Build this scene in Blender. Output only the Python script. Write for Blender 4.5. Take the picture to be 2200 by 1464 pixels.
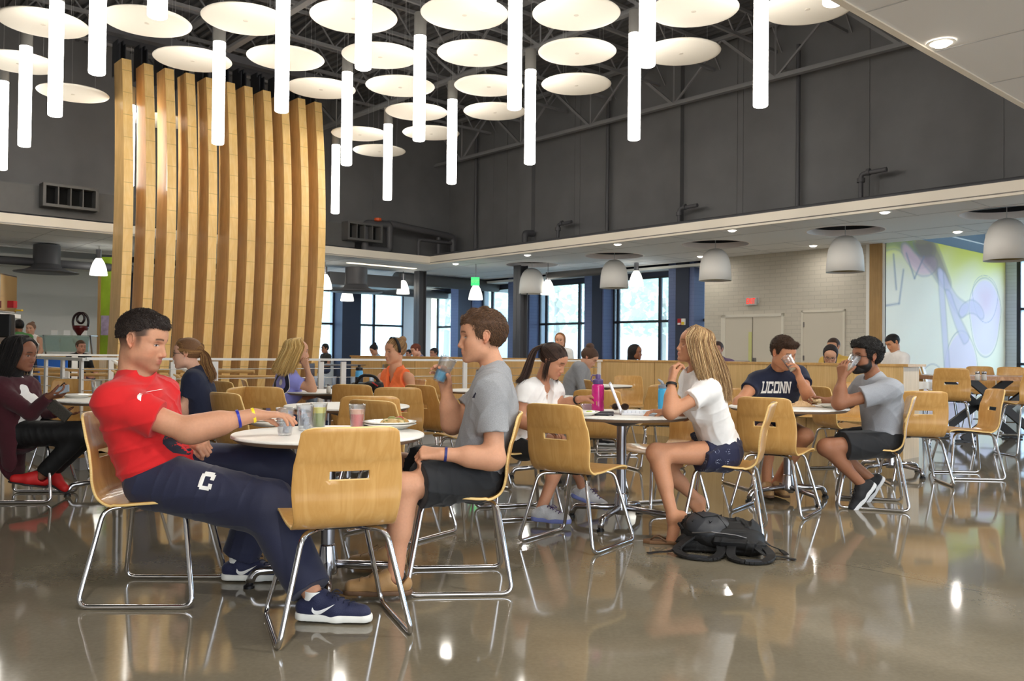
import bpy, bmesh, math, random
import numpy as np
from mathutils import Vector, Matrix
from mathutils.bvhtree import BVHTree
random.seed(7)
PI = math.pi
for o in list(bpy.data.objects): bpy.data.objects.remove(o)
SC = bpy.context.scene
COL = SC.collection

# ------------------------------------------------------------------ camera
F = 1850.0
CAMZ = 1.13
PITCH = math.atan(29.0 / F)
ROLL = 0.0107
CR = (Matrix.Rotation(PI / 2 + PITCH, 3, 'X') @ Matrix.Rotation(ROLL, 3, 'Z'))
cam = bpy.data.cameras.new('camera'); camo = bpy.data.objects.new('camera', cam); COL.objects.link(camo)
camo.matrix_world = Matrix.Translation((0, 0, CAMZ)) @ CR.to_4x4()
cam.sensor_width = 36; cam.lens = F / 2200 * 36; cam.clip_end = 300; cam.clip_start = 0.05
cam.dof.use_dof = True; cam.dof.focus_distance = 4.1; cam.dof.aperture_fstop = 9.0
SC.camera = camo
SC.view_settings.view_transform = 'Standard'; SC.view_settings.look = 'None'
SC.view_settings.gamma = 1; SC.view_settings.use_curve_mapping = False
SC.view_settings.exposure = 0.76

# ------------------------------------------------------------------ world
W = bpy.data.worlds.new('world'); SC.world = W; W.use_nodes = True
nt = W.node_tree; nt.nodes.clear()
wo = nt.nodes.new('ShaderNodeOutputWorld'); bg = nt.nodes.new('ShaderNodeBackground')
tc = nt.nodes.new('ShaderNodeTexCoord'); sp = nt.nodes.new('ShaderNodeSeparateXYZ')
rp = nt.nodes.new('ShaderNodeValToRGB')
rp.color_ramp.elements[0].position = 0.44; rp.color_ramp.elements[0].color = (0.30, 0.285, 0.26, 1)
rp.color_ramp.elements[1].position = 0.56; rp.color_ramp.elements[1].color = (0.86, 0.93, 1.0, 1)
mr = nt.nodes.new('ShaderNodeMapRange'); mr.inputs[1].default_value = -1; mr.inputs[2].default_value = 1
nt.links.new(tc.outputs['Generated'], sp.inputs[0]); nt.links.new(sp.outputs[2], mr.inputs[0])
nt.links.new(mr.outputs[0], rp.inputs[0]); nt.links.new(rp.outputs[0], bg.inputs[0])
bg.inputs[1].default_value = 4.2
nt.links.new(bg.outputs[0], wo.inputs[0])

sun = bpy.data.lights.new('sun', 'SUN'); sun.energy = 7.0; sun.angle = 0.01; sun.color = (1, 0.95, 0.86)
suno = bpy.data.objects.new('sun', sun); COL.objects.link(suno)
suno.rotation_euler = Vector((-0.62, -0.50, -0.85)).to_track_quat('-Z', 'Y').to_euler()

def area(name, loc, size, energy, color=(1, .95, .88), aim=None, shape='DISK', sy=None):
    l = bpy.data.lights.new(name, 'AREA'); l.shape = shape; l.size = size; l.energy = energy; l.color = color
    if sy: l.size_y = sy
    o = bpy.data.objects.new(name, l); COL.objects.link(o); o.location = loc
    if aim is not None:
        o.rotation_euler = (Vector(aim) - Vector(loc)).to_track_quat('-Z', 'Y').to_euler()
    return o

# ------------------------------------------------------------------ frames
def ray(px, py):
    return CR @ Vector(((px - 1100) / F, -(py - 732) / F, -1))
def PY(px, py, Y):                       # point on the ray at depth Y
    d = ray(px, py); k = Y / d.y
    return Vector((d.x * k, Y, CAMZ + d.z * k))
def PZ(px, py, z):                       # point on the ray at height z
    d = ray(px, py); k = (z - CAMZ) / d.z
    return Vector((d.x * k, d.y * k, z))
def PX(px, Y):                           # x for a column of the photo at depth Y
    return PY(px, 760, Y).x
TH = math.radians(41.7)
C0 = Vector((-2.39, 24.8, 0))
E1 = Vector((math.cos(TH), math.sin(TH), 0)); E2 = Vector((math.sin(TH), -math.cos(TH), 0))
def B(s, t, z=0): return C0 + E1 * s + E2 * t + Vector((0, 0, z))
MB_ = Matrix(((E1.x, E2.x, 0, C0.x), (E1.y, E2.y, 0, C0.y), (0, 0, 1, 0), (0, 0, 0, 1)))  # (s,t,z) -> world; left handed

# ------------------------------------------------------------------ objects
def tag(o, label=None, cat=None, group=None, kind=None):
    if label: o['label'] = label
    if cat: o['category'] = cat
    if group: o['group'] = group
    if kind: o['kind'] = kind
    return o
def empty(name, loc=(0, 0, 0), rz=0, label=None, cat=None, group=None):
    o = bpy.data.objects.new(name, None); COL.objects.link(o); o.location = loc; o.rotation_euler = (0, 0, rz)
    o.empty_display_size = 0.1
    return tag(o, label, cat, group)
def copy_tree(o, parent=None):
    c = o.copy(); COL.objects.link(c)
    if parent: c.parent = parent
    for ch in list(o.children): copy_tree(ch, c)
    return c
class MB:
    def __init__(s): s.v = []; s.f = []; s.m = []; s.mi = 0; s.X = None
    def add(s, vs, fs):
        n = len(s.v)
        if s.X is not None: vs = [s.X @ Vector(v) for v in vs]
        s.v += [tuple(v) for v in vs]; s.f += [tuple(i + n for i in f) for f in fs]; s.m += [s.mi] * len(fs)
    def box(s, x0, x1, y0, y1, z0, z1):
        s.add([(x0, y0, z0), (x1, y0, z0), (x1, y1, z0), (x0, y1, z0), (x0, y0, z1), (x1, y0, z1), (x1, y1, z1), (x0, y1, z1)],
              [(0, 3, 2, 1), (4, 5, 6, 7), (0, 1, 5, 4), (1, 2, 6, 5), (2, 3, 7, 6), (3, 0, 4, 7)])
    def bar(s, a, b, w, h, up=(0, 0, 1)):
        a = Vector(a); b = Vector(b); d = (b - a).normalized(); u = Vector(up)
        if abs(d.dot(u)) > .98: u = Vector((1, 0, 0))
        r = d.cross(u).normalized() * w / 2; u = r.cross(d).normalized() * h / 2
        s.add([a - r - u, a + r - u, a + r + u, a - r + u, b - r - u, b + r - u, b + r + u, b - r + u],
              [(0, 3, 2, 1), (4, 5, 6, 7), (0, 1, 5, 4), (1, 2, 6, 5), (2, 3, 7, 6), (3, 0, 4, 7)])
    def tube(s, pts, r, n=8, closed=False, cap=True):
        pts = [Vector(p) for p in pts]; m = len(pts); rs = r if hasattr(r, '__len__') else [r] * m
        vs = []; prev = None
        for i in range(m):
            if closed: d = pts[(i + 1) % m] - pts[i - 1]
            else: d = pts[min(i + 1, m - 1)] - pts[max(i - 1, 0)]
            if d.length < 1e-9: d = Vector((0, 0, 1))
            d.normalize()
            if prev is None:
                u = d.cross(Vector((0, 0, 1)))
                if u.length < .1: u = d.cross(Vector((1, 0, 0)))
            else: u = prev - d * prev.dot(d)
            u.normalize(); prev = u; w = d.cross(u)
            for k in range(n):
                a = 2 * PI * k / n
                vs.append(pts[i] + (u * math.cos(a) + w * math.sin(a)) * rs[i])
        fs = []
        for i in range(m if closed else m - 1):
            j = (i + 1) % m
            for k in range(n):
                l = (k + 1) % n; fs.append((i * n + k, i * n + l, j * n + l, j * n + k))
        if cap and not closed:
            fs.append(tuple(range(n - 1, -1, -1))); fs.append(tuple((m - 1) * n + k for k in range(n)))
        s.add(vs, fs)
    def lathe(s, prof, n=32, c=(0, 0, 0), axis=None, cap=True):
        c = Vector(c); vs = []; fs = []
        M = Matrix.Identity(3) if axis is None else Vector((0, 0, 1)).rotation_difference(Vector(axis)).to_matrix()
        for r, z in prof:
            for k in range(n):
                a = 2 * PI * k / n; vs.append(c + M @ Vector((r * math.cos(a), r * math.sin(a), z)))
        for i in range(len(prof) - 1):
            for k in range(n):
                l = (k + 1) % n; fs.append((i * n + k, i * n + l, (i + 1) * n + l, (i + 1) * n + k))
        if cap and prof[0][0] > 1e-6: fs.append(tuple(range(n - 1, -1, -1)))
        if cap and prof[-1][0] > 1e-6: fs.append(tuple((len(prof) - 1) * n + k for k in range(n)))
        s.add(vs, fs)
    def prism(s, poly, z0, z1):
        n = len(poly)
        s.add([(x, y, z0) for x, y in poly] + [(x, y, z1) for x, y in poly],
              [tuple(range(n - 1, -1, -1)), tuple(range(n, 2 * n))] + [(i, (i + 1) % n, n + (i + 1) % n, n + i) for i in range(n)])
    def build(s, name, mats, parent=None, smooth=False, bevel=0, auto=None, fix=True):
        me = bpy.data.meshes.new(name); me.from_pydata(s.v, [], s.f)
        if not isinstance(mats, (list, tuple)): mats = [mats]
        for m in mats: me.materials.append(m)
        me.polygons.foreach_set('material_index', s.m)
        if fix:
            bm = bmesh.new(); bm.from_mesh(me); bmesh.ops.remove_doubles(bm, verts=bm.verts, dist=1e-6)
            bmesh.ops.recalc_face_normals(bm, faces=bm.faces); bm.to_mesh(me); bm.free()
        if smooth: me.polygons.foreach_set('use_smooth', [True] * len(me.polygons))
        o = bpy.data.objects.new(name, me); COL.objects.link(o)
        if parent: o.parent = parent
        if bevel:
            b = o.modifiers.new('bevel', 'BEVEL'); b.width = bevel; b.segments = 2; b.limit_method = 'ANGLE'; b.angle_limit = .7
        if auto is not None:
            me.polygons.foreach_set('use_smooth', [True] * len(me.polygons))
            mark_sharp(me, auto)
        return o
def mark_sharp(me, ang):
    bm = bmesh.new(); bm.from_mesh(me)
    for e in bm.edges:
        if len(e.link_faces) == 2 and e.calc_face_angle(0) > ang: e.smooth = False
    bm.to_mesh(me); bm.free()
def rpath(pts, rad, n=5, closed=False):     # round the corners of a polyline
    pts = [Vector(p) for p in pts]; out = []; m = len(pts)
    for i in range(m):
        if not closed and i in (0, m - 1): out.append(pts[i]); continue
        p = pts[i]; a = pts[i - 1]; b = pts[(i + 1) % m]
        da = (a - p); db = (b - p); r = min(rad, da.length * .48, db.length * .48)
        A = p + da.normalized() * r; Bq = p + db.normalized() * r
        for k in range(n + 1):
            u = k / n; out.append(A * (1 - u) ** 2 + p * 2 * u * (1 - u) + Bq * u * u)
    return out

# ------------------------------------------------------------------ materials
def lin(c):
    return tuple(((x / 255) / 12.92 if x / 255 <= .04045 else ((x / 255 + .055) / 1.055) ** 2.4) for x in c) + (1,)
def S(b, k, v):
    if k in b.inputs: b.inputs[k].default_value = v
def mat(name, rgb, rough=.5, metal=0, var=0, vscale=8, bump=0, bscale=60, emit=None, es=0, alpha=1, trans=0, spec=.5,
        stretch=None, ior=1.45, attr=None, sheen=0, sss=0, coat=0, srgb=True):
    m = bpy.data.materials.new(name); m.use_nodes = True; t = m.node_tree; b = t.nodes['Principled BSDF']
    c = lin(rgb) if srgb else tuple(rgb) + (1,)
    b.inputs['Base Color'].default_value = c; b.inputs['Roughness'].default_value = rough; b.inputs['Metallic'].default_value = metal
    S(b, 'Specular IOR Level', spec); S(b, 'IOR', ior); S(b, 'Transmission Weight', trans); S(b, 'Alpha', alpha)
    S(b, 'Sheen Weight', sheen); S(b, 'Coat Weight', coat)
    if sss: S(b, 'Subsurface Weight', sss); S(b, 'Subsurface Radius', (1, .35, .2)); S(b, 'Subsurface Scale', .008)
    if emit: S(b, 'Emission Color', lin(emit)); S(b, 'Emission Strength', es)
    src = None
    if attr:
        a = t.nodes.new('ShaderNodeAttribute'); a.attribute_name = attr; t.links.new(a.outputs[0], b.inputs['Base Color']); src = a.outputs[0]
    if var or bump:
        co = t.nodes.new('ShaderNodeTexCoord'); mp = t.nodes.new('ShaderNodeMapping')
        t.links.new(co.outputs['Object'], mp.inputs[0])
        if stretch: mp.inputs['Scale'].default_value = stretch
    if var:
        n = t.nodes.new('ShaderNodeTexNoise'); n.inputs['Scale'].default_value = vscale; n.inputs['Detail'].default_value = 5
        t.links.new(mp.outputs[0], n.inputs[0])
        mr = t.nodes.new('ShaderNodeMapRange'); mr.inputs[1].default_value = .25; mr.inputs[2].default_value = .75
        mr.inputs[3].default_value = 1 - var; mr.inputs[4].default_value = 1 + var
        t.links.new(n.outputs[0], mr.inputs[0])
        mx = t.nodes.new('ShaderNodeMix'); mx.data_type = 'RGBA'; mx.blend_type = 'MULTIPLY'; mx.inputs[0].default_value = 1
        if src: t.links.new(src, mx.inputs[6])
        else: mx.inputs[6].default_value = c
        t.links.new(mr.outputs[0], mx.inputs[7]); t.links.new(mx.outputs[2], b.inputs['Base Color'])
    if bump:
        n2 = t.nodes.new('ShaderNodeTexNoise'); n2.inputs['Scale'].default_value = bscale; n2.inputs['Detail'].default_value = 3
        t.links.new(mp.outputs[0], n2.inputs[0]); bp = t.nodes.new('ShaderNodeBump'); bp.inputs['Strength'].default_value = bump
        bp.inputs['Distance'].default_value = .01
        t.links.new(n2.outputs[0], bp.inputs['Height']); t.links.new(bp.outputs[0], b.inputs['Normal'])
    return m
def wood(name, c1, c2, rough=.35, scale=3.0, stretch=(14, 14, .7), coat=0, knots=False, joints=None, bands=6):
    m = mat(name, c1, rough, coat=coat); t = m.node_tree; b = t.nodes['Principled BSDF']
    co = t.nodes.new('ShaderNodeTexCoord'); mp = t.nodes.new('ShaderNodeMapping'); mp.inputs['Scale'].default_value = stretch
    t.links.new(co.outputs['Object'], mp.inputs[0])
    n = t.nodes.new('ShaderNodeTexNoise'); n.inputs['Scale'].default_value = scale; n.inputs['Detail'].default_value = 6; n.inputs['Distortion'].default_value = .6
    t.links.new(mp.outputs[0], n.inputs[0])
    w = t.nodes.new('ShaderNodeMath'); w.operation = 'MULTIPLY'; w.inputs[1].default_value = bands
    t.links.new(n.outputs[0], w.inputs[0])
    fr = t.nodes.new('ShaderNodeMath'); fr.operation = 'PINGPONG'; fr.inputs[1].default_value = 1
    t.links.new(w.outputs[0], fr.inputs[0])
    r = t.nodes.new('ShaderNodeMix'); r.data_type = 'RGBA'; r.inputs[6].default_value = lin(c1); r.inputs[7].default_value = lin(c2)
    t.links.new(fr.outputs[0], r.inputs[0])
    n3 = t.nodes.new('ShaderNodeTexNoise'); n3.inputs['Scale'].default_value = 2.2
    t.links.new(co.outputs['Object'], n3.inputs[0])
    mr = t.nodes.new('ShaderNodeMapRange'); mr.inputs[1].default_value = .3; mr.inputs[2].default_value = .7; mr.inputs[3].default_value = .9; mr.inputs[4].default_value = 1.08
    t.links.new(n3.outputs[0], mr.inputs[0])
    mx = t.nodes.new('ShaderNodeMix'); mx.data_type = 'RGBA'; mx.blend_type = 'MULTIPLY'; mx.inputs[0].default_value = 1
    t.links.new(r.outputs[2], mx.inputs[6]); t.links.new(mr.outputs[0], mx.inputs[7])
    out = mx.outputs[2]
    if joints:                           # fine lines every «joints» metres of height
        sp = t.nodes.new('ShaderNodeSeparateXYZ'); t.links.new(co.outputs['Object'], sp.inputs[0])
        d = t.nodes.new('ShaderNodeMath'); d.operation = 'PINGPONG'; d.inputs[1].default_value = joints / 2
        ad = t.nodes.new('ShaderNodeMath'); ad.operation = 'ADD'; ad.inputs[1].default_value = 50
        t.links.new(sp.outputs[2], ad.inputs[0]); t.links.new(ad.outputs[0], d.inputs[0])
        lt = t.nodes.new('ShaderNodeMath'); lt.operation = 'LESS_THAN'; lt.inputs[1].default_value = .006
        t.links.new(d.outputs[0], lt.inputs[0])
        m2 = t.nodes.new('ShaderNodeMix'); m2.data_type = 'RGBA'; m2.inputs[7].default_value = lin([int(x * .86) for x in c2])
        t.links.new(lt.outputs[0], m2.inputs[0]); t.links.new(out, m2.inputs[6]); out = m2.outputs[2]
    t.links.new(out, b.inputs['Base Color'])
    return m
def brick(name, c, rough=.5, sc=1.0, dark=.8, bump=.35, along='s'):
    m = mat(name, c, rough); t = m.node_tree; b = t.nodes['Principled BSDF']
    co = t.nodes.new('ShaderNodeTexCoord'); sp = t.nodes.new('ShaderNodeSeparateXYZ'); t.links.new(co.outputs['Object'], sp.inputs[0])
    cb = t.nodes.new('ShaderNodeCombineXYZ')
    # distance along the wall from the two plan axes
    a = t.nodes.new('ShaderNodeMath'); a.operation = 'MULTIPLY'; a.inputs[1].default_value = (E2.x if along == 't' else E1.x)
    c2 = t.nodes.new('ShaderNodeMath'); c2.operation = 'MULTIPLY'; c2.inputs[1].default_value = (E2.y if along == 't' else E1.y)
    t.links.new(sp.outputs[0], a.inputs[0]); t.links.new(sp.outputs[1], c2.inputs[0])
    ad = t.nodes.new('ShaderNodeMath'); ad.operation = 'ADD'; t.links.new(a.outputs[0], ad.inputs[0]); t.links.new(c2.outputs[0], ad.inputs[1])
    t.links.new(ad.outputs[0], cb.inputs[0]); t.links.new(sp.outputs[2], cb.inputs[1])
    br = t.nodes.new('ShaderNodeTexBrick'); br.inputs['Scale'].default_value = sc; br.inputs['Mortar Size'].default_value = .006
    br.inputs['Brick Width'].default_value = .3; br.inputs['Row Height'].default_value = .1
    l = lin(c); br.inputs['Color1'].default_value = l; br.inputs['Color2'].default_value = tuple(x * .94 for x in l[:3]) + (1,)
    br.inputs['Mortar'].default_value = tuple(x * dark for x in l[:3]) + (1,)
    t.links.new(cb.outputs[0], br.inputs[0]); t.links.new(br.outputs[0], b.inputs['Base Color'])
    bp = t.nodes.new('ShaderNodeBump'); bp.inputs['Strength'].default_value = bump; bp.inputs['Distance'].default_value = .01; bp.invert = True
    t.links.new(br.outputs['Fac'], bp.inputs['Height']); t.links.new(bp.outputs[0], b.inputs['Normal'])
    return m

M = {}
M['chairwood'] = wood('chair_veneer', (208, 162, 98), (196, 148, 82), .3, 2.5, (9, 9, 1.2), coat=.25)
M['chairedge'] = wood('chair_edge_ply', (236, 205, 140), (222, 186, 118), .5, 6, (1, 1, 30))
M['chrome'] = mat('chrome', (215, 215, 220), .09, 1)
M['steel'] = mat('brushed_steel', (150, 150, 155), .28, 1)
M['alu'] = mat('cast_aluminium', (190, 190, 195), .18, 1)
M['blackplastic'] = mat('black_plastic', (18, 18, 20), .45)
M['laminate'] = mat('white_laminate', (250, 248, 242), .42, var=.015)
M['tableedge'] = mat('table_edge', (150, 128, 108), .5)
M['darkpaint'] = mat('charcoal_paint', (116, 116, 118), .75, var=.10, vscale=1.4, bump=.1, bscale=30)
M['darkmetal'] = mat('charcoal_metal', (88, 88, 92), .5)
M['roofmetal'] = mat('roof_steel_paint', (140, 140, 142), .6)
M['deck'] = mat('roof_deck_paint', (96, 96, 98), .8)
M['duct'] = mat('grey_duct', (98, 98, 98), .5, var=.05)
M['soffit'] = mat('soffit_paint', (242, 241, 240), .7)
M['fascia'] = mat('fascia_paint', (250, 242, 228), .6)
M['disc'] = mat('acoustic_felt', (250, 244, 232), .9)
M['finwood'] = wood('fin_timber_face', (246, 210, 146), (238, 196, 124), .45, 1.6, (7, 7, .8), joints=.42)
M['finside'] = wood('fin_timber_side', (240, 200, 134), (222, 178, 110), .40, 2.0, (8, 8, .5), coat=.3)
M['panelwood'] = wood('panel_veneer', (226, 192, 136), (212, 176, 118), .35, 2.0, (16, 16, .5))
M['endwood'] = wood('pale_end_veneer', (222, 200, 168), (206, 184, 150), .4, 2.0, (16, 16, .5))
M['trimwood'] = wood('trim_wood', (186, 150, 98), (170, 134, 84), .45, 2.0, (10, 10, .5))
M['stepwood'] = wood('step_wood', (214, 176, 118), (200, 160, 100), .4, 2.0, (2, 2, 10))
M['white'] = mat('white_paint', (236, 234, 228), .5)
M['railwhite'] = mat('rail_white_paint', (240, 238, 232), .35)
M['cable'] = mat('cable_steel', (205, 205, 205), .3, .6)
M['beigebrick'] = brick('beige_painted_brick', (204, 197, 182), .6, along='t', bump=.5)
M['bluebrick'] = brick('blue_painted_brick', (104, 118, 158), .5, along='t', bump=.4)
M['bluebrick_s'] = brick('blue_painted_brick_return', (104, 118, 158), .5, along='s', bump=.4)
M['whitebrick'] = brick('white_painted_brick', (226, 232, 240), .5, along='s', bump=.2)
M['navypaint'] = mat('navy_paint', (52, 58, 76), .6)
M['doorpaint'] = mat('door_paint', (208, 200, 184), .5)
M['frameblack'] = mat('window_frame_metal', (44, 46, 52), .4)
M['leftwall'] = mat('left_wall_paint', (214, 214, 208), .7)
M['bluegrey'] = mat('blue_grey_paint', (120, 134, 150), .7)
M['tile'] = mat('ceiling_tile', (244, 244, 245), .85)
M['red'] = mat('red_plastic', (170, 26, 30), .4)
M['glass'] = mat('clear_glass', (255, 255, 255), .02, trans=1, ior=1.15)
M['exitred'] = mat('exit_letters', (255, 70, 40), .5, emit=(255, 30, 14), es=.8)
M['exitgreen'] = mat('exit_green', (60, 210, 110), .5, emit=(50, 200, 100), es=1.0)
def emitter(name, rgb, st):
    m = bpy.data.materials.new(name); m.use_nodes = True; t = m.node_tree; t.nodes.clear()
    o = t.nodes.new('ShaderNodeOutputMaterial'); e = t.nodes.new('ShaderNodeEmission'); e.inputs[0].default_value = lin(rgb); e.inputs[1].default_value = st
    t.links.new(e.outputs[0], o.inputs[0]); return m
M['tubeglow'] = emitter('lamp_tube_glow', (255, 249, 238), 11.5)
M['downlight'] = emitter('downlight_glow', (255, 244, 225), 8)
M['coneglow'] = emitter('glass_shade_glow', (255, 252, 240), 2.2)
def paneglass(name, rgb, tint):
    m = bpy.data.materials.new(name); m.use_nodes = True; t = m.node_tree; t.nodes.clear()
    o = t.nodes.new('ShaderNodeOutputMaterial'); tr = t.nodes.new('ShaderNodeBsdfTransparent'); gl = t.nodes.new('ShaderNodeBsdfGlossy'); gl.inputs['Roughness'].default_value = .03
    tl = t.nodes.new('ShaderNodeBsdfTranslucent'); tl.inputs[0].default_value = lin(rgb); tr.inputs[0].default_value = lin(rgb)
    m1 = t.nodes.new('ShaderNodeMixShader'); m1.inputs[0].default_value = tint; m2 = t.nodes.new('ShaderNodeMixShader'); m2.inputs[0].default_value = .06
    t.links.new(tr.outputs[0], m1.inputs[1]); t.links.new(tl.outputs[0], m1.inputs[2]); t.links.new(m1.outputs[0], m2.inputs[1]); t.links.new(gl.outputs[0], m2.inputs[2])
    t.links.new(m2.outputs[0], o.inputs[0]); return m
M['pane'] = paneglass('window_glass', (222, 240, 255), .22)

def floor_mat():
    m = mat('polished_concrete', (150, 138, 118), .1); t = m.node_tree; b = t.nodes['Principled BSDF']
    co = t.nodes.new('ShaderNodeTexCoord')
    n = t.nodes.new('ShaderNodeTexNoise'); n.inputs['Scale'].default_value = .9; n.inputs['Detail'].default_value = 7; n.inputs['Roughness'].default_value = .62
    n2 = t.nodes.new('ShaderNodeTexNoise'); n2.inputs['Scale'].default_value = 55; n2.inputs['Detail'].default_value = 3
    t.links.new(co.outputs['Object'], n.inputs[0]); t.links.new(co.outputs['Object'], n2.inputs[0])
    r = t.nodes.new('ShaderNodeValToRGB'); e = r.color_ramp.elements
    e[0].position = .3; e[0].color = lin((104, 97, 82)); e[1].position = .7; e[1].color = lin((131, 123, 106))
    t.links.new(n.outputs[0], r.inputs[0])
    mr = t.nodes.new('ShaderNodeMapRange'); mr.inputs[1].default_value = .3; mr.inputs[2].default_value = .7; mr.inputs[3].default_value = .93; mr.inputs[4].default_value = 1.06
    t.links.new(n2.outputs[0], mr.inputs[0])
    mx = t.nodes.new('ShaderNodeMix'); mx.data_type = 'RGBA'; mx.blend_type = 'MULTIPLY'; mx.inputs[0].default_value = 1
    t.links.new(r.outputs[0], mx.inputs[6]); t.links.new(mr.outputs[0], mx.inputs[7])
    # saw cut joints, turned with the building
    mp = t.nodes.new('ShaderNodeMapping'); mp.vector_type = 'POINT'; mp.inputs['Rotation'].default_value = (0, 0, -TH); mp.inputs['Location'].default_value = (1.3, .55, 0)
    t.links.new(co.outputs['Object'], mp.inputs[0])
    sp = t.nodes.new('ShaderNodeSeparateXYZ'); t.links.new(mp.outputs[0], sp.inputs[0]); last = mx.outputs[2]
    for ax in (0, 1):
        ad = t.nodes.new('ShaderNodeMath'); ad.operation = 'ADD'; ad.inputs[1].default_value = 100
        d = t.nodes.new('ShaderNodeMath'); d.operation = 'PINGPONG'; d.inputs[1].default_value = 2.3
        lt = t.nodes.new('ShaderNodeMath'); lt.operation = 'LESS_THAN'; lt.inputs[1].default_value = .0035
        t.links.new(sp.outputs[ax], ad.inputs[0]); t.links.new(ad.outputs[0], d.inputs[0]); t.links.new(d.outputs[0], lt.inputs[0])
        m2 = t.nodes.new('ShaderNodeMix'); m2.data_type = 'RGBA'; m2.inputs[7].default_value = lin((84, 76, 64))
        t.links.new(lt.outputs[0], m2.inputs[0]); t.links.new(last, m2.inputs[6]); last = m2.outputs[2]
    t.links.new(last, b.inputs['Base Color'])
    mr2 = t.nodes.new('ShaderNodeMapRange'); mr2.inputs[1].default_value = .3; mr2.inputs[2].default_value = .7; mr2.inputs[3].default_value = .045; mr2.inputs[4].default_value = .09
    t.links.new(n.outputs[0], mr2.inputs[0]); t.links.new(mr2.outputs[0], b.inputs['Roughness'])
    n4 = t.nodes.new('ShaderNodeTexNoise'); n4.inputs['Scale'].default_value = 2.2; t.links.new(co.outputs['Object'], n4.inputs[0])
    bp = t.nodes.new('ShaderNodeBump'); bp.inputs['Strength'].default_value = .05; bp.inputs['Distance'].default_value = .01
    t.links.new(n4.outputs[0], bp.inputs['Height']); t.links.new(bp.outputs[0], b.inputs['Normal'])
    S(b, 'Specular IOR Level', .75)
    return m
M['floor'] = floor_mat()
def text_mesh(txt, size, depth=.004, bold=.0, font=None):
    c = bpy.data.curves.new('t', 'FONT'); c.body = txt; c.size = size; c.extrude = depth; c.align_x = 'CENTER'; c.align_y = 'CENTER'; c.offset = bold
    o = bpy.data.objects.new('t', c); COL.objects.link(o)
    dg = bpy.context.evaluated_depsgraph_get(); me = bpy.data.meshes.new_from_object(o.evaluated_get(dg))
    bpy.data.objects.remove(o); return me
def put_text(name, txt, size, loc, right, up, material, parent, depth=.004, bold=0, sx=1):
    me = text_mesh(txt, size, depth, bold); me.materials.clear(); me.materials.append(material)
    R = Vector(right).normalized(); U = Vector(up).normalized(); N = R.cross(U)
    X = Matrix(((R.x, U.x, N.x, loc[0]), (R.y, U.y, N.y, loc[1]), (R.z, U.z, N.z, loc[2]), (0, 0, 0, 1))) @ Matrix.Diagonal((sx, 1, 1, 1))
    me.transform(X); o = bpy.data.objects.new(name, me); COL.objects.link(o)
    if parent: o.parent = parent
    return o
def sstep(x, a, b): u = np.clip((x - a) / (b - a), 0, 1); return u * u * (3 - 2 * u)
# ------------------------------------------------------------------ building
def bmb():
    m = MB(); m.X = MB_; return m
def struct(name, m, mats, **k):
    return tag(m.build(name, mats, **k), kind='structure')
FS0, FS1, FT0, FT1 = -30, 14, -8, 27       # floor extent in plan
WS0, WS1, WT0, WT1 = -12.2, -5.07, 4.6, 11.3  # stair well
m = bmb()
def fq(s0, s1, t0, t1): m.box(s0, s1, t0, t1, -.25, 0)
fq(FS0, WS0, FT0, FT1); fq(WS1, FS1, FT0, FT1); fq(WS0, WS1, FT0, WT0); fq(WS0, WS1, WT1, FT1)
struct('floor', m, M['floor'])
# stair well walls + lower floor
m = bmb()
m.box(WS0 - .1, WS0, WT0, WT1, -3.2, -.01); m.box(WS1, WS1 + .1, WT0, WT1, -3.2, -.01)
m.box(WS0, WS1, WT0 - .12, WT0, -3.2, -.01); m.box(WS0, WS1, WT1, WT1 + .1, -3.2, -.01)
m.box(WS0, WS1, WT0, WT1, -3.3, -3.2)
struct('wall_stairwell', m, M['panelwood'])
# ceilings
H0 = 3.7
m = bmb()
def tiles(s0, s1, t0, t1):
    m.box(s0, s1, t0, t1, H0, H0 + .03)
DS = WTOP = 8.1
tiles(-34, 4.27, 17.03, 27)
tiles(-34, -.0, -4.3, 0); tiles(0, 4.27, -4.3, 0)
clg = struct('ceiling', m, M['tile'])
# seams in the tile ceiling
m = bmb()
for k in range(1, 26):
    t = k * 1.22
    if t < 17:
        m.box(.01, 1.0, t - .006, t + .006, H0 - .004, H0); m.box(2.65, 4.26, t - .006, t + .006, H0 - .004, H0)
for s in (.95, 2.70, 3.66): m.box(s - .006, s + .006, -4.3, 26.9, H0 - .004, H0)
for k in range(-24, 4): m.box(k * 1.22 - .006, k * 1.22 + .006, 17.08, 26.9, H0 - .004, H0)
for t in (18.25, 19.47, 20.69): m.box(-30, 4.2, t - .006, t + .006, H0 - .004, H0)
for k in range(-24, 0): m.box(k * 1.22 - .006, k * 1.22 + .006, -4.29, -.01, H0 - .004, H0)
for t in (-1.22, -2.44, -3.66): m.box(-30, -.01, t - .006, t + .006, H0 - .004, H0)
struct('trim_1', m, mat('tile_seam', (196, 197, 200), .8))
# fascias of the opening
m = bmb(); m.box(-.0, .06, 0, 17.03, H0 - .01, H0 + .22); struct('trim_2', m, M['fascia'])
m = bmb(); m.box(-34, .06, -.06, 0, H0 - .01, H0 + .22); struct('trim_3', m, M['fascia'])
m = bmb(); m.box(-34, .06, 17.03, 17.09, H0 - .012, H0 + .22); struct('trim_4', m, M['fascia'])
# slab above the soffits (keeps light out)
SU0 = 1.78
m = bmb(); m.box(SU0, 12.4, -8, 27, H0 + 1.4, H0 + 1.5); m.box(-34, .06, 17.09, 27, H0 + .2, H0 + .3); m.box(-34, 0, -8, -3.0, H0 + 1.4, H0 + 1.5)
struct('ceiling_slab', m, M['deck'])
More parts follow.
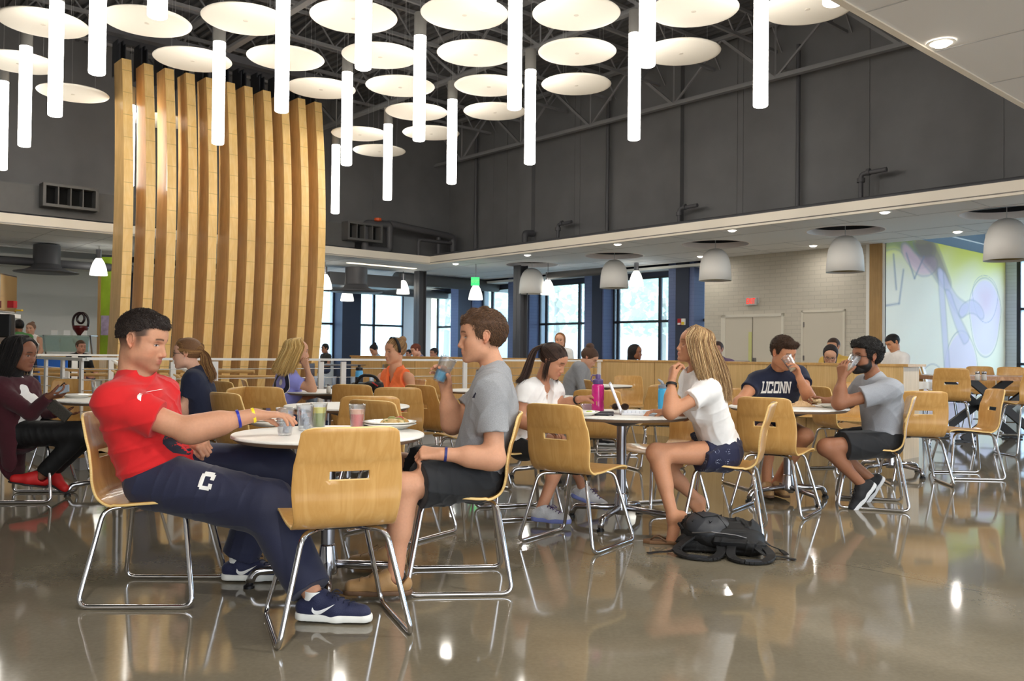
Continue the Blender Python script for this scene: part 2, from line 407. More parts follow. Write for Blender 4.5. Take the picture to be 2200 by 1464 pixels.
# dark upper walls
SU, TU = 1.6, -1.2
m = bmb(); m.box(SU, SU + .2, TU, 20, H0 + .1, 9)
for t in (.9, 1.5, 4.2, 4.4, 9.2, 9.35, 12.2, 14.6): m.box(SU - .012, SU, t, t + .025, H0 + .1, 9)
for t, w in ((2.2, .5), (7.35, .42)):
    m.box(SU - .14, SU, t, t + w, H0 + .1, 9)
struct('wall_right_upper', m, M['darkpaint'])
m = bmb(); m.box(-34, SU + .2, TU - .2, TU, H0 + .1, 9)
for s in (-1.2, -2.6, -2.75, -7.8, -13, -13.2, -14.5, -16): m.box(s, s + .025, TU, TU + .012, H0 + .1, 9)
struct('wall_back_upper', m, M['darkpaint'])
m = bmb(); m.box(-34, SU + .2, 17.09, 17.3, H0 + .23, 9); m.box(-34.2, -34, -8, 27, 0, 9); struct('wall_front_upper', m, M['darkpaint'])
m = bmb(); m.box(0, 1.05, TU, 17.1, H0 + .03, H0 + .05); m.box(-34, 0, TU, -.06, H0 + .03, H0 + .05); struct('trim_5', m, M['deck'])
# roof deck and its ribs
m = bmb(); m.box(-34, SU + .2, TU, 17.3, 8.25, 8.4)
k = -34
while k < SU: m.box(k, k + .07, TU, 17.1, 8.18, 8.25); k += .2
struct('ceiling_roof_deck', m, M['deck'])
# trusses along t at several s, joists along s
def truss(a, b, n, name, label, depth=1.05, top=8.15):
    r = empty(name, B(*a, 0), 0, label, 'roof truss', 'open web roof trusses of the hall')
    A = B(*a); Bp = B(*b); o = B(*a, 0)
    m = MB()
    for z, w in ((top, .16), (top - depth, .13)):
        m.bar(A + Vector((0, 0, z)) - o, Bp + Vector((0, 0, z)) - o, w, .05); m.bar(A + Vector((0, 0, z + .04)) - o, Bp + Vector((0, 0, z + .04)) - o, .03, .08)
    m.build('chord', M['roofmetal'], r)
    m = MB()
    for i in range(n):
        p = A.lerp(Bp, i / n); q = A.lerp(Bp, (i + .5) / n); w = A.lerp(Bp, (i + 1) / n)
        m.bar(p + Vector((0, 0, top)) - o, q + Vector((0, 0, top - depth)) - o, .06, .06)
        m.bar(q + Vector((0, 0, top - depth)) - o, w + Vector((0, 0, top)) - o, .04, .04)
        m.bar(q + Vector((0, 0, top - depth)) - o, q + Vector((0, 0, top)) - o, .03, .03)
    m.build('web', M['roofmetal'], r)
    return r
truss((1.0, TU + .05), (1.0, 17), 7, 'roof_truss', 'dark open web truss running close along the right upper wall', 1.15, 8.0)
truss((-3.2, TU + .05), (-3.2, 17), 7, 'roof_truss', 'dark open web truss above the right rows of white discs', 1.0)
truss((-7.6, TU + .05), (-7.6, 17), 7, 'roof_truss', 'dark open web truss above the middle of the disc cloud', 1.0)
truss((-12.2, TU + .05), (-12.2, 17), 7, 'roof_truss', 'dark open web truss above the wooden fins, left part of the roof', 1.0)
m = bmb()
for t in np.arange(1.0, 17, 1.55):
    for z in (8.1, 7.55):
        m.box(-33, 1.4, t - .03, t + .03, z - .03, z + .03)
    s = -33
    while s < 1.2:
        a = Vector((s, t, 8.1)); b_ = Vector((s + .45, t, 7.55)); c_ = Vector((s + .9, t, 8.1))
        m.bar(a, b_, .025, .025); m.bar(b_, c_, .025, .025); s += .9
struct('trim_6', m, M['roofmetal'])
# right aisle: beige brick wall with two doors
SE = 4.27
TEX0, TEX1 = 6.46, 11.13
m = bmb(); m.box(SE, SE + .2, TEX0, TEX1, 0, H0 + 1.4); struct('wall_right', m, M['beigebrick'])
m = bmb(); m.box(SE - .012, SE + .1, TEX1 - .26, TEX1 - .18, 0, H0); struct('trim_7', m, M['white'])
m = bmb(); m.box(SE - .02, SE + .12, TEX1 - .18, TEX1 + .12, 0, H0); struct('trim_8', m, M['trimwood'])
# where a photo column meets plane s=const
def t_at(px, s):
    d = ray(px, 760); k = d.x / d.y; b0 = B(s, 0)
    return (b0.x - k * b0.y) / (k * E2.y - E2.x)
def s_at(px, t):
    d = ray(px, 760); k = d.x / d.y; b0 = B(0, t)
    return (b0.x - k * b0.y) / (k * E1.y - E1.x)
dt0, dt1 = t_at(1560, SE), t_at(1680, SE)
m = bmb(); m.box(SE - .03, SE - .001, dt0, dt1, 0, 2.13)
m.mi = 1; m.box(SE - .04, SE - .03, (dt0 + dt1) / 2 - .012, (dt0 + dt1) / 2 + .0, 0, 2.12); m.mi = 0
d1 = struct('door_1', m, [M['doorpaint'], mat('door_gap', (120, 112, 98), .8)])
m = bmb(); w0 = t_at(1610, SE); m.box(SE - .045, SE - .03, w0, w0 + .09, .98, 1.75)
m.build('door_window', mat('door_lite', (206, 206, 140), .3), d1)
m = bmb(); m.tube([(SE - .09, dt0 + .15, 1.0), (SE - .09, (dt0 + dt1) / 2 - .05, 1.0)], .02, 8); m.box(SE - .1, SE - .03, (dt0 + dt1) / 2 + .04, (dt0 + dt1) / 2 + .10, .94, 1.1)
m.build('panic_bar', M['steel'], d1)
m = bmb()
for a, b_ in ((dt0 - .13, dt0), (dt1, dt1 + .06)): m.box(SE - .05, SE, a, b_, 0, 2.2)
m.box(SE - .05, SE, dt0 - .13, dt1 + .06, 2.13, 2.2)
m.build('door_frame', mat('door_frame_paint', (222, 216, 202), .45), d1)
e0, e1 = t_at(1727, SE), t_at(1812, SE)
m = bmb(); m.box(SE - .03, SE - .001, e0, e1, 0, 2.2); d2 = struct('door_2', m, M['doorpaint'])
m = bmb()
for a, b_ in ((e0 - .05, e0), (e1, e1 + .05)): m.box(SE - .045, SE, a, b_, 0, 2.25)
m.box(SE - .045, SE, e0 - .05, e1 + .05, 2.2, 2.25); m.build('door_frame', mat('door_frame_paint_b', (218, 211, 196), .45), d2)
m = bmb(); 
for z in (1.05, 1.85): m.box(SE - .05, SE - .03, e0, e0 + .03, z, z + .12)
m.build('hinge', M['steel'], d2)
# exit sign
te = t_at(1616, SE)
es = empty('exit_sign', B(SE - .05, te, 2.52), 0, 'lit red EXIT sign on the beige brick wall above the double door', 'exit sign')
m = MB(); m.X = Matrix(((E2.x, E1.x, 0, 0), (E2.y, E1.y, 0, 0), (0, 0, 1, 0), (0, 0, 0, 1)))
m.box(-.16, .16, -.03, .03, -.1, .1); m.box(.05, .2, .03, .05, -.06, .1); m.build('sign_box', mat('exit_box', (196, 196, 192), .4), es, bevel=.01)
put_text('letters', 'EXIT', .2, -E1 * .033, E2, (0, 0, 1), M['exitred'], es, .002, .001, .62)
# stub wall between the two rows of windows: the brick wall returns to the glass
SWN = 4.92
m = bmb(); m.box(SE + .2, SWN + .3, TEX0, TEX0 + .2, 0, H0 + 1.4); struct('wall_return', m, M['beigebrick'])
# window wall on the right (s = 4.92) : openings and navy pillars
def window_wall(fn, a, b, z0, z1, mull, trans_z, name, base_name):
    pass
FR = M['frameblack']; wn = [0]
def win(axis, plane, a, b, z0, z1, mulls, trz, thick=.09, fw=.055):
    wn[0] += 1
    def bx(m, u0, u1, d0, d1, zz0, zz1):
        if axis == 't': m.box(plane + d0, plane + d1, u0, u1, zz0, zz1)
        else: m.box(u0, u1, plane + d0, plane + d1, zz0, zz1)
    sg = 1 if axis == 't' else -1
    m = bmb(); D = (0, thick) if sg > 0 else (-thick, 0)
    bx(m, a, b, *D, z0, z0 + fw); bx(m, a, b, *D, z1 - fw, z1)
    for u in (a, b - fw): bx(m, u, u + fw, *D, z0, z1)
    for u in mulls: bx(m, u - fw / 2 - .015, u + fw / 2 + .015, *D, z0, z1)
    for z in trz: bx(m, a, b, *D, z - .035, z + .035)
    w = struct('window_%d' % wn[0], m, FR)
    m = bmb(); mid = (D[0] + D[1]) / 2
    bx(m, a + .02, b - .02, mid - .003, mid + .003, z0 + .02, z1 - .02); m.build('glass_pane', M['pane'], w)
    return w
# right glass wall, seen between px 925 and 1512
ZH = 3.42
tA = [t_at(x, SWN) for x in (937, 985, 1035, 1105, 1157, 1272, 1316, 1452, 1506)]
win('t', SWN, tA[0], tA[1], .85, ZH, [], [2.12])
win('t', SWN, tA[2], tA[3], .85, ZH, [(tA[2] * .7 + tA[3] * .3)], [2.12])
win('t', SWN, tA[4], tA[5], .85, ZH, [t_at(1172, SWN), t_at(1243, SWN)], [2.12])
win('t', SWN, tA[6], tA[7], .85, ZH, [t_at(1326, SWN), t_at(1416, SWN)], [2.12])
win('t', SWN, tA[8], tA[8] + .35, .85, ZH, [], [2.12])
m = bmb(); m.box(SWN, SWN + .3, -6.6, 7.2, 0, .85); m.box(SWN, SWN + .3, -6.6, 7.2, ZH, H0 + 1.4)
struct('wall_window_right', m, M['navypaint'])
m = bmb()
for i, (a, b_) in enumerate(((985, 1035), (1105, 1157), (1272, 1316), (1452, 1510))):
    ta, tb = t_at(a, SWN - .5), t_at(b_, SWN)
    t1 = t_at(a if i != 1 else 1108, SWN); 
    # pillar: dark face towards the hall, brick flank towards the window beyond
    w = (tb - t1)
    m.mi = 0; m.box(SWN - .42, SWN + .3, t1 + .05, t1 + w, 0, H0)
struct('wall_pillars_right', m, M['bluebrick'])
m = bmb()
for i, (a, b_) in enumerate(((985, 1012), (1112, 1135), (1272, 1293), (1452, 1480))):
    s_ = SWN - .42; ta, tb = t_at(a, s_), t_at(b_, s_)
    m.box(s_ - .03, s_ + .0, ta, tb, 0, H0)
struct('trim_9', m, M['navypaint'])
# left glass wall t = -6.6
TL = -6.6
sA = [s_at(x, TL) for x in (560, 717, 757, 866)]
win('s', TL, sA[0], sA[1], .85, ZH, [], [2.12])
win('s', TL, sA[2], sA[3], .85, ZH, [s_at(803, TL)], [2.12])
m = bmb(); m.box(-34, SWN + .3, TL - .3, TL, 0, .85); m.box(-34, SWN + .3, TL - .3, TL, ZH, H0 + 1.4)
m.box(sA[3], SWN, TL - .3, TL, .85, ZH)
struct('wall_window_left', m, mat('window_wall_white', (232, 238, 244), .6))
m = bmb(); m.box(sA[1], sA[2], TL - .3, TL + .55, 0, H0); m.box(-20, sA[0], TL - .3, TL + .1, 0, H0 + 1.4); struct('wall_pillar_left', m, M['navypaint'])
# white wall far left with a return
m = bmb(); sL = s_at(186, -6.3); m.box(-34, sL, -6.5, -6.3, 0, 3.36); m.box(-34, sL, -6.5, -5.9, 3.36, 5.1); m.box(sL, sL + 1.1, -6.5, -6.3, 0, 5.1); struct('wall_left', m, M['leftwall'])
# dark grey lowered beam band under the back ceiling
m = bmb(); m.box(-34, SWN, -4.4, -4.3, H0 - .02, H0 + 1.4); m.box(4.27, 4.33, -4.3, TEX0, H0 - .02, H0 + 1.4); struct('trim_10', m, M['soffit'])
m = bmb(); m.box(-34, SWN, -6.6, -5.4, 3.55, 3.62); m.box(4.33, SWN, -6, TEX0, 3.55, 3.62); struct('ceiling_window_band', m, M['white'])
# unseen wall added behind the camera to cut rear daylight, wide opening left
m = bmb(); m.box(-34, -21, 26.8, 27, 0, H0); m.box(-7, 14, 26.8, 27, 0, H0); m.box(-21, -7, 26.8, 27, 3.3, H0); struct('wall_rear_light_block', m, M['white'])
# free standing steel columns
def column(px, Y, w, label):
    r = empty('steel_column', (PX(px, Y), Y, 0), -0.84, label, 'column')
    m = MB(); m.box(-w / 2, w / 2, -w / 2, -w / 2 + .02, 0, H0); m.box(-w / 2, w / 2, w / 2 - .02, w / 2, 0, H0); m.box(-.012, .012, -w / 2, w / 2, 0, H0)
    m.build('shaft', M['darkmetal'], r)
    m = MB(); m.box(-w / 2 - .06, w / 2 + .06, -w / 2 - .06, w / 2 + .06, 0, .02); m.build('base_plate', M['darkmetal'], r)
column(901, 27.0, .28, 'dark grey steel column by the left glass wall, right of the wooden fins')
column(1117, 25.0, .30, 'dark grey steel column in front of the right glass wall, behind the grey shirt man')
# mural wall (runs along s at t = TEX1) and the bright end with a window
sM1 = s_at(2158, TEX1)
m = bmb(); m.box(SE + .2, sM1 + 3.0, TEX1 - .2, TEX1, 0, 6); struct('wall_mural', m, M['bluegrey'])
m = bmb(); m.box(sM1, sM1 + .2, TEX1, 26, 0, .3); m.box(sM1, sM1 + .2, TEX1, 26, 4.0, 6)
tw = t_at(2184, sM1); m.box(sM1, sM1 + .2, TEX1, tw, .3, 4.0); struct('wall_far_right', m, M['whitebrick'])
win('t', sM1, tw, tw + 3.2, .3, 4.0, [tw + .9, tw + 2.0], [1.0, 2.55], .12, .1)
win('t', sM1, tw + 3.6, 26, .3, 4.0, [tw + 5, tw + 7, tw + 9], [1.0, 2.55], .12, .1)
m = bmb(); m.box(SE + .2, sM1, TEX1, 26, 5.9, 6); struct('ceiling_high_right', m, M['bluegrey'])
m = bmb(); m.box(SE, SE + .2, TEX1 + .12, 26, H0 + .03, 6); struct('wall_bulkhead_right', m, M['soffit'])
# access panel outline on the bulkhead
m = bmb(); q0, q1 = s_at(2041, TEX1), s_at(2116, TEX1)
for z in (4.25, 5.2): m.box(q0, q1, TEX1 + .0, TEX1 + .02, z, z + .03)
for q in (q0, q1): m.box(q, q + .03, TEX1, TEX1 + .02, 4.25, 5.23)
struct('trim_11', m, M['soffit'])
def mural_mat():
    m = mat('mural_print', (240, 240, 190), .5); t = m.node_tree; b = t.nodes['Principled BSDF']
    a = t.nodes.new('ShaderNodeAttribute'); a.attribute_name = 'paint'; t.links.new(a.outputs[0], b.inputs['Base Color'])
    return m
M['mural'] = mural_mat()
def seg(px, py, a, b):
    a = np.array(a, float); b = np.array(b, float); ab = b - a
    u = np.clip(((px - a[0]) * ab[0] + (py - a[1]) * ab[1]) / (ab @ ab), 0, 1)
    return np.hypot(px - a[0] - u * ab[0], py - a[1] - u * ab[1])
def mural(name, label, s0, s1, z0, z1, tt, flip=False, nx=200, nz=150, seed=0):
    r = empty(name, B((s0 + s1) / 2, tt, z0), 0, label, 'mural')
    us = np.linspace(0, 1, nx); vs = np.linspace(0, 1, nz); U, V = np.meshgrid(us, vs)
    o = B((s0 + s1) / 2, tt, z0)
    verts = [];
    P = np.zeros((nz, nx, 3)); c = B(s0, tt, z0) - o
    P[..., 0] = c.x + E1.x * (s1 - s0) * U; P[..., 1] = c.y + E1.y * (s1 - s0) * U; P[..., 2] = (z1 - z0) * V
    idx = np.arange(nx * nz).reshape(nz, nx)
    fs = np.stack([idx[:-1, :-1], idx[:-1, 1:], idx[1:, 1:], idx[1:, :-1]], -1).reshape(-1, 4)
    u = U; y = 1 - V                                     # y down from the top
    base = np.zeros(U.shape + (3,))
    yel = np.array(lin((236, 228, 90))[:3]); pale = np.array(lin((255, 240, 212))[:3]); pink = np.array(lin((238, 214, 234))[:3])
    rose = np.array(lin((236, 184, 200))[:3]); dkg = np.array(lin((96, 104, 74))[:3]); mauve = np.array(lin((214, 198, 220))[:3]); line = np.array(lin((120, 120, 140))[:3])
    n = np.sin(u * 9 + seed) * np.cos(y * 7 + 1) * .5 + np.sin(u * 23 + y * 17) * .25
    k = sstep(.30 - y + .12 * n, 0, .30)[..., None]; base = pale * (1 - k) + yel * k
    def paint(col, msk, a=1):
        nonlocal base; mm = (msk * a)[..., None]; base = base * (1 - mm) + col * mm
    asp = (z1 - z0) / (s1 - s0)
    X = u; Y = y
    def blob(cx, cy, rx, ry, col, edge=.05, a=.8):
        q = np.hypot((X - cx) / rx, (Y - cy) / ry) + .05 * np.sin(np.arctan2(Y - cy, X - cx) * 3 + seed)
        paint(col, 1 - sstep(q, 1 - edge * 2, 1), a); paint(line, np.exp(-((q - 1) / .018) ** 2), .55)
    blob(.80, .42, .15, .27, pink); blob(.80, .30, .12, .16, rose, .5, .5)
    blob(.58, .82, .14, .30, pink); blob(.34, .98, .12, .24, rose, .3, .55)
    brn = np.array(lin((128, 96, 100))[:3])
    for a_, b_, w, c_ in (((.02, .03), (.28, .07), .10, dkg), ((.16, .10), (.32, .16), .07, rose), ((.26, .0), (.42, .22), .085, brn), ((.42, .22), (.60, .40), .050, mauve), ((.60, .40), (.74, .40), .055, mauve),
                          ((.40, .20), (.46, .80), .030, mauve), ((.47, .30), (.62, .60), .035, mauve)):
        d = seg(X, Y + .03 * np.sin(X * 21), a_, b_); paint(c_, 1 - sstep(d, w * .45, w), .75); paint(line, np.exp(-((d - w * .8) / .006) ** 2), .35)
    for a_, b_ in (((.14, .10), (.20, .24)), ((.20, .24), (.27, .10)), ((.05, .12), (.07, .32)), ((.0, .42), (.09, .40)), ((.09, .40), (.12, .2))):
        paint(line, np.exp(-(seg(X, Y, a_, b_) / .006) ** 2), .7)
    base = np.clip(base * (1 + .06 * n[..., None]), 0, 1)
    if flip: base = base[:, ::-1]
    me = bpy.data.meshes.new('print'); me.from_pydata(P.reshape(-1, 3).tolist(), [], fs.tolist()); me.materials.append(M['mural'])
    at = me.color_attributes.new('paint', 'FLOAT_COLOR', 'POINT')
    at.data.foreach_set('color', np.concatenate([base.reshape(-1, 3), np.ones((nx * nz, 1))], 1).ravel())
    p = bpy.data.objects.new('print', me); COL.objects.link(p); p.parent = r
    m = MB(); a = B(s0, tt - .03, z0) - o; b_ = B(s1, tt - .03, z0) - o
    for z in (.02, z1 - z0 - .02): m.bar(a + Vector((0, 0, z)), b_ + Vector((0, 0, z)), .04, .04)
    m.build('panel_edge', M['white'], r)
    return r
mural('wall_mural_print', 'tall yellow and pink watercolour mural on the wall at the far right', SE + .35, sM1 - .02, .0, 4.0, TEX1 + .03)
mL = empty('green_mural_panel', (PX(216, 22), 22, 0), 0, 'narrow green painted panel with wood edge left of the wooden fins', 'mural')
m = MB(); m.box(-.02, .30, 0, .03, .0, 3.5); m.build('print', mat('green_print', (150, 180, 40), .5, var=.5, vscale=1.2, stretch=(1, 1, .8)), mL)
m = MB(); m.box(-.09, -.02, -.02, .05, 0, 3.5); m.build('panel_edge', M['trimwood'], mL)
m = MB(); m.box(0, .28, -.01, 0, 1.5, 2.0); m.build('caption_block', mat('lilac_print', (176, 160, 190), .5, var=.3, vscale=9), mL)

# ------------------------------------------------------------------ hanging discs and tube lamps
ZD = 5.76
discs = [(93, 53), (316, 50), (528, 45), (760, 40), (998, 33), (1238, 33), (1490, 25), (1735, 20),
         (40, 137), (414, 131), (614, 128), (817, 123), (1022, 118), (1240, 115), (1463, 115),
         (157, 203), (690, 193), (860, 188), (1050, 187), (1238, 184), (895, 243), (1063, 242), (773, 290), (926, 288), (815, 326), (345, 262)]
disc0 = None
def rowcol(i):
    names = ['first', 'second', 'third', 'fourth', 'fifth', 'sixth', 'seventh', 'eighth']
    if i < 8: return '%s from the left in the nearest top row' % names[i]
    if i < 15: return '%s from the left in the second row' % names[i - 8]
    if i < 20: return '%s from the left in the third row' % names[i - 15]
    return ['left one of the fourth row', 'right one of the fourth row', 'left one of the fifth row',
            'right one of the fifth row', 'smallest and farthest of all', 'half hidden behind the wooden fins'][i - 20]
for i, (x, y) in enumerate(discs):
    p = PZ(x, y, ZD)
    if disc0 is None:
        o = empty('ceiling_disc', (0, 0, 0)); disc0 = o
        m = MB(); m.lathe([(0, 0), (.54, 0), (.585, .008), (.6, .022), (.585, .036), (.5, .04), (0, .04)], 64); m.build('disc_panel', M['disc'], o, smooth=True)
        m = MB()
        for k in range(3):
            a = 2 * PI * k / 3; m.tube([(.4 * math.cos(a), .4 * math.sin(a), .04), (.4 * math.cos(a), .4 * math.sin(a), 8.15 - ZD)], .002, 4)
        m.build('suspension_wire', M['cable'], o)
        m = MB(); m.lathe([(.0, -.006), (.03, -.006), (.035, 0)], 16); m.build('centre_cap', mat('cap_beige', (222, 214, 200), .7), o)
    else: o = copy_tree(disc0)
    o.location = p; o['label'] = 'round white ceiling disc, ' + rowcol(i); o['category'] = 'ceiling disc'; o['group'] = 'round white discs hung under the roof'
ZT = 4.28
tubes = [(3, 365), (52, 315), (118, 250), (208, 160), (338, 38), (468, 310), (605, 241), (780, 149), (720, 459), (744, 355), (832, 430), (900, 303), (970, 395),
         (1045, 18), (1105, 235), (1138, 353), (1362, 301), (1390, 143), (1634, 230), (277, 400), (1790, 10)]
tl = ['cut by the left edge of the photo', 'second from the left edge, beside a long one', 'long one left of the wooden fins', 'above the left edge of the wooden fins',
      'short visible end at the top above the fins', 'in front of the middle of the wooden fins', 'in front of the right half of the fins', 'tall one above the short ones right of the fins',
      'lowest hanging one just right of the fins', 'right beside the lowest hanging one', 'between the fins and the centre, second lowest', 'tall one left of the grey capped centre one',
      'slim one in the centre, third lowest', 'only its tip at the top centre', 'tall one above the bell lamps, right of centre', 'with grey cap, right of centre',
      'with grey cap, left neighbour of a nearer tube', 'nearer one overlapping a disc on the right', 'rightmost full length one', 'seen through the gap behind the first fin', 'tip at the top right beside the near soffit']
tube0 = None
for i, (x, y) in enumerate(tubes):
    p = PZ(x, y, ZT)
    if tube0 is None:
        o = empty('tube_lamp', (0, 0, 0)); tube0 = o
        m = MB(); m.lathe([(0, 0), (.07, .0), (.085, .008), (.09, .02), (.09, 1.56), (0, 1.56)], 24); m.build('diffuser', M['tubeglow'], o, smooth=False, auto=.6)
        m = MB(); m.lathe([(.091, 1.56), (.092, 1.57), (.092, 1.9), (.085, 1.91), (0, 1.91)], 24); m.build('end_cap', mat('lamp_cap', (150, 148, 144), .4), o, auto=.6)
        m = MB(); m.tube([(0, 0, 1.9), (0, 0, 8.1 - ZT)], .004, 5); m.build('cord', M['cable'], o)
    else: o = copy_tree(tube0)
    o.location = p; o['label'] = 'glowing tube lamp, ' + tl[i]; o['category'] = 'pendant lamp'; o['group'] = 'long glowing tube lamps over the hall'

# ------------------------------------------------------------------ wooden fins
TF = 3.54
tops = [(261, 123), (308.6, 132.5), (353.7, 143), (399, 155), (442, 164), (487, 173), (525, 181.6), (565, 191), (603, 203), (640, 213), (676, 219)]
fin0 = None
ordn = ['first', 'second', 'third', 'fourth', 'fifth', 'sixth', 'seventh', 'eighth', 'ninth', 'tenth', 'eleventh and rightmost']
for i, (x, y) in enumerate(tops):
    s = s_at(x, TF)
    if fin0 is None:
        o = empty('wooden_fin', (0, 0, 0)); fin0 = o
        n = 24; face = MB(); side = MB()
        prof = []
        for k in range(n + 1):
            z = -1.9 + (6.5 + 1.9) * k / n
            u = (z + 1.9) / 8.4
            f = .46 * math.sin(PI * min(1, max(0, (z + .6) / 8.4))) - .22 + (-.10 if z < 1 else 0) * max(0, (1 - z) / 2)
            dep = .60 - .16 * max(0, (z - 2.5) / 4)
            prof.append((z, f, dep))
        hw = .085
        # local: x across (E1), y towards the viewer (E2)
        def P3(a, b_, z): return tuple(E1 * a + E2 * b_ + Vector((0, 0, z)))
        vs = []; fs = []; mi = []
        for z, f, dep in prof:
            vs += [P3(-hw, f, z), P3(hw, f, z), P3(hw, f - dep, z), P3(-hw, f - dep, z)]
        for k in range(n):
            for j in range(4):
                l = (j + 1) % 4; fs.append((k * 4 + j, k * 4 + l, k * 4 + 4 + l, k * 4 + 4 + j)); mi.append(0 if j in (0, 2) else 1)
        fs.append((3, 2, 1, 0)); mi.append(0); fs.append(tuple(n * 4 + j for j in range(4))); mi.append(0)
        mm = MB(); mm.v = vs; mm.f = fs; mm.m = mi
        mm.build('timber', [M['finwood'], M['finside']], o)
        mm = MB(); z, f, dep = prof[-1]
        c = E2 * (f - dep * .7)
        for sg in (-.05, .05): mm.bar(E1 * sg + E2 * (f - dep - .06) + Vector((0, 0, 6.30)), E1 * sg + E2 * (f - dep - .06) + Vector((0, 0, 6.95)), .02, .3, up=E2)
        for sg in (-.05, .05): mm.bar(E1 * sg + c + Vector((0, 0, 6.4)), E1 * sg + c + Vector((0, 0, 6.85)), .02, .16, up=E2)
        mm.build('steel_bracket', M['frameblack'], o)
    else: o = copy_tree(fin0)
    o.location = B(s, TF, 0); o['label'] = 'tall curved timber fin, %s counted from the left' % ordn[i]
    o['category'] = 'wooden fin'; o['group'] = 'tall curved wooden fins round the stair'
m = bmb(); m.box(s_at(240, TF) - .2, s_at(690, TF) + .3, TF - .3, TF - .1, 6.97, 7.12); m.box(s_at(240, TF) - .2, s_at(690, TF) + .3, TF - .75, TF - .6, 6.97, 7.12)
tag(m.build('support_beam', M['darkmetal']), 'dark steel beam carrying the tops of the wooden fins', 'beam')

# ------------------------------------------------------------------ soffit lamps, downlights
bells = [(1143, 569, 'farthest, nearest to the photo centre'), (1320, 550, 'second from the centre'), (1537, 525, 'in front of the beige wall, third from the centre'), (1816, 496, 'left of the mural'), (2163, 457, 'cut by the right edge of the photo')]
bell0 = None
for x, y, l in bells:
    p = PZ(x, y, H0)
    if bell0 is None:
        o = bell0 = empty('bell_lamp', (0, 0, 0)); Rr = .37
        pr = [(0, -.10), (.06, -.102), (.14, -.125), (.22, -.18), (.28, -.26), (.325, -.38), (.35, -.52), (Rr, -.84)]
        mm = MB(); mm.lathe(pr + [(Rr - .012, -.84)] + [(max(0, r - .012), z - .012) for r, z in pr[::-1][1:]], 48)
        mm.build('shade', mat('bell_shade', (232, 230, 226), .6), o, smooth=True)
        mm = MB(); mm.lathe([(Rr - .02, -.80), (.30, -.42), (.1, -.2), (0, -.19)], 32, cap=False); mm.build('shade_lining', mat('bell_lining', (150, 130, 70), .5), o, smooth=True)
        mm = MB(); mm.lathe([(.752, .12), (.752, .34), (0, .34)], 48, cap=False); mm.build('coffer_dark_can', M['frameblack'], o)  # black can added above the ring so the opening looks deep in shade
        mm = MB(); mm.tube([(0, 0, -.1), (0, 0, .33)], .006, 6); mm.build('cord', M['cable'], o)
        mm = MB(); mm.lathe([(.06, -.45), (.06, -.3), (0, -.3)], 16); mm.build('bulb_housing', M['white'], o)
        mm = MB(); mm.lathe([(.765, -.006), (.765, -.001), (.75, -.001), (.75, .12), (.74, .12), (.74, -.006), (.765, -.006)], 64, cap=False)
        mm.build('ceiling_ring', mat('coffer_white', (250, 240, 236), .5), o, smooth=False)
    else: o = copy_tree(bell0)
    o.location = p; tag(o, 'white bell shaped pendant lamp, ' + l, 'pendant lamp', 'white bell lamps of the right aisle')

# the right soffit, with real round openings above the bells
cu = bpy.data.curves.new('c', 'CURVE'); cu.dimensions = '2D'; cu.fill_mode = 'BOTH'
def loop_(pts):
    sp_ = cu.splines.new('POLY'); sp_.points.add(len(pts) - 1); sp_.use_cyclic_u = True
    for i, p in enumerate(pts): sp_.points[i].co = (p[0], p[1], 0, 1)
loop_([B(0, 0), B(4.27, 0), B(4.27, 17.03), B(0, 17.03)])
for x, y, l in bells:
    p = PZ(x, y, H0); loop_([p + Vector((.745 * math.cos(2 * PI * k / 48), .745 * math.sin(2 * PI * k / 48), 0)) for k in range(48)])
co_ = bpy.data.objects.new('c', cu); COL.objects.link(co_); dg = bpy.context.evaluated_depsgraph_get(); me = bpy.data.meshes.new_from_object(co_.evaluated_get(dg)); bpy.data.objects.remove(co_)
me.transform(Matrix.Translation((0, 0, H0))); me.name = 'ceiling_soffit_right'; me.materials.clear(); me.materials.append(M['tile']); o = bpy.data.objects.new('ceiling_soffit_right', me); COL.objects.link(o); tag(o, kind='structure')
for k, (x, y, w) in enumerate([(979, 567, 'just right of the soffit corner'), (1133, 548, 'above the farthest bell lamp'), (1327, 525, 'above the second bell lamp'), (1505, 551, 'left of the third bell lamp'),
        (1573, 495, 'near the fascia above the third bell lamp'), (1747, 528, 'left of the fourth bell lamp'), (1901, 456, 'near the fascia at the right'), (2057, 498, 'above the mural'), (2020, 140, 'at the edge of the near soffit, top right'),
        (1040, 640, 'small one near the green sign')][:9]):
    p = PZ(x, y, H0)
    if k == 8: p = B(s_at(2020, 17.22), 17.22, H0 - .01)
    if k == 0:
        dl0 = empty('downlight', p); mm = MB(); mm.lathe([(.11, -.006), (.11, 0), (.085, 0), (.085, -.006), (.11, -.006)], 24, cap=False); mm.build('trim_ring', M['white'], dl0)
        mm = MB(); mm.lathe([(0, -.035), (.05, -.028), (.085, -.003)], 20); mm.build('lens', M['downlight'], dl0); o = dl0
    else: o = copy_tree(dl0)
    o.location = p; tag(o, 'small recessed downlight, ' + w, 'downlight', 'small downlights in the soffits')
cones = [(212, 573, 26, 'left of the wooden fins'), (698, 605, 30, 'half hidden by the last wooden fin'), (746, 632, 33, 'below the round grey duct diffuser'), (866, 617, 33, 'left of the steel column'),
         (1022, 628, 30, 'under the green sign'), (1177, 617, 30, 'right of the farthest bell lamp'), (1367, 598, 29, 'right of the second bell lamp')]
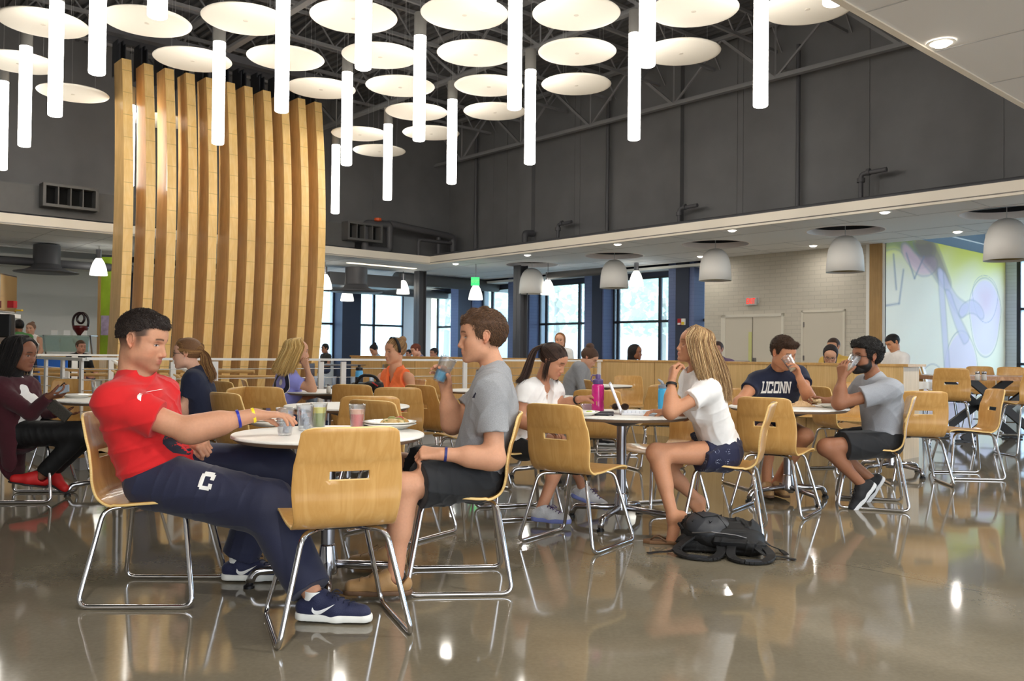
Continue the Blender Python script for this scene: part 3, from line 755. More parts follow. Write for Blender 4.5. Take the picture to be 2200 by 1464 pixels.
for k, (x, y, Y, w) in enumerate(cones):
    sz = 1.0
    if k == 0:
        cn0 = empty('glass_cone_lamp', (0, 0, 0)); mm = MB(); mm.lathe([(.20, -.22), (.205, -.2), (.18, -.05), (.13, .1), (.07, .2), (0, .215)], 24); mm.lathe([(0, -.215), (.2, -.22)], 24); mm.build('glass_shade', M['coneglow'], cn0, smooth=True)
        mm = MB(); mm.lathe([(.065, .19), (.065, .42), (0, .42)], 12); mm.build('socket', M['steel'], cn0)
        mm = MB(); mm.tube([(0, 0, .42), (0, 0, 1.6)], .008, 5); mm.build('cord', M['darkmetal'], cn0); o = cn0
    else: o = copy_tree(cn0)
    o.location = PY(x, y, Y * .82); tag(o, 'glowing glass cone lamp, ' + w, 'pendant lamp', 'glass cone lamps of the window aisle')
# ------------------------------------------------------------------ ducts, pipes and fittings
def thing_mesh(name, m, mats, label, cat, group=None, **k):
    o = m.build(name, mats, **k); return tag(o, label, cat, group)
dct = empty('air_duct', B(0, -.6, 0), 0, 'long rectangular grey air duct with louvred grilles above the back fascia', 'duct')
def rel(root, m):
    m.X = Matrix.Translation(-Vector(root.location)) @ MB_; return m
m = rel(dct, MB()); m.box(-33.5, -2.3, -1.15, -.35, 4.0, 4.62); m.build('duct_body', M['duct'], dct)
for gx in (138, 768):
    sg = s_at(gx, -.35)
    m = rel(dct, MB()); m.box(sg - .55, sg + .55, -.35, -.02, 4.16, 4.22); m.box(sg - .55, sg + .55, -.35, -.02, 4.60, 4.66); m.box(sg - .55, sg - .49, -.35, -.02, 4.2, 4.62); m.box(sg + .49, sg + .55, -.35, -.02, 4.2, 4.62)
    g = m.build('grille_box', M['duct'], dct)
    m = rel(dct, MB()); m.box(sg - .49, sg + .49, -.34, -.30, 4.2, 4.62); m.build('grille_opening', mat('grille_dark', (12, 12, 13), .9), g)
    m = rel(dct, MB()); 
    for k in range(1, 4): m.box(sg - .49 + k * .245 - .012, sg - .49 + k * .245 + .012, -.30, -.05, 4.2, 4.62)
    m.build('vane', M['duct'], g)
pp = empty('insulated_pipes', B(-.6, -.5, 4), 0, 'fat dark insulated pipes with elbows at the corner of the hall', 'pipes')
m = rel(pp, MB()); 
m.tube(rpath([(-2.0, -.3, 3.95), (-2.0, -.3, 4.7), (-1.2, -.3, 4.75), (-1.2, -.3, 4.0), (-2.0, -.3, 3.98)], .12), .10, 12)
m.tube(rpath([(-1.2, -.35, 4.78), (1.1, -.35, 4.62), (1.1, -.35, 3.95)], .12), .10, 12); m.tube(rpath([(-.2, -.3, 3.8), (-.2, -.3, 4.42), (1.0, -.3, 4.42)], .1), .05, 10); m.tube([(.6, -.4, 3.8), (.6, -.4, 4.6)], .07, 10)
m.build('pipe_run', M['darkmetal'], pp, auto=.9)
m = rel(pp, MB()); m.lathe([(0, 0), (.1, .02), (.1, .09), (0, .1)], 10, c=(-1.72, -.1, 4.75)); m.build('valve_handle', mat('orange_valve', (220, 90, 40), .5), pp)
for k, (px, tp, w) in enumerate([(1125, 4.45, 'fat one nearest the corner'), (1196, 4.55, 'thin one left of the conduit'), (1457, 4.5, 'in the middle'), (1848, 4.65, 'beneath the right end of the truss')]):
    t = t_at(px, 1.2); m = MB(); m.X = MB_; r = .09 if k == 0 else .045
    m.tube(rpath([(1.2, t, 3.75), (1.2, t, tp), (1.2 if k else 1.5, t + (.5 if k else .0), tp + .02)], .08), r, 10)
    if k: m.lathe([(r * 1.7, -.04), (r * 1.7, .04)], 10, c=(1.2, t, tp - .12)); m.lathe([(r * 1.5, -.03), (r * 1.5, .03)], 10, c=(1.2, t + .15, tp + .02), axis=(0, 1, 0))
    thing_mesh('wall_pipe', m, M['darkmetal'], 'short dark elbow pipe on the right wall, ' + w, 'pipe', 'dark pipe stubs above the right fascia', auto=.9)
for k, (px, w) in enumerate([(1018, 'left'), (1302, 'middle'), (1712, 'right')]):
    t = t_at(px, 1.45); m = MB(); m.X = MB_; m.tube([(1.45, t, 3.8), (1.45, t, 7.6)], .045, 10); m.lathe([(.09, 0), (.09, .08)], 10, c=(1.45, t, 3.95))
    thing_mesh('wall_conduit', m, M['darkmetal'], 'vertical dark conduit on the right upper wall, %s of the three' % w, 'conduit', 'vertical conduits on the upper wall', auto=.9)
m = MB(); m.X = MB_; m.tube([(.35, -.3, 3.98), (.35, 17, 3.98)], .06, 10)
thing_mesh('sprinkler_pipe', m, M['darkmetal'], 'dark pipe lying along the top of the right fascia', 'pipe', auto=.9)
# duct work of the window aisles
def diffuser(px, py, Y, w, sc=1.0):
    p = PY(px, py, Y); r = empty('duct_diffuser', p, 0, 'round dark grey drop duct with flared diffuser, ' + w, 'duct diffuser', 'flared round duct diffusers')
    m = MB(); m.lathe([(.30 * sc, .0), (.30 * sc, .62), (0, .62)], 24); m.build('drop_duct', M['darkmetal'], r, auto=.9)
    m = MB(); m.lathe([(.30 * sc, .16), (.34 * sc, .08), (.5 * sc, .01), (.72 * sc, -.03), (.72 * sc, -.05), (.3 * sc, -.06), (0, -.06)], 32); m.build('flare', M['darkmetal'], r, smooth=True)
diffuser(100, 582, 21.0, 'left of the wooden fins'); diffuser(765, 624, 23.5, 'right of the wooden fins')
def duct(px0, px1, py0, py1, Y, d, nm, lab, mt='duct'):
    a, b_ = PY(px0, (py0 + py1) / 2, Y), PY(px1, (py0 + py1) / 2, Y + .001); h = abs(PY(px0, py0, Y).z - PY(px0, py1, Y).z)
    m = MB(); dd = E1 * 1; L = (b_.x - a.x) / E1.x; m.bar(a, a + E1 * L, d, h); return thing_mesh(nm, m, M[mt], lab, 'duct')
duct(694, 830, 585, 612, 25.5, .8, 'air_duct', 'dark rectangular duct over the left window aisle', 'darkmetal')
m = MB(); a = PY(700, 618, 29); m.tube([a - E1 * 2, a + E1 * 5.5], .14, 12); thing_mesh('round_duct', m, M['duct'], 'thin round grey duct crossing in front of the left glass wall', 'duct', auto=.9)
m = MB(); a = PY(905, 603, 28); m.tube([a - E1 * 1, a + E1 * 4.2], .2, 12); thing_mesh('round_duct', m, M['duct'], 'fat round grey duct right of the steel column', 'duct', auto=.9)
m = MB(); a = PY(1180, 593, 24.5); m.tube([a, a + E2 * 2.2], .1, 12); thing_mesh('round_duct', m, M['duct'], 'short round duct end behind the farthest bell lamp', 'duct', auto=.9)
m = MB(); a = PY(20, 560, 20.5); m.tube([a - E1 * 1, a + E1 * 4], .1, 12); thing_mesh('round_duct', m, M['darkmetal'], 'dark pipe below the left soffit', 'duct', auto=.9)
# linear slot light in the left soffit
m = bmb(); q0, q1 = s_at(745, -1.4), s_at(890, -1.4); m.box(q0, q1, -1.5, -1.32, H0 - .012, H0 - .002)
tag(m.build('slot_light', emitter('slot_glow', (255, 240, 210), 1.5)), 'long narrow glowing slot light in the left soffit', 'ceiling light')
# green exit sign
g = empty('green_exit_sign', PY(1021, 605, 24.5), 0, 'small glowing green exit sign hanging under the soffit', 'exit sign')
m = MB(); m.box(-.12, .12, -.02, .02, -.12, .12); m.build('sign_face', M['exitgreen'], g); put_text('letters', 'EXIT', .11, (0, -.022, 0), (1, 0, 0), (0, 0, 1), mat('exit_green_letters', (190, 250, 205), .5), g, .001, .002)
# fire alarm strobes on the navy pillar
for px, mt, w, c in ((1461, 'red', 'red fire alarm strobe on the dark pillar', 0), (1469, 'white', 'white alarm box with yellow label beside the red strobe', 1)):
    s_ = SWN - .46; t = t_at(px, s_); r = empty('alarm_box', B(s_, t, PY(px, 692, B(s_, t).y).z), 0, w, 'alarm box'); m = MB(); m.X = Matrix(((E2.x, E1.x, 0, 0), (E2.y, E1.y, 0, 0), (0, 0, 1, 0), (0, 0, 0, 1)))
    m.box(-.06, .06, -.05, .0, -.09, .09); m.build('housing', M[mt], r, bevel=.008)
    m = MB(); m.X = Matrix(((E2.x, E1.x, 0, 0), (E2.y, E1.y, 0, 0), (0, 0, 1, 0), (0, 0, 0, 1))); m.box(-.045, .045, -.06, -.05, -.08, -.03 if not c else .0); m.build('label_plate', mat('yellow_label' if c else 'strobe_lens', (230, 200, 60) if c else (236, 236, 236), .4), r)

# ------------------------------------------------------------------ low panelled wall and railings
m = bmb(); m.box(WS1, WS1 + .4, 4.14, 15.84, 0, 1.035)
lw = struct('wall_low_divider', m, [M['panelwood'], M['endwood']])
m = bmb(); m.box(WS1 - .0, WS1 + .4, 15.84, 15.846, 0, 1.03); m.build('end_panel', M['endwood'], lw)
m = bmb(); m.box(WS1 - .012, WS1 + .46, 4.1, 15.9, 1.035, 1.062); m.build('cap_board', wood('cap_wood', (214, 172, 110), (200, 156, 96), .35, 2, (10, 10, .5)), lw)
m = bmb()
for k in range(1, 11):
    t = 15.84 - k * 1.17; m.box(WS1 - .003, WS1, t - .004, t + .004, 0, 1.03)
m.build('panel_joint', mat('joint_dark', (150, 116, 70), .7), lw)
rr = empty('stair_railing', B(-8.5, 11.3, 0), 0, 'white steel railing with horizontal cables round the stair opening', 'railing')
def post(s, t, h=1.03, w=.05, d=.012):
    m = rel(rr, MB()); m.box(s - .055, s + .055, t - w / 2, t + w / 2, 0, h); return m
rl = []
TR = 11.34
m = rel(rr, MB()); m.box(-12.3, -5.1, TR - .025, TR + .025, 1.03, 1.055); m.box(-12.33, -12.27, 4.5, TR, 1.02, 1.05); m.box(-12.3, -9.9, 4.5, 4.56, 1.02, 1.05); m.build('top_rail', M['railwhite'], rr)
psx = [s_at(x, TR) for x in (262, 462, 690, 742 - 4, 999)]
for s in psx + [-5.15]:
    m = rel(rr, MB()); m.box(s - .032, s + .032, TR - .012, TR + .012, .0, 1.02); m.build('post', M['railwhite'], rr)
for t in (11.2, 10.55, 9.9, 9.25, 8.6, 7.95, 7.3, 6.0, 4.7):
    m = rel(rr, MB()); m.box(-12.312, -12.288, t - .04, t + .04, .0, 1.02); m.build('post', M['railwhite'], rr)
for s in (-11.6, -10.6): 
    m = rel(rr, MB()); m.box(s - .045, s + .045, 4.52, 4.545, .0, 1.02); m.build('post', M['railwhite'], rr)
for k in range(9):
    z = .14 + k * .1
    m = rel(rr, MB()); m.tube([(-12.3, TR, z), (-5.1, TR, z)], .0045, 6); m.build('cable', M['cable'], rr)
    m = rel(rr, MB()); m.tube([(-12.3, 4.5, z), (-12.3, TR, z)], .0045, 6); m.build('cable', M['cable'], rr)
# plinths under the railing
m = bmb(); m.box(-12.36, -12.2, 4.5, 11.42, 0, .12); m.box(-12.36, -5.08, 11.28, 11.42, 0, .12)
m.mi = 1; m.box(-12.38, -12.12, 4.5, 11.44, .12, .15); m.box(-12.38, -5.08, 11.24, 11.44, .12, .15)
struct('trim_12', m, [mat('plinth_white', (216, 214, 210), .4), M['stepwood']])
# stair going down to the right inside the well with its sloping rails
st = empty('stair', B(-9, 9, 0), 0, 'stair descending inside the opening with white sloping cable rails', 'stair')
m = rel(st, MB()); n = 16
for k in range(n):
    s = -11.0 + k * .29; m.box(s, s + .31, 8.2, 10.2, -.18 * (k + 1) - .04, -.18 * (k + 1))
    m.box(s, s + .02, 8.2, 10.2, -.18 * (k + 1), -.18 * k)
m.build('steps', M['stepwood'], st)
m = rel(st, MB()); m.box(-12.1, -11.0, 8.2, 10.2, -.2, -.02); m.build('landing', M['stepwood'], st)
for t in (10.3, 8.1):
    m = rel(st, MB()); a = (-11.1, t, 1.0); b_ = (-6.4, t, 1.0 - 4.7 * .62)
    m.tube([a, b_], .026, 10); m.build('handrail', M['railwhite'], st)
    m = rel(st, MB()); m.tube([(a[0], t, .86), (b_[0], t, b_[2] - .14)], .024, 8); m.build('wood_rail', M['stepwood'], st)
    for q in (.12, .24, .36, .48, .6, .72, .84):
        m = rel(st, MB()); m.tube([(a[0], t, 1 - q - .1), (b_[0], t, b_[2] - q - .1)], .005, 5); m.build('cable', M['cable'], st)
    for u in (0, .33, .66, 1):
        s = a[0] + (b_[0] - a[0]) * u; z = a[2] + (b_[2] - a[2]) * u
        m = rel(st, MB()); m.box(s - .03, s + .03, t - .02, t + .02, z - 1.05, z); m.build('post', M['railwhite'], st)
    m = rel(st, MB()); m.bar((a[0], t, -.12), (b_[0], t, b_[2] - 1.12), .03, .25); m.build('stringer', M['railwhite'], st)
# interior wood rails at the left behind the railing
hb = empty('wood_handrail', PY(160, 795, 11.5), 0, 'round wooden handrail on white posts behind the left railing', 'handrail')
m = MB(); m.tube([(-1.1, 0, 0), (2.4, 0, 0)], .025, 10); m.build('rail', M['stepwood'], hb)
m = MB(); m.tube([(-1.1, .5, -.08), (2.6, .5, -.08)], .022, 10); m.build('rail', M['stepwood'], hb)
for x in (-1.0, -.1, .9, 1.8):
    m = MB(); m.box(x - .03, x + .03, -.02, .02, -.88, .0); m.build('post', M['railwhite'], hb)

# ------------------------------------------------------------------ outside: ground, trees and a pale building beyond the glass
m = MB(); m.box(-60, 60, 36, 120, -.6, -.5); m.mi = 0; m.box(17, 60, -10, 36, -.6, -.5); tag(m.build('ground_outside', mat('outside_ground', (200, 205, 190), .9, var=.2, vscale=.4)), kind='structure')
def tree(x, y, h, w, seed, lab):
    rnd = random.Random(seed); r = empty('tree', (x, y, -.5), 0, lab, 'tree', 'sunlit trees outside the windows')
    m = MB(); m.tube([(0, 0, 0), (.1, 0, h * .4), (0, .1, h * .8)], [.22, .16, .06], 8); m.build('trunk', mat('bark', (150, 130, 110), .9), r)
    m = MB()
    for k in range(900):
        a = rnd.uniform(0, 2 * PI); q = rnd.random() ** .5 * w * (1 - .3 * rnd.random()); z = h * (.3 + .7 * rnd.random()); q *= math.sin(PI * min(1, max(.12, (z / h - .12)))) + .25
        c = Vector((q * math.cos(a), q * math.sin(a), z)); u = Vector((rnd.gauss(0, 1), rnd.gauss(0, 1), rnd.gauss(0, 1))).normalized() * .28; v = u.cross(Vector((rnd.gauss(0, 1), rnd.gauss(0, 1), 1))).normalized() * .22
        m.add([c - u, c - v, c + u, c + v], [(0, 1, 2, 3)])
    m.build('foliage', M['leaf'], r, fix=False)
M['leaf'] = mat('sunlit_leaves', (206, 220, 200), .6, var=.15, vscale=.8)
for i, (x, y, h, w, l) in enumerate([(-9, 44, 9, 3.2, 'leafy tree outside the left windows, near the wooden fins'), (-4, 52, 10, 4, 'leafy tree outside the middle of the left windows'), (2.5, 50, 10, 4, 'leafy tree outside the first right window'),
        (8, 46, 9, 3.6, 'leafy tree outside the tall middle window'), (12.5, 52, 10, 4.2, 'leafy tree outside between the right windows'), (14.5, 40, 8, 3, 'leafy tree outside the last right window')]):
    tree(x, y, h, w, i, l)
bd = empty('building', (-2, 75, -.5), 0, 'pale building across the way seen through the glass', 'building')
m = MB(); m.box(-10, 6, 0, 8, 0, 9); m.build('wall', mat('pale_facade', (236, 232, 226), .8), bd)
m = MB()
for k in range(5):
    for z in (1, 4, 7): m.box(-9 + k * 3, -7.4 + k * 3, -.05, 0, z, z + 1.6)
m.build('window', mat('facade_window', (170, 190, 210), .3), bd)

# lamps of the near soffit and aisles that light the room (their downlights)
for k, (s, t) in enumerate([(-17, 18.6), (-14, 18.6), (-11, 18.6), (-8, 18.6), (-5, 18.6), (-2, 18.6), (-6, -1.6), (-14, -1.6), (-12, 21.5), (-17, 21.5)]):
    area('soffit_downlight', B(s, t, H0 - .02), .16, 34)
for x, y in ((979, 567), (1133, 548), (1327, 525), (1505, 551), (1573, 495), (1747, 528), (1901, 456), (2057, 498)):
    area('soffit_downlight', PZ(x, y, H0) - Vector((0, 0, .06)), .12, 6 if x in (1505, 1747, 2057) else 14)
# ------------------------------------------------------------------ chairs
def thinplastic(name, rgb, dens=.25, gloss=.12):
    m = bpy.data.materials.new(name); m.use_nodes = True; t = m.node_tree; t.nodes.clear()
    o = t.nodes.new('ShaderNodeOutputMaterial'); tr = t.nodes.new('ShaderNodeBsdfTransparent'); tr.inputs[0].default_value = lin(rgb)
    df = t.nodes.new('ShaderNodeBsdfDiffuse'); df.inputs[0].default_value = lin(rgb); gl = t.nodes.new('ShaderNodeBsdfGlossy'); gl.inputs['Roughness'].default_value = .06
    m1 = t.nodes.new('ShaderNodeMixShader'); m1.inputs[0].default_value = dens; m2 = t.nodes.new('ShaderNodeMixShader')
    lw_ = t.nodes.new('ShaderNodeLayerWeight'); lw_.inputs[0].default_value = .35; mu = t.nodes.new('ShaderNodeMath'); mu.operation = 'MULTIPLY_ADD'; mu.inputs[1].default_value = .6; mu.inputs[2].default_value = gloss
    t.links.new(lw_.outputs['Facing'], mu.inputs[0]); t.links.new(mu.outputs[0], m2.inputs[0])
    t.links.new(tr.outputs[0], m1.inputs[1]); t.links.new(df.outputs[0], m1.inputs[2]); t.links.new(m1.outputs[0], m2.inputs[1]); t.links.new(gl.outputs[0], m2.inputs[2])
    t.links.new(m2.outputs[0], o.inputs[0]); return m
M['tumbler'] = thinplastic('clear_tumbler_plastic', (246, 248, 250), .05, .05)

def catmull(pts, n):
    out = []
    P = [np.array(p, float) for p in pts]; P = [2 * P[0] - P[1]] + P + [2 * P[-1] - P[-2]]
    for i in range(1, len(P) - 2):
        for k in range(n):
            u = k / n; a, b_, c, d = P[i - 1:i + 3]
            out.append(.5 * ((2 * b_) + (-a + c) * u + (2 * a - 5 * b_ + 4 * c - d) * u * u + (-a + 3 * b_ - 3 * c + d) * u ** 3))
    out.append(P[-2]); return out
def make_chair(seat_h=.45, name='dining_chair'):
    r = empty(name, (0, 0, 0)); dz = seat_h - .45
    ctl = [(.235, .425), (.215, .446), (.14, .455), (.0, .446), (-.11, .437), (-.175, .444), (-.222, .478), (-.243, .54), (-.25, .60), (-.268, .69), (-.285, .735), (-.318, .845)]
    wid = [.205, .212, .215, .215, .210, .204, .203, .211, .215, .211, .203, .186]
    crv = [0, 0, 0, .004, .010, .014, .018, .022, .026, .030, .032, .036]
    P = catmull([c + (w, k) for c, w, k in zip(ctl, wid, crv)], 5)
    # rows at the slot edges
    us = [-1, -.93, -.8, -.6, -.45, -.36, -.33, -.15, .15, .33, .36, .45, .6, .8, .93, 1]
    z0, z1 = .638, .672
    Pn = []
    for i, p in enumerate(P):
        Pn.append(p)
        if i + 1 < len(P):
            for zc in (z0, z1):
                if p[0] < -.2 and (p[1] - zc) * (P[i + 1][1] - zc) < 0:
                    u = (zc - p[1]) / (P[i + 1][1] - p[1]); Pn.append(p * (1 - u) + P[i + 1] * u)
    m = MB(); vs = []
    for i, (x, z, w, c) in enumerate(Pn):
        for u in us:
            ww = w
            # round the outer corners
            if i == 0: ww = w * .93
            if i == 1: ww = w * .985
            if i == len(Pn) - 1: ww = w * .955
            zz = z + dz - (.012 * abs(u) ** 8 if i == len(Pn) - 1 else 0)
            vs.append((x + c * u * u, ww * u, zz + (.006 * u * u if x > -.15 else 0)))
    n = len(us); fs = []
    for i in range(len(Pn) - 1):
        zc = (Pn[i][1] + Pn[i + 1][1]) / 2
        for j in range(n - 1):
            if Pn[i][0] < -.2 and z0 - .001 < zc < z1 + .001 and abs(us[j]) < .361 and abs(us[j + 1]) < .361: continue
            fs.append((i * n + j, i * n + j + 1, (i + 1) * n + j + 1, (i + 1) * n + j))
    m.v = vs; m.f = fs; m.m = [0] * len(fs)
    o = m.build('seat_shell', [M['chairwood'], M['chairedge']], r, smooth=True, fix=False)
    so = o.modifiers.new('ply', 'SOLIDIFY'); so.thickness = .0125; so.offset = 0; so.material_offset_rim = 1; so.use_rim = True
    bv = o.modifiers.new('bevel', 'BEVEL'); bv.width = .002; bv.segments = 1; bv.limit_method = 'ANGLE'; bv.angle_limit = 1.0
    H = seat_h - .03
    for sg in (1, -1):
        m = MB()
        m.tube(rpath([(.03, .05 * sg, H), (.165, .15 * sg, H), (.24, .252 * sg, .011), (-.255, .258 * sg, .011), (-.185, .165 * sg, H), (-.05, .05 * sg, H)], .05, 6), .0112, 10)
        m.build('sled_leg', M['chrome'], r, smooth=True)
    if seat_h > .55:
        m = MB(); zf = .22; m.tube([(.205, .21, zf), (.205, -.21, zf)], .009, 8); m.build('footrest', M['chrome'], r)
    m = MB(); m.box(-.12, .11, -.07, .07, H + .0, H + .018); m.build('mounting_plate', M['blackplastic'], r, bevel=.004)
    return r
chair0 = make_chair(); chair_used = [False]
CG = 'light plywood chairs with chrome sled legs'
chairs = []
def chair(px, Y, face, label, group=CG, x=None):
    global chair0
    if not chair_used[0]: o = chair0; chair_used[0] = True
    else: o = copy_tree(chair0)
    o.location = (PX(px, Y) if x is None else x, Y, 0); o.rotation_euler = (0, 0, math.radians(face)); tag(o, label, 'chair', group); chairs.append(o); return o
chA = chair(0, 4.02, 2, 'light plywood chair the red shirt man sits on', x=-1.63)
chB = chair(0, 3.58, 112, 'empty plywood chair nearest the camera, its slotted back towards us', x=-.72)
chC = chair(0, 4.27, 186, 'plywood chair under the grey polo shirt man with the blue drink', x=-.265)
chE = chair(0, 5.22, 54, 'empty plywood chair, back towards us, left of the round laptop table', x=.41)
chF = chair(0, 5.53, 161, 'plywood chair the long haired blonde sits on, backpack below it', x=1.37)
chG = chair(0, 6.3, 55, 'empty plywood chair, back towards us, before the navy college shirt man', x=1.94)
chH = chair(0, 6.63, 161, 'plywood chair under the bearded man', x=2.76)
chair(0, 7.83, 82, 'empty plywood chair with slotted back right behind the bearded man', x=3.66)
chair(0, 8.3, 176, 'empty plywood chair facing left, farthest right of the low chairs', x=4.37)
chWg = chair(1118, 6.15, 18, 'plywood chair under the ponytail girl in the white v neck')
chair(1420, 6.35, 203, 'empty plywood chair on the far side of the laptop table, facing left')
chair(1284, 7.35, 84, 'empty plywood chair behind the pink bottle, back towards us')
chair(1398, 8.75, 112, 'empty plywood chair behind the laptop lid, back towards us, darker side')
chair(1350, 11.8, 262, 'empty plywood chair facing us by the low wooden wall, centre right')
chair(1316, 9.9, 10, 'small plywood chair by the little far table, turned right')
chair(915, 9.3, 255, 'empty plywood chair facing us, right of the orange tank top girl')
chair(950, 7.9, 50, 'empty plywood chair turned right, seen behind the blue drink')
chair(1010, 7.2, 130, 'empty plywood chair mostly hidden behind the grey polo man')
chair(868, 5.42, 55, 'plywood chair on the far side of the nearest table, behind the plate')
chair(800, 5.95, 97, 'plywood chair behind the red drink, back towards us')
chair(560, 6.15, 50, 'plywood chair behind the reaching arm of the red shirt man')
chair(592, 7.25, 82, 'pale plywood chair below the lilac shirt girl, back towards us')
chair(532, 8.4, 50, 'darker plywood chair left of the lilac shirt girl, back towards us')
chPu = chair(590, 8.8, 20, 'plywood chair under the lilac shirt girl')
chBk = chair(785, 7.95, 75, 'plywood chair with the black backpack hung over it')
chair(858, 7.4, 96, 'plywood chair in front of the orange tank top girl, back towards us')
chOr = chair(850, 9.2, 205, 'plywood chair under the orange tank top girl')
chNv = chair(438, 6.9, 175, 'plywood chair under the navy shirt girl with glasses')
chair(145, 8.0, 285, 'empty plywood chair facing us at the left table, beyond the phone')
chMa = chair(75, 6.55, 6, 'plywood chair under the woman in the maroon cardigan')
chair(1815, 8.55, 12, 'empty plywood chair facing right, between the two men at the right table')
chair(1838, 9.7, 250, 'empty plywood chair facing us behind the bearded man arm')
chUc = chair(1640, 7.55, 285, 'plywood chair under the navy college shirt man')
chair(1738, 10.3, 250, 'far plywood chair showing its top behind the sandwich hand')
chGr = chair(1218, 11.2, 10, 'plywood chair under the grey sweater girl with the bun')
stool0 = make_chair(.62, 'counter_stool')
for k, (px, Y, f, l) in enumerate([(2045, 10.9, 62, 'tall plywood stool at the left end of the high table, back towards us'), (1985, 12.4, 20, 'pale tall stool behind the white ledge, left of the high table'), (2024, 13.8, 330, 'tall stool beyond the high table, only its top showing, left'),
        (2115, 13.2, 255, 'tall stool beyond the high table under its middle'), (2185, 12.6, 255, 'tall stool beyond the high table, right of the black cross legs'), (2205, 10.2, 90, 'tall chrome stool legs cut by the right edge of the photo')]):
    o = stool0 if k == 0 else copy_tree(stool0)
    o.location = (PX(px, Y), Y, 0); o.rotation_euler = (0, 0, math.radians(f)); tag(o, l, 'stool', 'tall plywood stools at the high table')

# ------------------------------------------------------------------ round tables
tab0 = None
def table(px, Y, yaw, label, x=None):
    global tab0
    if tab0 is None:
        r = tab0 = empty('round_table', (0, 0, 0)); R = .46
        m = MB(); m.mi = 0; m.lathe([(0, .735), (R - .004, .735), (R, .731), (R, .722)], 72); m.mi = 1; m.lathe([(R, .722), (R - .028, .704), (0, .704)], 72); m.build('tabletop', [M['laminate'], M['tableedge']], r, auto=.5)
        m = MB(); m.lathe([(.21, .703), (.205, .698), (.06, .655), (.04, .65), (0, .65)], 32); m.build('top_bracket', M['darkmetal'], r, auto=.5)
        m = MB(); m.lathe([(.033, .12), (.033, .66)], 24); m.build('column', M['steel'], r, auto=.5)
        m = MB(); m.lathe([(0, .05), (.045, .055), (.052, .09), (.045, .13), (.037, .19), (.034, .2)], 24); m.build('base_hub', M['alu'], r, smooth=True)
        for k in range(4):
            a = PI / 2 * k; c, s_ = math.cos(a), math.sin(a)
            m = MB(); m.tube(rpath([(c * .03, s_ * .03, .10), (c * .33, s_ * .33, .075), (c * .36, s_ * .36, .015)], .035, 6), [.026, .0225] + [.021] * 9, 12) if False else m.tube(rpath([(c * .03, s_ * .03, .10), (c * .34, s_ * .34, .078), (c * .365, s_ * .365, .02)], .04, 6), .0205, 12)
            f = m.build('foot', M['alu'], r, smooth=True)
            m = MB(); m.lathe([(.026, 0), (.026, .012), (.016, .018), (.014, .03)], 16, c=(c * .365, s_ * .365, 0)); m.build('glide', M['blackplastic'], f, auto=.5)
        o = r
    else: o = copy_tree(tab0)
    o.location = (PX(px, Y) if x is None else x, Y, 0); o.rotation_euler = (0, 0, math.radians(yaw)); tag(o, label, 'table', 'round white tables on chrome feet'); return o
T1 = table(710, 4.2, 12, 'nearest round white table, between the red and grey shirt men')
T2 = table(1337, 5.85, 62, 'round white table with the open laptop and pink bottle')
T3 = table(1694, 6.85, 20, 'round white table of the navy shirt man and the bearded man')
T4 = table(748, 6.42, 30, 'empty round white table right behind the nearest one')
T5 = table(706, 8.75, 15, 'round white table of the lilac shirt and orange top girls')
T6 = table(258, 6.9, 40, 'round white table at the left with plate and bowl')
T7 = table(1185, 7.95, 10, 'round white table hidden behind the ponytail girl')
T8 = table(1284, 11.3, 0, 'small looking far round white table of the grey sweater girl')
T9 = table(1915, 8.45, 25, 'round white table behind the bearded man')
T10 = table(1050, 9.4, 5, 'round white table behind the grey shirt man, by the railing')
TZ = .735
# high communal table with black crossed legs, white ledge
ht = empty('high_table', (PX(2150, 12.0), 12.0, 0), -.10, 'long high table with butcher block top and black crossed steel legs at the right', 'table')
m = MB(); m.box(-1.1, 3.4, -.55, .6, .845, .90); m.build('tabletop', wood('block_top', (196, 150, 104), (160, 112, 72), .18, 2, (4, 30, 4)), ht)
for x in (-.12, 1.9):
    for y in (-.42, .45):
        m = MB(); m.bar((x - .55, y, .03), (x + .45, y, .845), .10, .07, up=(0, 1, 0)); m.bar((x + .5, y + .001, .03), (x - .45, y + .001, .845), .10, .07, up=(0, 1, 0)); m.bar((x - .65, y, .02), (x - .4, y, .02), .1, .03); m.bar((x + .35, y, .02), (x + .6, y, .02), .1, .03)
        m.build('cross_leg', mat('black_steel', (22, 22, 26), .4) if 'bs' not in M else M['bs'], ht)
m = MB(); m.bar((-.1, -.42, .44), (-.1, .45, .44), .06, .06); m.build('stretcher', M['frameblack'], ht)
lg = empty('white_ledge', B(WS1 + .42, 15.2, .82), 0, 'thick white ledge sticking out from the end of the low wooden wall', 'ledge')
m = rel(lg, MB()); m.box(WS1 + .41, WS1 + 1.75, 14.9, 15.5, .745, .83); m.build('slab', M['white'], lg, bevel=.005)
m = rel(lg, MB()); m.box(WS1 + .6, WS1 + .66, 15.1, 15.2, 0, .745); m.build('support', M['white'], lg)

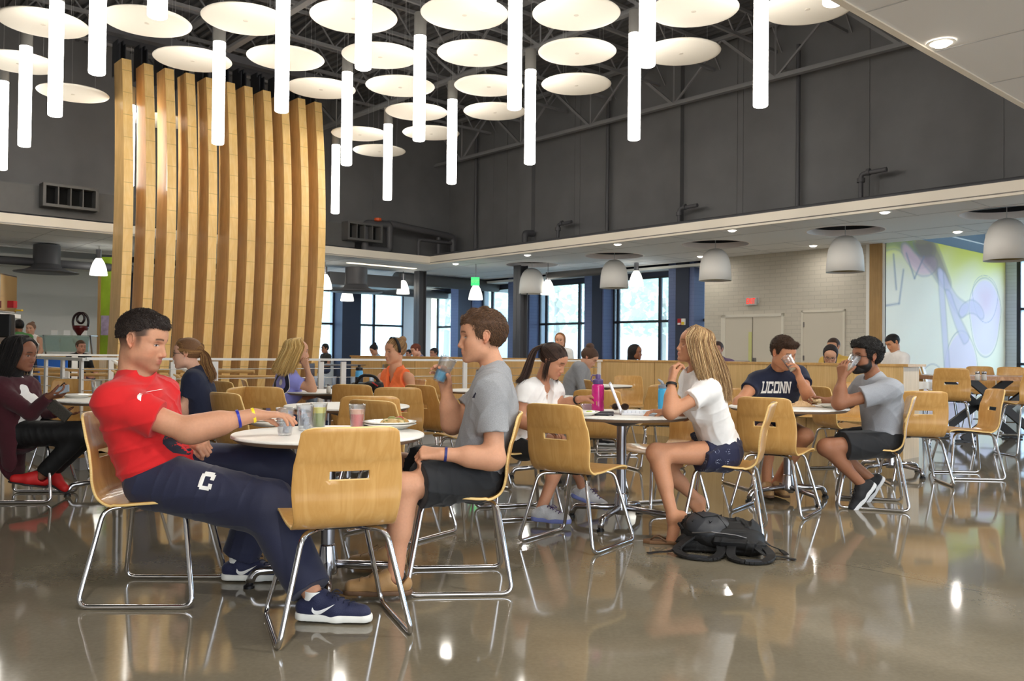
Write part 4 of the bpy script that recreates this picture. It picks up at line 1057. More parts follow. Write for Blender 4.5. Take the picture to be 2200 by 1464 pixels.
# ------------------------------------------------------------------ things on the tables
def on(px, py, z=TZ): return PZ(px, py, z)
def tumbler(loc, label, liquid=None, level=.6, froth=None, fz=0, ice=False, tilt=None, h=.130):
    r = empty('tumbler', loc); tag(r, label, 'glass', 'ribbed clear plastic tumblers')
    r0, r1 = .031, .044
    m = MB(); pr = [(0, .001), (r0 - .002, .001), (r0, .004)]
    for k in range(13):
        z = .012 + (h - .012) * k / 12; rr_ = r0 + (r1 - r0) * z / h; pr.append((rr_ + (.0009 if k % 2 else -.0003) * (k < 11), z))
    pr += [(r1 + .0012, h), (r1 - .001, h + .001), (r1 - .003, h - .004)]
    pr += [(r0 + (r1 - r0) * z / h - .003, z) for z in (h * .75, h * .5, h * .25, .012)] + [(0, .010)]
    m.lathe(pr, 36); m.build('cup', M['tumbler'], r, smooth=True)
    if liquid:
        z1 = h * level; m = MB(); m.lathe([(0, .0105), (r0 - .0022, .0105), (r0 + (r1 - r0) * z1 / h - .0035, z1), (0, z1)], 28)
        m.build('drink', mat('drink_' + label.split()[0], liquid, .15, spec=.4), r, auto=.6)
        if froth:
            z2 = h * fz; m = MB(); m.lathe([(0, z1 + .0004), (r0 + (r1 - r0) * z1 / h - .0035, z1 + .0004), (r0 + (r1 - r0) * z2 / h - .0035, z2), (0, z2)], 28); m.build('froth', mat('froth_' + label.split()[0], froth, .4), r, auto=.6)
    if ice:
        rnd = random.Random(len(label))
        for k in range(4):
            m = MB(); s_ = .011; m.X = Matrix.Translation((rnd.uniform(-.01, .01), rnd.uniform(-.01, .01), .022 + .017 * k)) @ Matrix.Rotation(rnd.random() * 3, 4, (1, rnd.random(), .4)); m.box(-s_, s_, -s_, s_, -s_, s_)
            m.build('ice_cube', thin_ice, r, bevel=.002)
    if tilt: r.rotation_euler = tilt
    return r
thin_ice = thinplastic('ice', (236, 240, 248), .35, .1)
tumbler(on(612, 936), 'clear ribbed tumbler with ice under the reaching hand', ice=True)
tumbler(on(655, 926) , 'empty ribbed tumbler just right of the reaching hand', ice=True)
tumbler(on(665, 923) + Vector((.035, .05, 0)), 'green and yellow layered drink on the nearest table', (150, 160, 66), .62, (226, 214, 70), .84)
tumbler(on(767, 924), 'red frothy drink in the middle of the nearest table', (226, 84, 74), .62, (240, 176, 140), .80)
def plate(loc, label, r=.13, stack=1, rim=True, nm='plate', c=(246, 243, 234)):
    e = empty(nm, loc); tag(e, label, nm, 'white plates on the tables')
    for k in range(stack):
        z = k * .012; m = MB()
        m.lathe([(0, z + .0), (r * .5, z), (r * .58, z + .004), (r * .9, z + .022), (r, z + .026), (r, z + .030), (r * .9, z + .027), (r * .62, z + .011), (0, z + .008)], 56)
        m.build('dish' if k == 0 else 'upper_dish', mat('china', c, .2) if 'china' not in M else M['china'], e, smooth=True)
    return e
M['china'] = mat('china', (246, 243, 234), .18)
def crumbs(parent, name, cols, n, rad, z, size, seed, squash=.5):
    rnd = random.Random(seed); m = MB(); ms = [mat('%s_%d' % (name, i), c, .55, var=.15, vscale=60) for i, c in enumerate(cols)]
    for k in range(n):
        a = rnd.random() * 2 * PI; q = rad * rnd.random() ** .6; s_ = size * rnd.uniform(.5, 1.3)
        bm = bmesh.new(); bmesh.ops.create_icosphere(bm, subdivisions=2, radius=1)
        for v in bm.verts: v.co *= 1 + rnd.uniform(-.18, .18)
        X = Matrix.Translation((q * math.cos(a), q * math.sin(a), z + s_ * squash * rnd.uniform(.3, 1))) @ Matrix.Rotation(rnd.random() * 3, 4, 'Z') @ Matrix.Diagonal((s_ * rnd.uniform(.8, 1.6), s_, s_ * squash, 1))
        m.mi = rnd.randrange(len(cols)); m.add([X @ v.co for v in bm.verts], [tuple(v.index for v in f.verts) for f in bm.faces]); bm.free()
    o = m.build(name, ms, parent, smooth=True, fix=False); tag(o, kind='stuff'); return o
p1_ = plate(on(570, 918) + Vector((0, .06, 0)), 'stacked plates with sauce scraps behind the reaching arm', stack=2)
f = crumbs(None, 'food_scraps', [(196, 96, 40), (226, 160, 80), (170, 60, 30), (240, 220, 180)], 34, .085, 0, .012, 3, .35); f.location = p1_.location + Vector((0, 0, .026)); tag(f, 'orange brown pasta scraps on the stacked plates', 'food')
p2_ = plate(on(838, 922) , 'stacked white plates with a half eaten sandwich right of the red drink', stack=2, r=.135)
f = crumbs(None, 'food_scraps', [(222, 190, 130), (200, 158, 92), (150, 150, 80), (196, 70, 50), (236, 214, 160)], 64, .052, 0, .021, 5, .8); f.location = p2_.location + Vector((.025, 0, .024)); tag(f, 'half eaten sandwich heap on the right plate', 'food')
f = crumbs(None, 'food_scraps', [(196, 70, 60), (226, 180, 150)], 16, .03, 0, .007, 6, .3); f.location = p2_.location + Vector((-.06, -.02, .022)); tag(f, 'red sauce smears on the right plate of the nearest table', 'food')
def slab_thing(name, loc, rz, dims, material, label, cat, bevel=.003, tilt=0):
    e = empty(name, loc, rz, label, cat); m = MB(); x, y, z = dims; m.box(-x / 2, x / 2, -y / 2, y / 2, 0, z); m.build('body', material, e, bevel=bevel); return e
ph = slab_thing('phone', on(800, 916) + Vector((0, .02, 0)), .3, (.13, .065, .008), M['blackplastic'], 'black phone lying on the nearest table behind the plate', 'phone')
m = MB(); m.box(-.058, .058, -.029, .029, .0081, .0086); m.build('screen', mat('phone_screen', (28, 30, 46), .08), ph)
ph = slab_thing('phone', on(527, 914) + Vector((0, .05, 0)), .5, (.13, .065, .008), M['blackplastic'], 'dark phone edge left of the stacked plates', 'phone')
m = MB(); m.box(-.058, .058, -.029, .029, .0081, .0086); m.build('screen', mat('phone_screen_b', (20, 22, 30), .08), ph)
# laptop table
lp = empty('laptop', on(1372, 890) , math.radians(172), 'open silver laptop seen from the side on the round table', 'laptop')
m = MB(); m.box(-.115, .115, -.16, .16, 0, .012); m.build('base', mat('laptop_silver', (206, 206, 210), .3, .8), lp, bevel=.003)
m = MB(); m.box(-.03, .10, -.145, .145, .0122, .0128); kb = m.build('keyboard', mat('key_tray', (186, 186, 196), .4), lp)
m = MB()
for i in range(5):
    for j in range(13): m.box(-.028 + i * .0255, -.028 + i * .0255 + .021, -.143 + j * .022, -.143 + j * .022 + .018, .0128, .0150)
m.build('keys', mat('keycaps', (230, 232, 238), .4), kb)
m = MB(); a = math.radians(22); m.X = Matrix.Translation((.115, 0, .010)) @ Matrix.Rotation(a, 4, 'Y'); m.box(-.004, .004, -.16, .16, 0, .215); lid = m.build('lid', mat('laptop_lid', (196, 190, 194), .3, .7), lp, bevel=.002)
m = MB(); m.X = Matrix.Translation((.115, 0, .010)) @ Matrix.Rotation(a, 4, 'Y'); m.box(-.0046, -.0041, -.150, .150, .012, .205); m.build('screen', mat('laptop_screen', (220, 228, 240), .15, emit=(220, 230, 250), es=.7), lid)
def bottle(name, loc, prof, material, capprof, capmat, label, cat='water bottle', loop=False):
    e = empty(name, loc); tag(e, label, cat); m = MB(); m.lathe(prof, 32); m.build('body', material, e, smooth=True); m = MB(); m.lathe(capprof, 28); c = m.build('cap', capmat, e, auto=.6); return e
M['pinkp'] = mat('pink_plastic', (214, 40, 136), .15, spec=.7, var=.2, vscale=20); M['purp'] = mat('purple_cap', (96, 78, 130), .35)
pb = bottle('water_bottle', on(1288, 889) + Vector((0, .12, 0)), [(0, 0), (.038, .0), (.043, .006), (.043, .05), (.040, .075), (.043, .09), (.043, .17), (.041, .185), (.034, .195), (0, .196)], M['pinkp'], [(.034, .193), (.036, .198), (.036, .222), (.028, .23), (.018, .232), (.018, .255), (.014, .262), (0, .262)], M['purp'], 'tall magenta water bottle with purple cap behind the wallet')
m = MB(); m.tube(rpath([(-.030, 0, .205), (-.05, 0, .22), (-.04, 0, .258), (-.012, 0, .25)], .02), .004, 8); m.build('carry_loop', M['purp'], pb, smooth=True)
bb = bottle('water_bottle', on(1427, 886) + Vector((0, .06, 0)), [(0, 0), (.031, 0), (.034, .005), (.034, .15), (.030, .165), (0, .166)], mat('blue_bottle', (60, 160, 205), .25), [(.031, .164), (.032, .168), (.032, .185), (.02, .192), (0, .194)], mat('grey_cap', (120, 126, 134), .4), 'slim blue water bottle behind the blonde girl forearm')
m = MB(); m.tube([(0, 0, .19), (-.01, 0, .21), (-.035, 0, .228)], [.012, .01, .006], 8); m.build('spout', mat('spout_grey', (150, 156, 164), .4), bb, smooth=True)
wl = slab_thing('wallet', on(1298, 893), -.12, (.125, .085, .026), mat('dark_leather', (42, 38, 44), .45, bump=.3, bscale=200), 'dark zip wallet on the laptop table', 'wallet', .006)
m = MB(); m.tube([(-.065, -.044, .013), (.065, -.044, .013), (.065, .04, .013)], .002, 6); m.build('zipper', M['steel'], wl)
m = MB(); m.tube(rpath([(.02, -.046, .013), (.03, -.06, .004), (.05, -.062, .003)], .01), .0022, 6); m.build('zip_pull', M['steel'], wl)
bw = empty('salad_bowl', on(1268, 884) + Vector((0, .05, 0)), 0, 'clear pinkish plastic bowl in front of the magenta bottle', 'bowl')
m = MB(); m.lathe([(0, .0), (.04, .0), (.068, .045), (.070, .046), (.066, .045), (.038, .003), (0, .003)], 40); m.build('bowl_shell', thinplastic('pink_clear', (236, 214, 226), .35), bw, smooth=True)
pl = plate(on(1251, 893), 'pale plate with lettuce left of the wallet', .115, nm='plate')
f = crumbs(None, 'lettuce', [(150, 190, 60), (190, 214, 90)], 7, .03, 0, .014, 9, .4); f.location = pl.location + Vector((.05, 0, .02)); tag(f, 'green lettuce bits on the pale plate', 'food')
sg_ = empty('sunglasses', on(1338, 885) + Vector((0, .14, 0)), .1, 'tortoiseshell sunglasses lying behind the laptop lid', 'sunglasses')
M['tort'] = mat('tortoise', (84, 56, 34), .15, var=.6, vscale=120); M['lens'] = mat('brown_lens', (60, 46, 38), .05)
for s_ in (-1, 1):
    m = MB(); m.tube([(s_ * .034 + .027 * math.cos(a), 0, .026 + .022 * math.sin(a)) for a in np.linspace(0, 2 * PI, 17)[:-1]], .0035, 6, closed=True); m.build('rim', M['tort'], sg_, smooth=True)
    m = MB(); m.lathe([(0, 0), (.025, 0)], 20, c=(s_ * .034, 0, .026), axis=(0, 1, 0)); m.build('lens', M['lens'], sg_)
    m = MB(); m.tube([(s_ * .062, 0, .032), (s_ * .066, .03, .03), (s_ * .05, .12, .012)], .003, 6); m.build('temple', M['tort'], sg_, smooth=True)
m = MB(); m.tube([(-.008, 0, .034), (0, -.003, .038), (.008, 0, .034)], .003, 6); m.build('bridge', M['tort'], sg_)
pp_ = slab_thing('paper_sheet', on(1400, 886) + Vector((.0, .12, 0)), .2, (.2, .15, .002), mat('paper_glossy', (236, 238, 246), .3), 'white paper sheet under the typing hand', 'paper', 0)
# right table
tumbler(on(1652, 861) + Vector((0, -.06, 0)), 'empty frosted tumbler in front of the navy college shirt', ice=False, h=.09)
tl_ = plate(on(1790, 877), 'pale plate at the right edge of the men table', .12)
tl2 = plate(on(1690, 866) + Vector((0, .1, 0)), 'plate with crumpled wrap behind the paper napkin', .11)
def crumple(name, loc, size, material, label, cat, seed, hgt=.05, n=14):
    rnd = random.Random(seed); e = empty(name, loc); tag(e, label, cat); m = MB(); vs = []; fs = []
    for i in range(n):
        for j in range(n):
            u, v = i / (n - 1) * 2 - 1, j / (n - 1) * 2 - 1
            z = hgt * max(0, 1 - max(abs(u), abs(v)) ** 1.5) * rnd.uniform(.4, 1.1) + .002
            vs.append((u * size + rnd.uniform(-.004, .004), v * size * .7 + rnd.uniform(-.004, .004), z))
    for i in range(n - 1):
        for j in range(n - 1): a = i * n + j; fs.append((a, a + 1, a + n + 1, a + n))
    m.add(vs, fs); o = m.build('sheet', material, e, fix=False); sm = o.modifiers.new('t', 'SOLIDIFY'); sm.thickness = .001; return e
M['kraft'] = mat('kraft_paper', (206, 172, 130), .7); M['foil'] = mat('wrap_paper', (200, 176, 140), .6, var=.4, vscale=40)
crumple('napkin', on(1722, 874), .095, M['kraft'], 'crumpled brown paper napkin on the men table', 'napkin', 2, .05)
crumple('sandwich_wrap', on(1706, 864) + Vector((0, .12, .02)), .05, M['foil'], 'half open sandwich wrap behind the brown napkin', 'wrapper', 5, .06)
# left table
lb = plate(on(165, 855) , 'wide white plate with crumbs beside the phone of the maroon woman', .13, nm='plate')
f = crumbs(None, 'food_scraps', [(120, 80, 50), (190, 160, 120)], 12, .06, 0, .008, 11, .3); f.location = lb.location + Vector((0, 0, .01)); tag(f, 'brown crumbs on the left table plate', 'food')
b2 = empty('salad_bowl', on(354, 851), 0, 'clear bowl of orange salad by the girl with glasses', 'bowl')
m = MB(); m.lathe([(0, 0), (.05, 0), (.085, .05), (.086, .052), (.082, .05), (.048, .004), (0, .004)], 40); m.build('bowl_shell', thinplastic('bowl_clear', (236, 228, 220), .35), b2, smooth=True)
m = MB(); m.lathe([(0, .005), (.048, .006), (.055, .018), (.03, .026), (0, .03)], 20); m.build('salad', mat('orange_salad', (214, 110, 60), .5, var=.4, vscale=60), b2, smooth=True)
tumbler(on(207, 852), 'cloudy tumbler at the right of the wide white plate', (228, 222, 206), .6)
# far tables
sk = empty('salt_shaker', on(706, 845), 0, 'small glass salt shaker on the table of the lilac shirt girl', 'salt shaker')
m = MB(); m.lathe([(0, 0), (.02, 0), (.022, .01), (.022, .05), (.015, .07), (0, .071)], 20); m.build('jar', mat('salt_jar', (232, 226, 214), .2), sk, smooth=True); m = MB(); m.lathe([(.015, .07), (.016, .085), (0, .09)], 16); m.build('cap', M['steel'], sk, smooth=True)
for dx, l in ((-.03, 'salt shaker with chrome cap on the high table, left of the pair'), (.04, 'pepper shaker with chrome cap on the high table, right of the pair')):
    sk = empty('salt_shaker', PZ(2106, 818, .90) + Vector((dx, 0, 0)), 0, l, 'salt shaker')
    m = MB(); m.lathe([(0, 0), (.024, 0), (.026, .01), (.022, .07), (0, .071)], 16); m.build('jar', mat('jar_g', (170, 165, 158), .2), sk, smooth=True); m = MB(); m.lathe([(.023, .07), (.024, .095), (0, .1)], 16); m.build('cap', M['steel'], sk, smooth=True)
wb = bottle('water_bottle', PZ(775, 842, TZ) + Vector((.0, -.1, 0)), [(0, 0), (.036, 0), (.038, .01), (.038, .20), (.034, .215), (0, .216)], mat('sport_blue', (84, 170, 222), .3), [(.034, .214), (.036, .22), (.034, .245), (.02, .25), (.014, .252), (.014, .27), (0, .272)], M['blackplastic'], 'blue squeeze bottle with black band behind the black backpack')
m = MB(); m.lathe([(.0385, .1), (.0385, .15)], 28); m.build('black_band', M['blackplastic'], wb)
nb = slab_thing('napkin_holder', PZ(1262, 826, TZ) + Vector((.0, -.02, 0)), .1, (.07, .05, .14), M['white'], 'white napkin box in front of the bent grey sweater girl', 'napkin holder')
m = MB(); m.box(-.02, .02, -.026, -.025, .03, .11); m.build('front_slot', M['tableedge'], nb)
pf = plate(PZ(1252, 829, TZ), 'plate of food under the bent grey sweater girl', .12); f = crumbs(None, 'food_scraps', [(200, 80, 40), (90, 130, 50), (220, 180, 90)], 14, .07, 0, .018, 21, .5); f.location = pf.location + Vector((0, 0, .012)); tag(f, 'red and green salad on the far plate', 'food')
# cups and caddies glimpsed below the railing near the purple table
rk = empty('glass_rack', (PX(748, 17), 17.0, 0), 0, 'rack of drinking glasses on a trolley behind the railing', 'glass rack')
m = MB(); m.box(-.75, .75, -.3, .3, .10, .13); m.box(-.75, .75, -.3, .3, .42, .45); m.box(-.5, .3, -.3, .3, .86, .89); m.build('shelf', M['steel'], rk)
for x in (-.74, .74):
    m = MB(); m.box(x - .015, x + .015, -.3, .3, 0, .9); m.build('rack_side', M['steel'], rk)
gl0 = None
for i in range(8):
    for z in (.13, .45):
        m = MB(); m.lathe([(0, 0), (.04, 0), (.05, .2), (.045, .2), (.036, .005), (0, .005)], 12, c=(-.65 + i * .185, -.1 if i % 2 else .05, z)); m.build('glass_in_rack', mat('rack_glass', (190, 206, 226), .1, spec=.9) if gl0 is None else gl0, rk, smooth=True); gl0 = bpy.data.materials['rack_glass']

# ------------------------------------------------------------------ left background: drinks station, shelf, sculpture
ds = empty('drink_dispenser', (PX(-10, 13.5), 13.5, 0), .1, 'tall stainless drink dispenser with black spout block at the left edge', 'drink dispenser')
m = MB(); m.box(-.6, .18, -.3, .3, 0, 1.15); m.build('counter', M['panelwood'], ds); m = MB(); m.box(-.6, .16, -.3, .3, 1.15, 1.62); m.build('machine_body', M['steel'], ds, bevel=.02)
m = MB(); m.box(-.6, .22, -.33, .33, 1.62, 1.68); m.build('shelf_top', M['white'], ds); m = MB(); m.box(-.6, .18, -.3, .3, 1.70, 2.30); m.build('hood', M['chrome'], ds, bevel=.03)
m = MB(); m.box(.14, .38, -.36, -.2, 1.3, 1.66); m.build('spout_block', M['blackplastic'], ds, bevel=.02); m = MB(); m.box(.16, .3, -.37, -.3, 1.14, 1.2); m.build('spout', M['chrome'], ds)
rx = slab_thing('red_box', PY(26, 662, 13.4), 0, (.10, .1, .11), M['red'], 'small dark red box on top of the drink dispenser', 'box')
yb = slab_thing('yellow_packet', PY(41, 669, 13.4), 0, (.10, .06, .025), mat('yellow_pack', (214, 176, 40), .4), 'small yellow packet right of the red box', 'packet')
sh = empty('glass_shelf', (PX(140, 19), 19, 0), 0, 'glass counter shelf with chrome brackets below the sculpture', 'shelf')
zS = PY(140, 721, 19).z
m = MB(); m.box(-.72, .62, -.2, .2, zS - .01, zS); m.build('glass_plate', thinplastic('shelf_glass', (200, 224, 216), .3), sh); m = MB(); m.box(-.72, .62, -.21, -.2, zS - .36, zS - .02); m.build('glass_front', thinplastic('shelf_glass_b', (206, 226, 220), .22), sh)
for x in (-.42, .6):
    m = MB(); m.tube([(x, 0, .98), (x + .04, -.2, zS)], .018, 8); m.build('bracket', M['steel'], sh)
m = MB(); m.box(-.9, .9, -.3, .3, 0, 1.0); m.build('counter', M['panelwood'], sh)
M['card'] = mat('card_white', (226, 226, 226), .5)
for k, x in enumerate((-.22, .06, .24, .42)):
    t_ = slab_thing('place_card', (sh.location.x + x, 19 - .05, zS), 0, (.14 if k != 2 else .09, .02, .11), M['card'], 'small white card on the glass shelf, %s of four' % ['first', 'second', 'third', 'fourth'][k], 'card')
    t_['group'] = 'cards on the glass shelf'
sc = empty('loop_sculpture', (PX(172, 19) + .0, 19, zS), 0, 'dark red vase sculpture with a looped top on the glass shelf', 'sculpture')
m = MB(); m.lathe([(0, 0), (.07, 0), (.10, .06), (.155, .14), (.17, .2), (.15, .22), (.1, .14), (0, .1)], 28); m.build('vase_body', mat('oxblood_glaze', (84, 18, 22), .12), sc, smooth=True)
m = MB(); pts = [(-.16, 0, .2), (-.17, 0, .32), (-.13, 0, .44), (-.03, 0, .5), (.06, 0, .46), (.08, 0, .36), (.03, 0, .28), (-.04, 0, .29), (-.08, 0, .36), (-.05, 0, .45), (.04, 0, .50), (.13, 0, .44), (.17, 0, .32), (.16, 0, .2)]
m.tube([tuple(p) for p in catmull(pts, 6)], .026, 10); m.build('loop', mat('oxblood_dark', (36, 20, 22), .15), sc, smooth=True)
bc = empty('blue_chair', (PX(130, 14.5), 14.5, 0), 0, 'bright blue framed chair behind the left railing', 'chair')
for sg in (-1, 1):
    m = MB(); m.tube([(.22 * sg, -.2, 0), (.22 * sg, -.2, .45), (.24 * sg, -.26, .98)], .016, 8); m.build('frame_side', mat('blue_frame', (40, 110, 210), .4) if sg < 0 else bpy.data.materials['blue_frame'], bc)
m = MB(); m.box(-.22, .22, -.24, .2, .43, .46); m.build('seat', M['chairwood'], bc); m = MB(); m.box(-.23, .23, -.27, -.24, .82, .98); m.build('backrest', bpy.data.materials['blue_frame'], bc)
# ------------------------------------------------------------------ smooth solids (signed distances -> one continuous mesh)
def V3(p): return np.array(p, dtype=np.float64)
def nrm(v): v = V3(v); return v / (np.linalg.norm(v) + 1e-12)
class Op:
    __slots__ = ('kind', 'a', 'b', 'ra', 'rb', 'k', 'mode', 'cuts', 'ax', 'sc', 'R')
    def __init__(s, kind, a, b=None, ra=0, rb=0, k=.02, mode=0, cuts=(), ax=None, sc=1, R=None):
        s.kind, s.a, s.b, s.ra, s.rb, s.k, s.mode, s.cuts, s.ax, s.sc, s.R = kind, V3(a), None if b is None else V3(b), ra, rb, k, mode, cuts, None if ax is None else nrm(ax), sc, R
    def bounds(s):
        if s.kind == 'e': r = max(s.ra); return s.a - r, s.a + r
        r = max(s.ra, s.rb) * max(1, s.sc); return np.minimum(s.a, s.b) - r, np.maximum(s.a, s.b) + r
    def dist(s, P):
        if s.kind == 'e':
            q = (P - s.a) @ s.R.T if s.R is not None else P - s.a
            r = np.array(s.ra); k0 = np.linalg.norm(q / r, axis=-1); k1 = np.linalg.norm(q / (r * r), axis=-1)
            d = k0 * (k0 - 1) / (k1 + 1e-9)
        else:
            ab = s.b - s.a; q = P - s.a
            if s.ax is not None:                       # flattened section
                pass
            u = np.clip((q @ ab) / (ab @ ab + 1e-12), 0, 1)
            w = q - u[..., None] * ab
            if s.ax is not None: w = w + (1 / s.sc - 1) * (w @ s.ax)[..., None] * s.ax
            d = np.linalg.norm(w, axis=-1) - (s.ra + (s.rb - s.ra) * u)
            if s.ax is not None and s.sc < 1: d = d * (.5 + .5 * s.sc)
        for p, n in s.cuts: d = np.maximum(d, (P - V3(p)) @ nrm(n))
        return d
def cap(a, b, ra, rb, k=.02, mode=0, cuts=(), ax=None, sc=1): return Op('c', a, b, ra, rb, k, mode, cuts, ax, sc)
def ell(c, r, frame=None, k=.02, mode=0, cuts=()):
    R = None if frame is None else np.array([nrm(f) for f in frame]); return Op('e', c, None, tuple(r), 0, k, mode, cuts, None, 1, R)
def field(ops, lo, hi, res, post=None):
    n = np.maximum(2, np.ceil((hi - lo) / res).astype(int) + 1)
    X = [lo[i] + res * np.arange(n[i]) for i in range(3)]
    Fd = np.full(tuple(n), .5, dtype=np.float32)
    for o in ops:
        a, b = o.bounds(); mg = o.k + 3 * res
        i0 = np.maximum(0, np.floor((a - mg - lo) / res).astype(int)); i1 = np.minimum(n, np.ceil((b + mg - lo) / res).astype(int) + 1)
        if np.any(i1 <= i0): continue
        G = np.stack(np.meshgrid(*[X[i][i0[i]:i1[i]] for i in range(3)], indexing='ij'), -1)
        d = o.dist(G).astype(np.float32); sl = tuple(slice(i0[i], i1[i]) for i in range(3)); f = Fd[sl]
        if o.mode == 0:
            h = np.maximum(o.k - np.abs(f - d), 0) / o.k; Fd[sl] = np.minimum(f, d) - h * h * o.k * .25
        elif o.mode == 1:                              # subtract
            d = -d; h = np.maximum(o.k - np.abs(f - d), 0) / o.k; Fd[sl] = np.maximum(f, d) + h * h * o.k * .25
    if post is not None:
        band = np.abs(Fd) < .03
        idx = np.nonzero(band); P = np.stack([X[i][idx[i]] for i in range(3)], -1); Fd[idx] = post(P, Fd[idx])
    return X, Fd
def surface_nets(X, Fd):
    s = Fd < 0; n = Fd.shape
    c = np.zeros((n[0] - 1, n[1] - 1, n[2] - 1), int)
    corners = [(i, j, k) for i in (0, 1) for j in (0, 1) for k in (0, 1)]
    for i, j, k in corners: c += s[i:n[0] - 1 + i, j:n[1] - 1 + j, k:n[2] - 1 + k]
    act = (c > 0) & (c < 8); ci = np.nonzero(act); m = len(ci[0])
    if m == 0: return np.zeros((0, 3)), np.zeros((0, 4), int)
    vid = np.full(c.shape, -1); vid[ci] = np.arange(m)
    acc = np.zeros((m, 3)); cnt = np.zeros(m)
    for (a, b) in [(x, y) for x in corners for y in corners if sum(y) - sum(x) == 1 and all(y[q] >= x[q] for q in range(3))]:
        fa = Fd[ci[0] + a[0], ci[1] + a[1], ci[2] + a[2]]; fb = Fd[ci[0] + b[0], ci[1] + b[1], ci[2] + b[2]]
        cr = (fa < 0) != (fb < 0); t = np.where(cr, fa / (fa - fb + 1e-12), 0)
        for q in range(3): acc[:, q] += np.where(cr, a[q] + t * (b[q] - a[q]), 0)
        cnt += cr
    loc = acc / cnt[:, None]
    V = np.stack([X[q][0] + (ci[q] + loc[:, q]) * (X[q][1] - X[q][0]) for q in range(3)], -1)
    faces = []
    for ax in range(3):
        o1, o2 = (ax + 1) % 3, (ax + 2) % 3
        sl0 = [slice(1, n[q] - 1) for q in range(3)]; sl1 = list(sl0); sl0[ax] = slice(0, n[ax] - 1); sl1[ax] = slice(1, n[ax])
        a, b = s[tuple(sl0)], s[tuple(sl1)]
        for flip, msk in ((False, a & ~b), (True, ~a & b)):
            e = np.nonzero(msk)
            if len(e[0]) == 0: continue
            g = [e[q] + (0 if q == ax else 1) for q in range(3)]
            def vv(d1, d2):
                h = list(g); h[o1] = h[o1] - d1; h[o2] = h[o2] - d2; return vid[h[0], h[1], h[2]]
            q4 = [vv(1, 1), vv(0, 1), vv(0, 0), vv(1, 0)]
            if flip: q4 = q4[::-1]
            faces.append(np.stack(q4, -1))
    Fc = np.concatenate(faces); Fc = Fc[(Fc >= 0).all(1)]
    return V, Fc
def mesh_ops(ops, res, boxes=(), post=None):
    """one mesh; boxes = [(lo, hi, finer res)] regions meshed finer"""
    lo = np.min([o.bounds()[0] for o in ops if o.mode == 0], 0) - .03; hi = np.max([o.bounds()[1] for o in ops if o.mode == 0], 0) + .03
    parts = []
    X, Fd = field(ops, lo, hi, res, post); V, Fc = surface_nets(X, Fd)
    if boxes:
        ctr = V[Fc].mean(1); keep = np.ones(len(Fc), bool)
        for bl, bh, r in boxes: keep &= ~np.all((ctr > V3(bl) + res * .6) & (ctr < V3(bh) - res * .6), axis=1)
        Fc = Fc[keep]
    parts.append((V, Fc))
    for bi, (bl, bh, r) in enumerate(boxes):
        X, Fd = field(ops, V3(bl), V3(bh), r, post); v, f = surface_nets(X, Fd)
        if bi and len(f):
            ctr = v[f].mean(1); keep = np.ones(len(f), bool)
            for b2l, b2h, r2 in boxes[:bi]: keep &= ~np.all((ctr > V3(b2l) + r) & (ctr < V3(b2h) - r), axis=1)
            f = f[keep]
        parts.append((v, f))
    vs = []; fs = []; n = 0
    for v, f in parts: vs.append(v); fs.append(f + n); n += len(v)
    V = np.concatenate(vs); Fc = np.concatenate(fs)
    used = np.zeros(len(V), bool); used[Fc.ravel()] = True; mp = np.cumsum(used) - 1
    return V[used], mp[Fc]
def folds(amp, wl, seed, dirs=None, n=3):
    rnd = np.random.RandomState(seed); K = []
    for i in range(n):
        d = nrm(dirs[i % len(dirs)] if dirs else rnd.normal(size=3)) + rnd.normal(size=3) * .25; K.append((nrm(d) * 2 * PI / (wl * rnd.uniform(.7, 1.4)), rnd.normal(size=3) * 9, rnd.rand() * 6, rnd.normal(size=3) * 6))
    def f(P, D):
        o = 0
        for k, q, ph, g in K:
            w = .5 + .5 * np.sin(P @ g + ph * 2)
            o = o + w * (1 - np.abs(np.sin((P @ k) * .5 + 1.6 * np.sin(P @ q + ph)))) ** 2.5
        return D + amp * (.30 - o * 1.3 / n * 2)
    return f
def to_obj(name, V, Fc, mats, parent, origin, cols=None, smooth=True, attr='paint'):
    me = bpy.data.meshes.new(name); V = V - V3(origin)
    me.vertices.add(len(V)); me.vertices.foreach_set('co', V.astype(np.float32).ravel())
    me.loops.add(Fc.size); me.loops.foreach_set('vertex_index', Fc.astype(np.int32).ravel())
    me.polygons.add(len(Fc)); me.polygons.foreach_set('loop_start', np.arange(0, Fc.size, Fc.shape[1], dtype=np.int32)); me.polygons.foreach_set('loop_total', np.full(len(Fc), Fc.shape[1], dtype=np.int32))
    me.polygons.foreach_set('use_smooth', [smooth] * len(Fc)); me.update(calc_edges=True)
    for m in (mats if isinstance(mats, (list, tuple)) else [mats]): me.materials.append(m)
    if cols is not None:
        at = me.color_attributes.new(attr, 'FLOAT_COLOR', 'POINT'); at.data.foreach_set('color', np.concatenate([cols, np.ones((len(cols), 1))], 1).astype(np.float32).ravel())
    o = bpy.data.objects.new(name, me); COL.objects.link(o)
    if parent: o.parent = parent
    return o
M['skin'] = mat('skin', (200, 150, 120), .5, attr='paint', var=.05, vscale=90, bump=.05, bscale=500, spec=.35, sss=.08)
M['hairm'] = mat('hair', (60, 40, 30), .5, attr='paint', var=.25, vscale=160, bump=.5, bscale=260, spec=.4)

